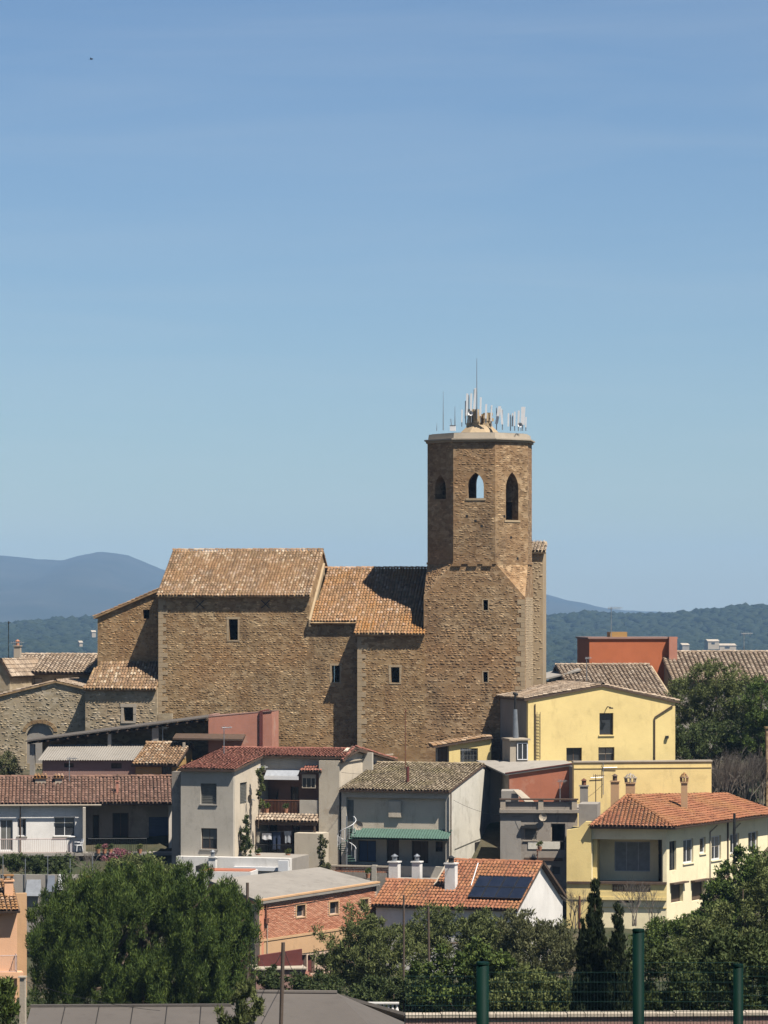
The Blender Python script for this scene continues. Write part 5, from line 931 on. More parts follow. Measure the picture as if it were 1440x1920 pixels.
# R: grey roofed store with rust wall
f = Fr(955, 234.5, -6); zb = -18; R_ = thing('rust_wall_store', 'store with a worn rust-red wall and flat grey roof below the yellow gable', 'shed', f, 2, 3, zb)
u1 = f.u(1078, 0); fc = Fac(f, 'f', 0.0); zl, zr_ = f.z(1453, 0, 0), f.z(1434, u1, 0); wall(R_, fc, [(0, zb), (u1, zb), (u1, zr_), (0, zl)], 'rust')
bk = [f.uz(893, 1424, 4.5)]; ub_ = f.u(893, 4.5); MB(f).solid([(-.3, -.15, zl - .02), (u1, -.15, zr_ - .02), (u1, 4.6, zr_ + .02), (ub_, 4.6, f.z(1428, 0, 4.6))], (0, 0, .1)).build('roof', 'concrete', R_)
wall(R_, Fac(f, 'l', .0), [(.352, zb), (4.4, zb), (4.4, zl), (.352, zl)], 'dirtyshadegrey'); MB(f).solid([(-.3, -.2, zl + .1), (u1, -.2, zr_ + .1), (u1, .02, zr_ + .1), (-.3, .02, zl + .1)], (0, 0, .06)).build('coping', 'maroon', R_); wall(R_, Fac(f, 'f', 4.3), [(ub_ + .3, zb), (u1, zb), (u1, zr_), (ub_ + .3, f.z(1430, 0, 4.3))], 'concrete')
# V: yellow terrace wall
f = Fr(1076, 233.5, -10); zb = -18.5; V_ = thing('yellow_terrace_wall', 'long yellow retaining wall with a ledge below the yellow gable house', 'wall', f, 5, 1, zb)
u1 = f.u(1334, 0); zt = f.z(1429, 4, 0); MB(f).box(0, u1, 0, .5, zb, zt).build('wall', 'yellowworn', V_); MB(f).box(-.05, u1 + .06, -.08, .56, zt + .001, zt + .1).build('coping', 'coping', V_); MB(f).box(0, u1, -.05, -.002, zt - .42, zt - .34).build('ledge', 'yellowworn', V_); MB(f).box(0, u1, .5, 4.5, zb, zt - .3).build('terrace', 'concrete', V_)
m = MB(f); a = f.u(1131, -.1); z_ = f.z(1430, a, 0); m.tube([(a, -.1, z_), (a, -.1, f.z(1490, a, 0))], .03, 5).tube([(a, -.1, z_ - .35), (a + 1, -.12, z_ - .33)], .025, 5).tube([(a - .9, -.1, f.z(1458, a, 0)), (a, -.1, f.z(1457, a, 0))], .025, 5); m.build('pipes', 'galv', V_)
# S: dirty grey house with parapet
f = Fr(938, 227, 3); zb = -21; S_ = thing('dirty_grey_house', 'dirty grey house with a roof parapet, stained walls and one dark open window', 'house', f, 2, 3, zb)
u1 = f.u(1083, 0); fc = Fac(f, 'f', 0.0); zt = f.z(1524, 2, 0); hs = [fc.rect(983, 1546, 1006, 1575), fc.rect(1033, 1544, 1060, 1594), fc.rect(1035, 1624, 1052, 1641)]
shell(S_, f, 0, u1, 0, 7, zb, lambda u, v: zt, 'dirtyshadegrey', fh=hs); window(S_, fc, hs[0], 'shutter', frame='coping', mull=0, sill='coping', d=.05); window(S_, fc, hs[2], 'shutter', frame='concrete', mull=0); w = window(S_, fc, hs[1], 'none', frame='coping', mull=0, d=.1)
railing(w, f, [(hs[1][0], .05, hs[1][2]), (hs[1][1], .05, hs[1][2])], .6, 'darkmetal', .12, .014, 'balustrade')
MB(f).box(-.05, u1 + .1, -.25, 7, zt + .002, zt + .22).build('cornice', 'dirtyshadegrey', S_); zp = f.z(1500, 2, 0)
for px in (941, 1012, 1075): x = f.u(px, 0); MB(f).box(x - .1, x + .25, -.15, .2, zt + .221, zp).build('pier', 'coping', S_)
MB(f).box(.1, u1 - .15, -.02, .12, zt + .222, zp - .12).build('parapet', 'dirtyshadegrey', S_); MB(f).box(-.05, u1 + .05, -.2, .26, zp + .001, zp + .1).build('coping', 'wood', S_)
a = fc.rect(990, 1578, 1050, 1592); MB(f).fbox(fc, *a, -.05, 0).build('plaster_patch', 'limewash', S_); a = fc.rect(983, 1608, 1055, 1614); MB(f).fbox(fc, *a, -.12, 0).build('ledge', 'wood', S_); a = fc.rect(977, 1548, 1008, 1553); MB(f).fbox(fc, *a, -.3, 0).build('hood', 'darkmetal', S_)
a = fc.rect(938, 1535, 977, 1618); MB(f).fbox(fc, *a, -.035, 0).build('render_patch', 'concrete', S_)
p = [f.uz(x, y, .9) for x, y in ((962, 1483), (976, 1483), (1003, 1505), (988, 1507))]; MB(f).solid([(p[0][0], 1.4, p[0][1]), (p[1][0], 1.4, p[1][1]), (p[2][0], .4, p[2][1]), (p[3][0], .4, p[3][1])], (0, 0, .05)).build('skylight', 'coping', S_)
p = [f.uz(x, y, 1.6) for x, y in ((940, 1483), (972, 1483))]; MB(f).box(p[0][0], p[1][0], 1.5, 4, zt + .222, p[0][1]).build('roof_hut', 'concrete', S_)
c0 = f.u(1095, 1); chimney(S_, f, c0, 1.2, zt - .5, f.z(1474, 0, 1.2), .55, .5, 'concrete', 'pipe', 'rustmetal')
# X + W: yellow house with hipped roof and loggia
f = Fr(1250, 221, 8); g2 = Fr(1250, 221, 30); zb = -22.5; W_ = thing('yellow_hip_house', 'pale yellow house with an orange hipped roof, loggia and rows of windows', 'house', f, -2, 4, zb)
u0 = f.u(1109, 0); ux = f.u(1063, 0); fc = Fac(f, 'f', 0.0); ze = f.z(1551, -2, -.5); lv = (u0 + .05, -.25, f.z(1655, -2, 0), f.z(1574, -2, 0)); lw = fc.rect(1157, 1657, 1189, 1664)
v1 = 14.5
wall(W_, fc, [(u0 + .002, zb), (0, zb), (0, ze), (u0 + .002, ze)], 'yellow', [lv, fc.rect(1156, 1651 + 5, 1188, 1666) if False else (fc.rect(1157, 1652, 1189, 1663))], .3) if False else wall(W_, fc, [(u0 + .002, zb), (0, zb), (0, ze), (u0 + .002, ze)], 'paleyellow', [lv], .3)
q = fc.rect(1157, 1655 - 2, 1189, 1664); q = fc.rect(1157, 1653, 1189, 1664)
fb = Fac(f, 'f', 2.6); hq = fb.rect(1152, 1578, 1219, 1634); wall(W_, fb, [(u0, zb + 2), (-.7, zb + 2), (-.7, ze), (u0, ze)], 'paleyellow', [hq], .25); window(W_, fb, hq, 'glass', frame='galv', mull=2, name='patio_door', pm='curtain')
zf = f.z(1656, -2, 0); MB(f).box(u0 + .05, -.25, .302, 2.598, zf - .25, zf - .03).build('loggia_floor', 'coping', W_); MB(f).box(u0 + .06, -.26, .302, 2.598, f.z(1573, -2, 0), f.z(1573, -2, 0) + .15).build('loggia_ceiling', 'paleyellow', W_)
wall(W_, Fac(f, 'l', u0 + .002), [(.302, zb), (9, zb), (9, ze), (.302, ze)], 'yellow')
# balcony front with lattice panels
bx0, bx1 = f.u(1066, -.2), f.u(1250, -.2); zt1 = f.z(1655, -2, -.2); zbm = f.z(1682, -2, -.2); MB(f).box(bx0, bx1, -.24, -.07, zbm + .001, zt1 - .62).build('parapet', 'yellow', W_); MB(f).box(bx0 - .08, bx1 + .0, -.36, .02, zt1 - .1, zt1 + .05).build('coping', 'wood', W_); MB(f).box(bx0, bx1, -.3, -.003, zbm - .2, zbm).build('balcony_slab', 'yellow', W_)
for a, b in ((1066, 1082), (1122, 1148), (1220, 1250)): MB(f).box(f.u(a, -.2), f.u(b, -.2), -.22, -.09, zt1 - .619, zt1 - .101).build('parapet_pier', 'yellow', W_)
for a, b in ((1082, 1122), (1148, 1220)):
    x0, x1 = f.u(a, -.2), f.u(b, -.2); m = MB(f); n = int((x1 - x0) / .16)
    for i in range(n): x = x0 + (i + .5) * (x1 - x0) / n; m.cyl((x - .06, -.15, zt1 - .62), (x + .06, -.15, zt1 - .1), .025, n=4).cyl((x + .06, -.15, zt1 - .62), (x - .06, -.15, zt1 - .1), .025, n=4)
    m.build('lattice', 'rustmetal', W_)
q = fc.rect(1157, 1687 - 3, 1189, 1694 - 2); q = fc.rect(1156, 1651 + 0, 1188, 1662)
qq = fc.rect(1157, 1651, 1188, 1661); a = f.uz(1156, 1661, -.02), f.uz(1189, 1651, -.02)
# basement slot window below the slab
aw = fc.rect(1157, 1683 - 31 + 32, 1189, 1694); MB(f).fbox(fc, aw[0], aw[1], aw[2] + .05, aw[3], -.012, .0).build('vent_slot', 'dark', W_)
MB(f).box(f.u(1085, -.2), f.u(1089, -.2), -.3, -.1, zb, zbm - .251).build('post', 'rustmetal', W_)
MB(f).box(u0, 0, -.06, -.002, zbm - .75, zbm - .68).build('ledge', 'yellow', W_)
# X block, same house
zx = f.z(1545, ux, .3); wall(W_, Fac(f, 'f', -.25), [(ux, zb), (u0, zb), (u0, f.z(1540, u0, 0)), (f.u(1098, -.25), f.z(1540, u0, 0)), (f.u(1084, -.25), f.z(1552, ux, 0)), (ux, f.z(1556, ux, 0))], 'yellow', (), .5); MB(f).box(ux + .01, u0 - .01, .252, 5, zb, f.z(1558, ux, 0)).build('side_block', 'yellowworn', W_)
MB(f).box(f.u(1085, 1.2), f.u(1120, 1.2), 1.2, 4, zb, f.z(1509, 0, 1.2)).build('rear_block', 'concrete', W_)
# right facade in its own direction
gc = Fac(g2, 'r', 0.0); vE = g2.v(1436, 0); zE = ze; rects = [(1255, 1577, 1268, 1632), (1281, 1573, 1300, 1618), (1312, 1570, 1323, 1600), (1334, 1567, 1352, 1612), (1369, 1563, 1386, 1600), (1403, 1559, 1421, 1597)]
doors = [(1258, 1657, 1281, 1692), (1297, 1652, 1322, 1688), (1332, 1648, 1358, 1698)]
gh = [gc.rect(*r) for r in rects + doors]; wall(W_, gc, [(.002, zb), (vE, zb), (vE, ze), (.002, ze)], 'paleyellow', gh, .35)
for i, r in enumerate(gh):
    if i < 6: window(W_, gc, r, 'glass', frame='whitepaint' if i else 'darkmetal', mull=1 if i != 2 else 0, d=.14, sill='paleyellow' if i else None, bar=.09)
    else: window(W_, gc, r, 'door' if i < 8 else 'glass', frame='wood', pm='shutterbrown' if i < 8 else None, mull=0, name='door', d=.25); MB(g2).fbox(gc, r[0] - .2, r[1] + .2, r[3] + .02, r[3] + .12, -.35, 0).build('hood', 'wood', W_)
wall(W_, Fac(g2, 'f', vE + .002), [(-7, zb), (0, zb), (0, ze), (-7, ze)], 'paleyellow')
for px, y0 in ((1332, 1560), (1376, 1556)): v_ = g2.v(px, .06); MB(g2).tube([(.3, v_ + .6, g2.z(y0 - 12, 0, v_)), (.06, v_, g2.z(y0, 0, v_)), (.06, v_, zb)], .045).build('drain_pipe', 'coping', W_)
v_ = g2.v(1365, .06); MB(g2).cyl((.06, v_, ze), (.06, v_, zb), .06).build('drain_pipe', 'wood', W_); m = MB(f)
# hipped roof: eave line left front, right side; ridge
A_ = Vector((f.u(1106, -.6), -.6, ze)); wB = g2.W((.85, -.45, ze)); Bp = Vector(f.loc(wB)); Bp.z = ze; wC = g2.W((.85, vE + .6, ze)); Cp = Vector(f.loc(wC))
pk = P(1176, 1487, 226.5); Pk = Vector(f.loc(pk)); pk2 = P(1200, 1486, 229); Pk2 = Vector(f.loc(pk2)); Rr = Vector(f.loc(g2.W((-3.2, vE + .6, ze + 1.1))))
pz = ze + 1.75; Pk.z = pz
lf = lin(f, [A_, Bp, Pk]); rt = lin(f, [Bp, Cp, Pk]); Rr.z = rt(Rr.x, Rr.y)
rf = tile_roof(W_, f, [A_, Bp, Pk], 'tile_orange', .25, under='wood'); tile_roof(W_, f, [Bp, Cp, Rr, Pk], 'tile_orange', .25, under='wood'); ridge_tiles(rf, f, Bp + Vector((0, 0, .05)), Pk + Vector((0, 0, .05)), 'tile_orange'); ridge_tiles(rf, f, Pk, Rr, 'tile_orange'); ridge_tiles(rf, f, A_ + Vector((0, 0, .04)), Pk + Vector((0, 0, .04)), 'tile_orange')
D_ = Vector(f.loc(g2.W((-7.2, vE + .6, ze)))); E_ = Vector((u0 - .3, 9, ze)); MB(f).add([A_, Pk, Rr, Cp, D_, E_], [(0, 1, 5), (1, 2, 4, 5), (2, 3, 4)]).build('roof', 'tile_orange', W_)
def on(px, py, base, w, top, cap, mt='sand'):
    # find depth on the right roof plane
    lo, hi = 215.0, 245.0
    for _ in range(40):
        mid = (lo + hi) / 2; p = f.loc(P(px, base, mid)); 
        if p[2] > rt(p[0], p[1]): lo = mid
        else: hi = mid
    p = f.loc(P(px, base, lo)); chimney(W_, f, p[0], p[1], p[2] - .4, f.z(top, p[0], p[1]), w, w, mt, cap, 'tile_amber')
on(1283, 1517, 1517, .42, 1468, 'arched'); p = f.loc(P(1182, 1493, 227.5)); chimney(W_, f, p[0], p[1], ze, f.z(1469, p[0], p[1]), .62, .55, 'sand', 'arched', 'coping'); p = f.loc(P(1153, 1505, 226)); chimney(W_, f, p[0], p[1], ze, f.z(1466, p[0], p[1]), .55, .5, 'sand', 'pipe', 'shutterbrown')
tv_antenna('slim television aerial between the chimneys of the yellow hip-roofed house', 1117, 1452, 1500, 226, .6, 0, 5, 'shutterbrown', 2)
# ---------------------------------------------------------------- AA: houses behind on the right
f = Fr(1105, 268, -6); zb = -16; A2 = thing('terracotta_house', 'terracotta red rooftop block with flat top behind the yellow gable house', 'house', f, 4, 3, zb); u1 = f.u(1268, 0); zt = f.z(1198, 4, 0)
shell(A2, f, 0, u1, 0, 6, zb, lambda u, v: zt, 'terracotta'); MB(f).box(-.12, u1 + .12, -.12, 6.1, zt + .001, zt + .14).build('coping', 'dustpink', A2)
x = f.u(1261, -.4); MB(f).box(x - .3, x + .35, -.55, -.002, zb, f.z(1194, x, -.4)).build('chimney', 'pink', A2); x = f.u(1158, 3); MB(f).box(x - .7, x + .7, 2.5, 4, zt + .141, zt + .55).build('roof_hut', 'ochre', A2)
f = Fr(1080, 259, -8); zb = -16; A3 = thing('weathered_roof_house', 'house with a weathered tan tiled roof in front of the terracotta block', 'house', f, 4, 4, zb); u0, u1 = 0, f.u(1262, 0); ze, zr = f.z(1308, 3, 0), f.z(1247, 3, 7.5)
shell(A3, f, 0, u1, 0, 15, zb, gtop(0, 7.5, 15, ze, zr), 'stone_pale', vb=[7.5]); gable_u(A3, f, 0, u1 - .4, 0, 7.5, 8.2, ze, zr, 'tile_grey', .3, .2, ze2=zr - .3, pitch=.32, under='wood')
MB(f).solid([(f.u(1022, 5), 5, f.z(1275, 0, 5)), (f.u(1090, 5), 5, f.z(1258, 0, 5)), (f.u(1090, 5), 9, f.z(1258, 0, 5) + .2), (f.u(1022, 5), 9, f.z(1275, 0, 5) + .2)], (0, 0, .12)).build('side_roof', 'concrete', A3); x = f.u(1024, 5.3); MB(f).box(x, -.01, 5.3, 8.7, zb, f.z(1278, 0, 5)).build('side_wall', 'stone_pale', A3)
f = Fr(1262, 264, -4); zb = -15; A4 = thing('long_tiled_house', 'long low house with a tan tiled roof at the right edge behind the trees', 'house', f, 4, 4, zb); u1 = f.u(1500, 0); ze, zr = f.z(1280, 4, -.4), f.z(1223, 4, 6)
shell(A4, f, 0, u1, 0, 12, zb, gtop(0, 6, 12, ze + .2, zr), 'concrete', vb=[6]); gable_u(A4, f, 0, u1, 0, 6, 12, ze + .2, zr, 'tile_grey', .4, .15, pitch=.36, under='wood')
tv_antenna('tall white television aerial above the terracotta block', 1146, 1138, 1195, 270, .9, 10, 7, 'galv', 1.5)
tv_antenna('small aerial left of the tan tiled roof, beside the tower', 1100, 1232, 1250, 262, .4, 0, 4, 'galv', 1.5)
# stone garden wall at the far right edge
b = P(1437, 1425, 240); f = Fr(x=b.x, Y=b.y, deg=-5); T = thing('stone_gate_pier', 'pale stone pier at the right edge above the bare trees', 'pier', f, .5, 0, -16); MB(f).box(0, 1.4, 0, .5, -16, f.z(1366, 0, 0)).build('pier', 'stone', T); MB(f).box(-.08, 1.5, -.08, .58, f.z(1366, 0, 0) + .001, f.z(1366, 0, 0) + .12).build('coping', 'stone', T)
# far white farmhouses in the forest
for i, (px, py, Y, w_, h_, lab) in enumerate(((1338, 1212, 2250, 8, 4.5, 'tall pale farmhouse in the far wood, right side'), (1365, 1214, 2280, 12, 2.4, 'long low pale farmhouse right of the tall one in the far wood'), (152, 1207, 2300, 2.2, 1.8, 'tiny white hut in the far wood on the left'), (176, 1190, 2500, 3, 3, 'pale building in the far wood just left of the church aisle'), (1286, 1215, 2260, 5, 3, 'small grey farm building in the far wood above the tan roof'))):
    b = P(px, py, Y); f = Fr(x=b.x, Y=Y, deg=-15); T = thing('farmhouse', lab, 'farmhouse', f, 0, 0, b.z - 3, 'pale buildings in the far wood'); z1 = b.z + h_
    MB(f).box(-w_ / 2, w_ / 2, 0, 7, b.z - 2, z1 - 1).build('wall', 'coping' if i < 4 else 'concrete', T); MB(f).add([(-w_ / 2 - .3, -.4, z1 - 1.05), (w_ / 2 + .3, -.4, z1 - 1.05), (w_ / 2 + .3, 3.5, z1 + .3), (-w_ / 2 - .3, 3.5, z1 + .3), (w_ / 2 + .3, 7.4, z1 - 1.05), (-w_ / 2 - .3, 7.4, z1 - 1.05)], [(0, 1, 2, 3), (3, 2, 4, 5), (0, 3, 5), (1, 4, 2)]).build('roof', 'coping', T)
    if i < 2: MB(f).box(-w_ * .2, w_ * .1, -.05, 0, z1 - 3.2, z1 - 1.9).build('window', 'glass', T)
# ---------------------------------------------------------------- lower row
# Y: white house with orange roof and solar panels
f = Fr(705, 212, 20); zb = -23; Yh = thing('solar_roof_house', 'white house with an orange tiled roof, three white chimneys and solar panels', 'house', f, 4, 3, zb)
ua = f.u(796, 0); u1 = f.u(968, 0); vr = f.v(1012, u1); v2 = f.v(1052, u1); ze = f.z(1701, 4, -.35); zr = f.z(1618, u1, vr); mm = (zr - ze) / (vr + .35); za = lambda v: ze + mm * (v + .35); ze2 = f.z(1680, u1, v2); ty = lambda u, v: (za(v) if v < vr else zr - (zr - ze2) * (v - vr) / (v2 - vr)) - .06
fc = Fac(f, 'f', 0.0); hy = [fc.rect(716, 1748, 726, 1772)]
wall(Yh, fc, [(0, zb), (u1, zb), (u1, ty(0, 0)), (0, ty(0, 0))], 'white', [hy[0]]); window(Yh, fc, hy[0], 'glass', frame='wood', mull=0)
wall(Yh, Fac(f, 'r', u1), [(.352, zb), (v2, zb), (v2, ty(0, v2)), (vr, ty(0, vr)), (.352, ty(0, .352))], 'white'); vA = vr * .5; wall(Yh, Fac(f, 'l', 0), [(.352, zb), (vA, zb), (vA, za(vA) - .06), (.352, ty(0, .352))], 'white'); wall(Yh, Fac(f, 'l', ua), [(vA - .35, zb), (v2, zb), (v2, ty(0, v2)), (vr, ty(0, vr)), (vA - .35, ty(0, vA - .35))], 'white'); wall(Yh, Fac(f, 'f', v2), [(ua, zb), (u1, zb), (u1, ze2), (ua, ze2)], 'white')
wall(Yh, Fac(f, 'f', vA), [(0, zb), (ua, zb), (ua, za(vA) - .06), (0, za(vA) - .06)], 'white', (), .2)
rf = tile_roof(Yh, f, [(-.2, -.4, za(-.4)), (u1 + .2, -.4, za(-.4)), (u1 + .2, vr, zr), (ua, vr, zr), (ua, vA, za(vA)), (-.2, vA, za(vA))], 'tile_orange', .23, under='wood')
m2 = (zr - ze2) / (v2 - vr); tile_roof(Yh, f, [(u1 + .2, v2 + .3, ze2 - .3 * m2), (ua - .1, v2 + .3, ze2 - .3 * m2), (ua - .1, vr + .01, zr), (u1 + .2, vr + .01, zr)], 'tile_orange', .23, under='wood'); ridge_tiles(rf, f, (ua, vr, zr + .03), (u1 + .2, vr, zr + .03), 'tile_orange'); ridge_tiles(rf, f, (-.2, vA, za(vA) + .03), (ua, vA, za(vA) + .03), 'tile_orange')
nn = Vector((0, -mm, 1)).normalized(); 
def onroof(px, py):
    lo, hi = 205.0, 225.0
    for _ in range(40):
        mid = (lo + hi) / 2; p = f.loc(P(px, py, mid))
        if p[2] > za(p[1]): lo = mid
        else: hi = mid
    return Vector(f.loc(P(px, py, lo)))
MB(f).solid([(ua - .06, vA - .6, za(vA - .6) + .02), (ua + .05, vA - .6, za(vA - .6) + .02), (ua + .05, vr, zr + .02), (ua - .06, vr, zr + .02)], nn * .12).build('verge_mortar', 'coping', Yh)
p0, p1 = onroof(897, 1622), onroof(884, 1664); MB(f).cyl(p0 + nn * .15, p1 + nn * .15, .035, n=5).build('cable_duct', 'whitepaint', Yh)
q0, q1, q3 = onroof(862, 1688), onroof(954, 1688), onroof(887, 1648); 
du = (q1.x - q0.x) * 1.12; T = thing('solar_array', 'dark solar panel array mounted on the orange tiled roof', 'solar panels', f, q0.x, q0.y, q0.z); vlo, vhi = q0.y, q3.y
for j in range(2):
    for i in range(4):
        a, b = q0.x + .55 + (du) * i / 4 + .012, q0.x + .55 + du * (i + 1) / 4 - .012; c, d = vlo + (vhi - vlo) * j / 2 + .012, vlo + (vhi - vlo) * (j + 1) / 2 - .012
        o = MB(f).solid([Vector((x, y, za(y))) + nn * .22 for x, y in ((a, c), (b, c), (b, d), (a, d))], nn * .04).build('solar_panel', 'solar', T); m = MB(f)
        for x0, x1, y0, y1 in ((a, b, c, c + .03), (a, b, d - .03, d), (a, a + .03, c + .03, d - .03), (b - .03, b, c + .03, d - .03)): m.solid([Vector((x, y, za(y))) + nn * .262 for x, y in ((x0, y0), (x1, y0), (x1, y1), (x0, y1))], nn * .012)
        m.build('frame', 'darkmetal', o)
for y in (vlo + .3, vhi - .3): MB(f).cyl(Vector((q0.x + .5, y, za(y))) + nn * .19, Vector((q0.x + du + .6, y, za(y))) + nn * .19, .03, n=5).build('rail', 'galv', T)
for px, base, top, w_, d_ in ((740, 1665, 1617, .62, .55), (782, 1660, 1617, .55, .5), (846, 1668, 1620, .68, .55)):
    p = onroof(px, base) if px > 800 else Vector(f.loc(P(px, base, 214.5))); chimney(Yh, f, p.x, p.y, min(p.z, za(p.y)) - .6, f.z(top, p.x, p.y), w_, d_, 'white', 'pipe', 'darkmetal' if px > 800 else 'galv')
MB(f).solid([(u1 + .22, vr, zr - .1), (u1 + .22, v2 + .35, ze2 - .2), (u1 + .22, v2 + .35, ze2 - .02), (u1 + .22, vr, zr + .1)], (.1, 0, 0)).build('verge', 'wood', Yh)
tv_antenna('rusty rod aerial on the gable of the solar roof house', 1008, 1592, 1625, 216, .25, 0, 3, 'rustmetal', 1.2)
# Z: brick building
A, B, C, D = P(486, 1690, 204), P(706, 1656, 214), P(600, 1641, 217), P(390, 1650, 208.5)
ang = math.degrees(math.atan2(-(B.y - A.y), B.x - A.x)); f = Fr(x=A.x, Y=A.y, deg=ang); zb = -24; Z = thing('brick_building', 'brick building with three small windows, plastered base and flat grey roof', 'house', f, 5, 2, zb)
Lw = (B - A).xy.length; fc = Fac(f, 'f', 0.0); hz = [fc.rect(556, 1697, 572, 1719), fc.rect(618, 1691, 634, 1714), fc.rect(676, 1686, 690, 1708)]; la, lb = fc.ab(487, 1766), fc.ab(706, 1734); zt0, zt1 = A.z - .12, B.z - .12
hd = [fc.rect(565, 1790, 575, 1822), fc.rect(577, 1790, 590, 1826)]
wall(Z, fc, [(0, zb), (Lw, zb), (Lw, zt1), (0, zt0)], 'mortar', hz + hd, .35); bricks(Z, fc, [(0.05, la[1] + .1), (Lw, lb[1] + .1), (Lw, zt1 - .02), (.05, zt0 - .02)], 'bricks', hz)
wall(Z, fc, [(0, zb), (hd[0][0] - .02, zb), (hd[0][0] - .02, hd[0][3] + .1), (Lw, hd[0][3] + .1), (Lw, lb[1]), (0, la[1])], 'sand', (), .04, -.045, name='plaster_base'); MB(f).solid([(0, -.09, la[1]), (Lw, -.09, lb[1]), (Lw, -.002, lb[1]), (0, -.002, la[1])], (0, 0, .14)).build('ledge', 'sand', Z)
for h in hz: window(Z, fc, h, 'glass', frame='mortar', mull=0, d=.2, bar=.04); surround(Z, fc, h, 'sand', .09, .03)
for h in hd: window(Z, fc, h, 'door', pm='maroon', frame='wood', mull=0, d=.2, name='door', bar=.05)
lA = Vector(f.loc(A)); lB = Vector(f.loc(B)); lC = Vector(f.loc(C)); lD = Vector(f.loc(D)); pl = lin(f, [lA, lB, lD]); lC.z = pl(lC.x, lC.y)
MB(f).solid([lA + Vector((-.1, -.2, 0)), lB + Vector((.1, -.2, 0)), lC, lD], (0, 0, -.16)).build('roof', 'flatroof', Z); MB(f).solid([lA + Vector((-.1, -.22, .02)), lB + Vector((.1, -.22, .02)), lB + Vector((.1, .1, .02)), lA + Vector((-.1, .1, .02))], (0, 0, .1)).build('coping', 'sand', Z)
dv = Vector((lD.x - lA.x, lD.y - lA.y, 0)); hl = dv.length; w = f.W((lA.x, lA.y, 0)); wd = f.W((lD.x, lD.y, 0)); f3 = Fr(x=wd.x, Y=wd.y, deg=math.degrees(math.atan2(-(w.y - wd.y), w.x - wd.x))); wall(Z, Fac(f3, 'f', 0.0), [(0, zb), (hl - .01, zb), (hl - .01, zt0), (0, lD.z - .2)], 'bricks'); a = f3.u(470, -.05); MB(f3).box(hl - .75, hl - .3, -.1, -.002, zb, zt0 - .1).build('pilaster', 'coping', Z)
MB(f).solid([(Lw - .002, .36, zb), (lC.x, lC.y, zb), (lC.x, lC.y, pl(lC.x, lC.y) - .17), (Lw - .002, .36, pl(Lw, .36) - .17)], (-.3, 0, 0)).build('wall', 'bricks', Z)
x = fc.ab(497, 1700)[0]; MB(f).cyl((x, -.1, zt0), (x, -.1, fc.ab(497, 1722)[1]), .05).box(x - .14, x + .14, -.2, -.02, fc.ab(497, 1722)[1] - .3, fc.ab(497, 1722)[1]).build('drain_hopper', 'rustmetal', Z); MB(f).cyl((x + .1, -.1, fc.ab(497, 1725)[1]), (x + .1, -.1, zb), .03).build('drain_pipe', 'coping', Z)
p = [fc.ab(a, b) for a, b in ((487, 1686), (560, 1676), (706, 1650))]; MB(f).tube([(q[0], -.2, q[1] - .35) for q in p], .02, 4).build('cable', 'darkmetal', Z)
# small outbuilding in front of it
f = Fr(480, 199, -10); zb = -24; T = thing('garden_outbuilding', 'small pink outbuilding with a dark red strip under a thin roof', 'shed', f, 1.5, 1, zb)
u1 = f.u(572, 0); zt = f.z(1818, 1, 0); MB(f).box(0, u1, 0, 2.4, zb, zt).build('wall', 'dustpink', T); MB(f).box(-.15, u1 + .1, -.15, 2.4, zt + .001, zt + .08).build('roof', 'coping', T); z_, z2_ = f.z(1808, 1, .8), f.z(1793, 1, .8); MB(f).solid([(.3, 1.2, zt + .081), (u1, 1.2, zt + .081), (u1, 1.2, z2_ + .35), (.3, 1.2, z2_)], (0, .3, 0)).build('upper_wall', 'maroon', T); a = f.u(596, 0); MB(f).solid([(u1 + .002, 0, zt), (a, .2, f.z(1840, 1, 0)), (a, .2, zb), (u1 + .002, 0, zb)], (0, .25, 0)).build('ramp_wall', 'pink', T)
# low white wall / terrace piece left of the brick building
f = Fr(367, 213, 10); T = thing('red_terrace', 'small terrace with a red-brown top and white rim above the pine', 'terrace', f, 1.5, 0, -21); a, b = f.u(367, 0), f.u(470, 0); zt = f.z(1634, 1, 0); MB(f).box(a, b, 0, 2.2, -21, zt).build('base', 'white', T); MB(f).box(a + .35, b - .1, .15, 2.1, zt + .001, zt + .06).build('floor_tiles', 'rust', T); MB(f).box(a, a + .34, -.02, 2.2, zt + .002, zt + .34).build('end_wall', 'dark', T)
# ---------------------------------------------------------------- foreground grey roofs
f = Fr(480, 122, 4); zb = -18; GR = thing('grey_roof_house', 'low building with a broad grey sheet roof crossed by wire shadows, at the bottom', 'house', f, 3, -3, zb)
r0, r1 = f.u(452, 0), f.u(632, 0); zt = f.z(1862, 2, 0); vf = -7.5; zf = zt - 1.7; e1 = f.u(632, 0) + 3.2; MB(f).solid([(r0 - 1.0, vf, zf), (e1, vf, zf), (r1, 0, zt), (r0, 0, zt + .0)], (0, 0, -.12)).build('roof', 'greyroof', GR); MB(f).solid([(e1, vf, zf), (e1, 3, zf - .1), (r1, .01, zt)], (0, 0, -.12)).build('hip', 'greyroof', GR); MB(f).solid([(e1, 6, zf), (r0 - 1, 6, zf), (r0, .01, zt), (r1, .01, zt)], (0, 0, -.12)).build('rear_roof', 'greyroof', GR)
MB(f).box(r0 - .5, e1 - .4, vf + .4, 5.5, zb, zf - .13).build('wall', 'concrete', GR); MB(f).cyl((r0, 0, zt + .02), (r1, 0, zt + .02), .09, n=8).build('ridge_cap', 'greyroof', GR)
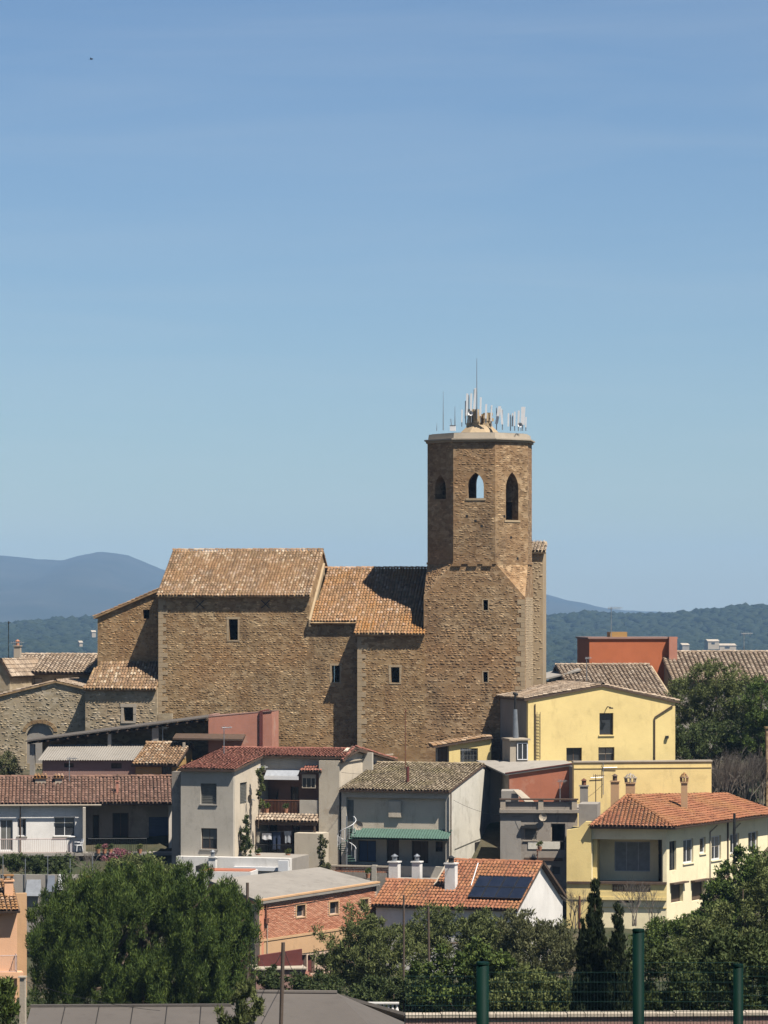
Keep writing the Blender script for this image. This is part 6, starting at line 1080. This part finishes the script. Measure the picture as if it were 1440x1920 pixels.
f = Fr(56, 124, -2); G2 = thing('grey_roof_shed', 'low shed with a flat grey felt roof under the big pine', 'shed', f, 2, -3, zb); a, b = f.u(58, 0), f.u(440, 0); z1 = f.z(1888, 2, 0); z0 = z1 - 1.0; MB(f).solid([(a, -7, z0), (b, -7, z0), (b, 0, z1), (a, 0, z1)], (0, 0, -.12)).build('roof', 'greyroof', G2); MB(f).box(a + .2, b - .2, -6.7, -.2, zb, z0 - .14).build('wall', 'concrete', G2); MB(f).box(a - .02, b, -.05, .12, z1 + .003, z1 + .09).build('kerb', 'greyroof', G2)
m = MB(f)
for i in range(5): x = a + (b - a) * (i + 1) / 6; m.solid([(x, -7, z0 + .012), (x + .025, -7, z0 + .012), (x + .025, -.05, z1 + .012), (x, -.05, z1 + .012)], (0, 0, .02))
m.build('roof_seams', 'dark', G2)
# balustrade
f = Fr(655, 140, 3); zb = -19.5; T = thing('balustrade', 'short white balustrade with turned balusters by the grey roof', 'balustrade', f, 1, 0, zb); a, b = f.u(655, 0), f.u(748, 0); zt = f.z(1879, 1, 0); z0 = f.z(1901, 1, 0); MB(f).box(a, b, -.1, .1, zt - .07, zt).build('rail', 'white', T); MB(f).box(a, b, -.12, .12, zb, z0).build('base', 'concrete', T); n = 12
for i in range(n):
    x = a + (b - a) * (i + .5) / n; h = zt - .07 - z0; bal = MB(f)
    for (t0, r0_), (t1, r1_) in zip(((0, .06), (.12, .05), (.35, .085), (.7, .04), (.9, .06)), ((.12, .05), (.35, .085), (.7, .04), (.9, .06), (1, .06))): bal.cyl((x, 0, z0 + h * t0), (x, 0, z0 + h * t1), r0_, r1_, 7, cap=False)
    bal.build('baluster', 'white', T)
# ---------------------------------------------------------------- poles and wires
def pole(label, px, top, Y, r, mat='woodpole', lean=0.0, bot=None, cap=False, square=False):
    b = P(px, top, Y); zg = gzs(b.x, b.y) - .3; f = Fr(x=b.x, Y=Y, deg=10); T = thing('utility_pole', label, 'pole', f, 0, 0, zg, 'poles standing among the houses')
    if square: MB(f).box(-r, r, -r, r, zg, b.z, .03).build('pole', mat, T); MB(f).box(-r * 1.1, r * .9, -r * 1.1, r * 1.1, b.z + .001, b.z + .05).build('cap', mat, T)
    else: MB(f).cyl((lean, 0, zg), (0, 0, b.z), r * 1.25, r, 8).build('pole', mat, T)
    return T, b
_, b1 = pole('leaning wooden pole in front of the brick building', 531, 1767, 104, .06, lean=-.2); m = thing('x', 'x y z w', 'x', WORLD) if False else None
T_, b2 = pole('square concrete post at the lower left beside the peach house', 43, 1833, 112, .12, 'coping', square=True)
_, b3 = pole('slim bare pole standing in front of the solar roof house', 757, 1678, 150, .045); pole('thin pole among the shrubs below the solar roof house', 803, 1700, 145, .05, lean=.1); pole('wooden pole at the left corner of the brick building', 464, 1655, 196, .09)
pole('tall grey pole in front of the yellow hip-roofed house', 1377, 1525, 180, .07, 'darkmetal')
pole('thin iron post in the garden left of the yellow balcony', 1087, 1680, 200, .05, 'rustmetal')
def wire(label, a, b, sag, r=.012):
    pts = [a.lerp(b, i / 14) - Vector((0, 0, sag * 4 * (i / 14) * (1 - i / 14))) for i in range(15)]; m = MB().tube(pts, r, 4); o = m.build('wire', 'darkmetal', None, label=label, cat='wire', group='wires between poles'); return o
wire('wire from the leaning wooden pole to the brick building', b1 + Vector((0, 0, -.2)), P(490, 1800, 198), .6); wire('wire from the leaning wooden pole to the outbuilding', b1 + Vector((0, 0, -.15)), P(573, 1797, 199), .9); wire('wire from the square post down across the big pine', b2 + Vector((0, 0, -.1)), P(300, 1895, 118), .15, .01)
# wire dish on the vertical aerial by the church
tv_antenna('long thin aerial standing in front of the church chapel', 760, 1330, 1437, 236, .12, 0, 2, 'rustmetal', .5)
# ---------------------------------------------------------------- bird
b = P(171, 111, 190); f = Fr(x=b.x, Y=190, deg=20); bd = MB(f); z = b.z; n = 8; prof = [(-.10, .004), (-.06, .022), (0, .034), (.05, .03), (.08, .022), (.105, .02), (.125, .004)]
vs = [(x, r * math.cos(2 * math.pi * k / n), z + r * .9 * math.sin(2 * math.pi * k / n)) for x, r in prof for k in range(n)]; fs = [(i * n + k, i * n + (k + 1) % n, (i + 1) * n + (k + 1) % n, (i + 1) * n + k) for i in range(len(prof) - 1) for k in range(n)]; bd.add(vs, fs)
for s in (-1, 1): bd.add([(.05, s * .02, z + .01), (-.03, s * .02, z + .01), (-.03, s * .12, z + .06), (.045, s * .13, z + .065), (-.05, s * .24, z + .03), (.04, s * .02, z + .016), (-.02, s * .02, z + .016), (-.025, s * .12, z + .066), (.035, s * .13, z + .071)], [(0, 1, 2, 3), (3, 2, 4), (8, 7, 6, 5), (4, 7, 8), (0, 3, 8, 5)])
bd.add([(-.09, -.01, z), (-.09, .01, z), (-.17, .03, z), (-.17, -.03, z)], [(0, 1, 2, 3)]); bd.build('bird', 'birdblack', None, label='tiny dark bird flying high in the left sky', cat='bird')
# ---------------------------------------------------------------- vegetation
def gp(px, py, Y): b = P(px, py, Y); return b
def tree_at(name, label, cat, px, Y, blobs_px, n, per, cr, l, w, mat, **kw):
    """blobs_px: (px, py, rx_px, rz_px, dy, ry) at the tree's distance"""
    x = (px - 720) / FPX * Y; k = Y / FPX; zg = gzs(x, Y); z = kw.pop('z', zg); base = Vector((x, Y, z))
    bl = [((a - px) * k, dy, (HZ - b) * k - z, rx * k, ry, rz * k) for a, b, rx, rz, dy, ry in blobs_px]
    q = 1.0 if l < .16 else 1.35
    return plant(name, label, cat, base, bl, n, int(per * q), cr, l * (.8 if q > 1 else 1), w * (.8 if q > 1 else 1), mat, **kw)
tree_at('pine_tree', 'huge round bushy pine filling the lower left', 'tree', 265, 160, [(265, 1760, 185, 105, 0, 4.6), (130, 1780, 82, 90, -.3, 3), (395, 1770, 82, 95, -.2, 3), (260, 1685, 130, 60, .5, 3.2), (200, 1830, 130, 62, -1.2, 3), (360, 1835, 110, 60, -1.2, 3), (425, 1700, 55, 58, .5, 1.6), (105, 1735, 55, 65, .3, 1.6), (340, 1670, 90, 48, .6, 2.2), (180, 1680, 80, 45, .6, 2.2)], 1250, 190, .3, .24, .045, 'leaf_pine', up=1.1, out=.7, surf=.4, zst=1.9, seed=3, trunk=.35, limbs=14)
tree_at('bush', 'olive green bush rising behind the pine below the blue shutter', 'bush', 260, 205, [(255, 1640, 70, 34, 0, 2), (300, 1650, 42, 30, 0, 1.5), (225, 1632, 35, 24, 0, 1.5)], 150, 70, .35, .2, .12, 'leaf_olive', seed=8, trunk=.12, group='bushes around the houses')
tree_at('bush', 'yellow-green bush behind the left side of the pine', 'bush', 160, 200, [(162, 1672, 26, 30, 0, 1.2)], 55, 60, .28, .22, .09, 'leaf_yellow', seed=9, trunk=.08, group='bushes around the houses')
tree_at('bush', 'dark climbing bush under the left balcony', 'bush', 90, 226, [(40, 1616, 42, 16, 0, .8), (100, 1620, 40, 18, 0, .8), (20, 1612, 20, 12, 0, .6)], 110, 60, .28, .18, .1, 'leaf_dark', seed=10, trunk=.08, group='bushes around the houses')
tree_at('flowering_bush', 'small pink flowering bush under the dark balcony', 'bush', 222, 225, [(222, 1607, 26, 14, 0, .8)], 40, 60, .22, .12, .09, 'leaf_pink', seed=12, trunk=.06)
twigs('bare_shrub', 'leafless grey shrub under the balcony left of the pink bush', 'shrub', P(170, 1650, 224), 2.6, 1.3, 5, 'barkpale', 3, .03, 'leafless shrubs and trees')
tree_at('bush', 'bright green leafy plant at the lower left corner', 'bush', 5, 100, [(2, 1880, 26, 50, 0, .5), (-20, 1860, 26, 50, 0, .5)], 40, 60, .2, .22, .06, 'leaf_bright', seed=13, trunk=.05, up=.8, group='bushes around the houses')
tree_at('bush', 'dark round bush at the far left under the stone barn', 'bush', 14, 247, [(12, 1440, 26, 22, 0, 1)], 45, 60, .3, .2, .12, 'leaf_brown', seed=14, trunk=.08, group='bushes around the houses', z=-13.3)
tree_at('bush', 'low dark clipped bush in front of the pink outbuilding', 'bush', 560, 160, [(550, 1848, 36, 20, 0, 1), (600, 1850, 46, 20, 0, 1), (505, 1840, 24, 24, 0, .8)], 110, 60, .25, .16, .1, 'leaf_dark', seed=15, trunk=.06, group='bushes around the houses')
tree_at('bush', 'feathery pine shoots in front of the grey roof, right of the pine', 'bush', 470, 118, [(462, 1890, 30, 50, 0, .7), (440, 1900, 30, 40, 0, .6)], 50, 60, .22, .26, .06, 'leaf_olive', seed=16, up=.8, trunk=.05, group='bushes around the houses')
# middle: grey-green tree, shrubs
tree_at('mimosa_tree', 'grey-green feathery tree in front of the brick building', 'tree', 690, 172, [(690, 1790, 95, 62, 0, 2.2), (675, 1735, 38, 38, 0, 1.2), (640, 1815, 48, 42, -.4, 1.3), (745, 1815, 60, 55, 0, 1.6)], 300, 75, .36, .26, .07, 'leaf_olive', seed=20, up=.5, trunk=.16, limbs=10)
tree_at('shrub_tree', 'tall olive-brown shrub in front of the solar panels', 'tree', 850, 178, [(850, 1762, 95, 52, 0, 2.2), (800, 1742, 40, 42, 0, 1.2), (905, 1752, 46, 44, 0, 1.4), (960, 1772, 55, 42, 0, 1.5)], 300, 70, .36, .24, .08, 'leaf_olive', seed=21, up=.5, trunk=.15)
tree_at('fig_bush', 'broad-leaved green bush at the centre bottom', 'bush', 850, 135, [(850, 1835, 70, 52, 0, 1.2), (900, 1815, 50, 50, 0, 1), (820, 1870, 50, 40, 0, 1), (930, 1850, 55, 60, .3, 1)], 220, 60, .24, .17, .13, 'leaf_bright', seed=22, up=.1, trunk=.1)
tree_at('bush', 'dark bush behind the white balustrade', 'bush', 745, 150, [(735, 1862, 66, 36, 0, 1.2), (690, 1866, 40, 26, 0, 1), (790, 1860, 40, 40, 0, 1)], 160, 60, .26, .18, .1, 'leaf_dark', seed=23, trunk=.08, group='bushes around the houses')
tree_at('shrub_tree', 'brownish airy shrub left of the cypress below the white gable', 'tree', 1010, 165, [(1010, 1785, 80, 60, 0, 1.9), (965, 1745, 40, 40, 0, 1.2), (1045, 1775, 45, 45, 0, 1.2)], 240, 70, .34, .24, .07, 'leaf_brown', seed=24, up=.6, trunk=.12)
tree_at('bush', 'dense dark hedge bush at the bottom behind the fence, centre', 'bush', 1000, 110, [(985, 1870, 80, 50, 0, 1.3), (1055, 1905, 40, 30, 0, .9)], 200, 65, .24, .17, .08, 'leaf_olive', seed=25, trunk=.08, group='bushes around the houses')
def cypress(label, px, top, bot, hw, Y, seed):
    k = Y / FPX; n = 11; bl = []
    for i in range(n): t = i / (n - 1); bl.append((px, bot + (top - bot) * (t * .93 + .03), hw * (1.0 - .93 * t ** 1.25) * (.8 if i == 0 else 1), (bot - top) / n * .9, 0, hw * k * (1.0 - .93 * t ** 1.25)))
    tree_at('cypress_tree', label, 'tree', px, Y, bl, 420, 70, .13, .2, .045, 'leaf_cypress', up=1.4, out=.35, seed=seed, trunk=.1, limbs=4, group='cypresses by the yellow house')
cypress('tall dark cypress pointing up in front of the yellow balcony', 1116, 1628, 1930, 40, 104, 30); cypress('shorter dark cypress just right of the tallest one', 1158, 1688, 1930, 28, 103, 31); cypress('low dark cypress left of the tallest one', 1092, 1725, 1930, 18, 106, 32)
# right slope
tree_at('shrub_tree', 'green leafy tree climbing beside the yellow house at the right', 'tree', 1375, 178, [(1390, 1660, 42, 60, 0, 1.4), (1360, 1700, 50, 55, 0, 1.5), (1430, 1640, 40, 60, 0, 1.3), (1330, 1735, 45, 35, 0, 1.5)], 280, 70, .34, .22, .1, 'leaf_pine', seed=33, trunk=.15)
tree_at('shrub_tree', 'large brown-green shrub mass at the right edge', 'tree', 1390, 150, [(1400, 1760, 90, 90, 0, 2), (1320, 1785, 70, 55, 0, 1.6), (1450, 1700, 60, 90, 0, 1.6)], 340, 70, .32, .22, .08, 'leaf_olive', seed=34, trunk=.15)
tree_at('shrub_tree', 'bright green bush below the yellow house doors', 'tree', 1265, 170, [(1255, 1762, 60, 34, 0, 1.7), (1310, 1752, 42, 36, 0, 1.3)], 190, 70, .32, .2, .1, 'leaf_bright', seed=35, trunk=.12)
tree_at('bush', 'dark bush behind the tall fence post', 'bush', 1240, 105, [(1240, 1840, 90, 75, 0, 1.2), (1330, 1850, 80, 80, 0, 1.2), (1215, 1890, 40, 40, 0, 1)], 260, 65, .24, .16, .08, 'leaf_dark', seed=36, trunk=.08, group='bushes around the houses')
tree_at('bush', 'dark bush at the lower right corner behind the fence', 'bush', 1410, 100, [(1420, 1835, 80, 85, 0, 1.2), (1370, 1800, 50, 50, .3, 1)], 220, 65, .24, .16, .08, 'leaf_dark', seed=37, trunk=.08, group='bushes around the houses')
twigs('bare_shrub', 'leafless shrub against the yellow wall right of the cypress', 'shrub', P(1190, 1730, 205), 3.2, 1.2, 6, 'barkpale', 5, .03, 'leafless shrubs and trees'); twigs('bare_shrub', 'leafless shrub against the yellow wall left of the cypress', 'shrub', P(1075, 1735, 205), 2.8, 1.0, 5, 'barkpale', 6, .03, 'leafless shrubs and trees'); twigs('bare_shrub', 'thin leafless sapling against the yellow wall below the house corner', 'shrub', P(1225, 1730, 206), 2.6, .8, 4, 'barkpale', 7, .025, 'leafless shrubs and trees')
# trees beside the yellow gable house
tree_at('evergreen_tree', 'dark evergreen tree right of the yellow gable house', 'tree', 1340, 246, [(1330, 1390, 75, 36, 0, 3), (1400, 1385, 60, 40, 0, 2.5), (1290, 1395, 44, 34, -1, 2)], 250, 75, .45, .28, .1, 'leaf_dark', seed=40, trunk=.22, z=-14)
tree_at('olive_tree', 'bushy olive-brown tree in front of the tan tiled roof', 'tree', 1340, 250, [(1340, 1275, 62, 40, 0, 2.5), (1290, 1305, 48, 36, 0, 2), (1390, 1310, 62, 45, 0, 2.5), (1345, 1325, 70, 30, -.5, 2), (1300, 1348, 44, 30, 0, 2), (1380, 1345, 60, 30, .5, 2)], 330, 70, .42, .26, .09, 'leaf_olive', seed=41, trunk=.2, z=-13, surf=.35)
tree_at('evergreen_tree', 'green tree at the right edge beside the stone pier', 'tree', 1430, 243, [(1430, 1320, 40, 55, 0, 2), (1425, 1390, 40, 40, 0, 2)], 120, 70, .42, .26, .1, 'leaf_pine', seed=42, trunk=.18, z=-14)
for i, (px, py, h, sp) in enumerate(((1362, 1515, 4.2, .9), (1395, 1518, 4.6, 1.0), (1425, 1520, 4.4, .9), (1345, 1510, 3.2, .9), (1410, 1500, 4.0, 1.2))):
    twigs('bare_tree', ['leafless grey tree just right of the yellow terrace wall', 'leafless grey tree above the right end of the orange roof', 'leafless grey tree at the right edge above the orange roof', 'small leafless tree touching the end of the yellow terrace wall', 'leafless tree behind the others near the stone pier'][i], 'tree', P(px, py, 238 + i), h, sp, 7, 'barkpale', 50 + i, .045, 'leafless shrubs and trees', 4)
# undergrowth on the slopes
def cover(name, label, x0, x1, y0, y1, n, mat, l, w, seed):
    g = np.random.default_rng(seed); C = np.stack([g.uniform(x0, x1, n), g.uniform(y0, y1, n), np.zeros(n)], 1); C[:, 0] *= C[:, 1] / 6250.0; C[:, 2] = gz(C[:, 0], C[:, 1]) + .15; V, Q = leaves(C, g.uniform(.2, .55, n), 26, l, w, .7, .5, seed); return np_mesh(name, V, Q, mat, None, label=label, cat='undergrowth', kind='stuff')
cover('undergrowth', 'low green undergrowth covering the slope between houses and fence', -760, 760, 95, 212, 5200, 'leaf_dark', .22, .09, 60); cover('grass', 'dry grass and weeds on the slope in front of the fence', -760, 760, 30, 95, 3200, 'leaf_olive', .2, .05, 61)
# ---------------------------------------------------------------- tiled garden wall behind the fence
b = P(1150, 1900, 60); f = Fr(x=b.x, Y=60, deg=-3); T = thing('garden_wall', 'low red-brown garden wall with a pale coping along the bottom right', 'wall', f, 0, 0, -9.5); x0, x1 = f.u(760, 0), f.u(1500, 0); zt = f.z(1906, 0, 0); MB(f).box(x0, x1, 0, .3, zt - 2.2, zt).build('wall', 'dustpink', T); n = 22
for i in range(n): a, c = x0 + (x1 - x0) * i / n, x0 + (x1 - x0) * (i + 1) / n; MB(f).box(a + .006, c - .006, -.04, .34, zt + .001, zt + .05 + random.uniform(0, .012)).build('coping_stone', 'coping', T)
# ---------------------------------------------------------------- green fence near the viewer
f = Fr(1197, 17, 0); T = thing('mesh_fence', 'dark green wire mesh fence with round posts in the right foreground', 'fence', f, 0, 0, -4.2); rr = .03
for px, py, r_ in ((905, 1808, .032), (1197, 1746, .030), (1384, 1812, .026)):
    Yp = 17.0; x = (px - 1197) / FPX * Yp; zt = (HZ - py) / FPX * Yp; p = MB(f).cyl((x, 0, -4.2), (x, 0, zt), r_, n=16).build('post', 'greenpaint', T, True); MB(f).cyl((x, 0, zt + .001), (x, 0, zt + .012), r_ * 1.1, r_ * 1.0, 16).build('post_cap', 'greenpaint', p)
def meshpanel(xa, xb, zt):
    m = MB(f); n = int((xb - xa) / .017)
    for i in range(n + 1): x = xa + (xb - xa) * i / n; m.cyl((x, .0, zt - 2), (x, 0, zt), .0015, n=3, cap=False)
    for j in range(40): m.cyl((xa, -.004, zt - j * .05), (xb, -.004, zt - j * .05), .0014, n=3, cap=False)
    m.build('wire_panel', 'wiregreen', T)
zt = (HZ - 1812) / FPX * 17; X = lambda px: (px - 1197) / FPX * 17
meshpanel(X(760), X(905), zt - .05); meshpanel(X(905) + .02, X(1197) - .02, zt - .03); meshpanel(X(1197) + .02, X(1384), zt + .02); meshpanel(X(1384) + .02, X(1520), zt)
# ---------------------------------------------------------------- small things on roofs, walls and balconies
for lab, px, y0, y1, Y, w, rot, n, mt in (
    ('television aerial on the brown tiled roof of the long low house', 130, 1420, 1462, 237, .6, 15, 6, 'galv'),
    ('television aerial at the back of the red roof of the grey house', 420, 1362, 1400, 233, .6, -20, 6, 'galv'),
    ('television aerial on the mossy roof near the white gable', 868, 1404, 1438, 238, .6, 10, 6, 'galv'),
    ('television aerial on the parapet of the dirty grey house', 1050, 1462, 1500, 229, .5, 25, 5, 'galv'),
    ('television aerial on the amber roof of the ochre house', 305, 1362, 1398, 245, .5, 30, 5, 'galv'),
    ('television aerial on the long tan roof at the right edge', 1395, 1186, 1224, 271, .7, 0, 6, 'galv')): tv_antenna(lab, px, y0, y1, Y, w, rot, n, mt, .6)
def wall_dish(label, px, py, Y, r, rot):
    b = P(px, py, Y); f = Fr(x=b.x, Y=Y, deg=rot); T = thing('satellite_dish', label, 'satellite dish', f, 0, 0, b.z - r, 'satellite dishes on the houses'); z = b.z; vs = [(0, .1, z)]; n = 12
    for rr, d in ((r * .55, .07), (r, 0)): vs += [(rr * math.cos(2 * math.pi * i / n), d, z + rr * math.sin(2 * math.pi * i / n)) for i in range(n)]
    MB(f).add(vs, [(0, 1 + (i + 1) % n, 1 + i) for i in range(n)] + [(1 + i, 1 + (i + 1) % n, 13 + (i + 1) % n, 13 + i) for i in range(n)]).build('reflector', 'coping', T)
    MB(f).tube([(0, .05, z - r), (0, -.35, z - r * .3)], .015, 4).box(-.04, .04, -.4, -.32, z - r * .35, z - r * .2).build('arm', 'galv', T); MB(f).tube([(0, .08, z), (0, .4, z - .1)], .03, 5).build('bracket', 'galv', T)
wall_dish('pale satellite dish on the side of the grey house by the balcony', 468, 1498, 228.6, .3, 60); wall_dish('pale satellite dish beside the green awning', 672, 1548, 227.5, .32, 10); wall_dish('pale satellite dish on the dirty grey house', 1018, 1532, 226.6, .28, -10)
def pot(label, px, py, Y, mat, seed, h=.35):
    b = P(px, py, Y); f = Fr(x=b.x, Y=Y, deg=0); T = thing('potted_plant', label, 'plant', f, 0, 0, b.z, 'potted plants on the balconies'); MB(f).cyl((0, 0, b.z), (0, 0, b.z + .28), .12, .17, 10).build('pot', 'brick', T)
    g = np.random.default_rng(seed); C = np.array([(0, 0, b.z + .28 + h * .5), (.1, 0, b.z + .3 + h * .7), (-.1, .05, b.z + .3 + h * .4)]); V, Q = leaves(C, np.array([.2, .16, .16]) * (h / .35), 60, .12, .06, .4, .7, seed); np_mesh('foliage', V, Q, mat, T, f)
for i, (px, py, Y, mt, lab) in enumerate(((184, 1600, 233.2, 'leaf_bright', 'potted plant at the left of the shaded porch balcony'), (196, 1600, 233.2, 'leaf_pink', 'potted pink flower on the shaded porch balcony'), (207, 1600, 233.3, 'leaf_dark', 'dark potted plant in the middle of the shaded porch'), (262, 1600, 233.3, 'leaf_olive', 'potted plant beside the blue shutter'), (500, 1524, 229.5, 'leaf_bright', 'potted plant behind the rusty upper balcony railing'), (536, 1524, 229.5, 'leaf_dark', 'potted plant near the right of the upper balcony railing'), (484, 1609, 228.2, 'leaf_bright', 'potted plant at the left of the lower balcony'), (540, 1609, 228.2, 'leaf_olive', 'potted plant at the right of the lower balcony'), (690, 1646, 226.5, 'leaf_bright', 'potted plant behind the brick lattice parapet'), (1012, 1595, 226.4, 'leaf_olive', 'potted plant on the ledge of the dirty grey house'))): pot(lab, px, py, Y, mt, 70 + i)
tree_at('ivy', 'dark ivy climbing the side wall left of the lower balcony', 'climber', 458, 227.2, [(459, 1560, 9, 34, 0, .3), (464, 1590, 12, 20, 0, .3)], 60, 50, .16, .12, .08, 'leaf_dark', seed=81, trunk=.04, z=-17.5, group='climbing plants on the houses'); tree_at('ivy', 'tangle of ivy on the corner of the stair wall by the brick lattice', 'climber', 606, 224, [(604, 1600, 9, 30, 0, .3), (610, 1625, 10, 14, 0, .3)], 50, 50, .16, .12, .08, 'leaf_brown', seed=82, trunk=.04, z=-18.5, group='climbing plants on the houses')
tree_at('ivy', 'creeper hanging at the end of the upper balcony by the aerial', 'climber', 484, 229.2, [(487, 1452, 7, 16, 0, .3), (489, 1490, 6, 24, 0, .3)], 40, 50, .15, .12, .07, 'leaf_olive', seed=83, trunk=.03, z=-14.5, group='climbing plants on the houses')
wire('cable slung from the grey house to the mossy roof', P(640, 1448, 228), P(765, 1440, 232), .25, .012); wire('cable slung from the white gable to the dirty grey house', P(850, 1500, 229), P(985, 1530, 226.5), .4, .012); wire('cable slung from the slim bare pole to the solar roof house', P(757, 1680, 150), P(845, 1622, 213), .5, .012); wire('cable slung from the ochre house to the grey house', P(262, 1440, 240), P(340, 1452, 227), .3, .012); wire('cable slung from the dirty grey house to the yellow wall', P(1060, 1512, 226.6), P(1131, 1470, 233), .3, .012)
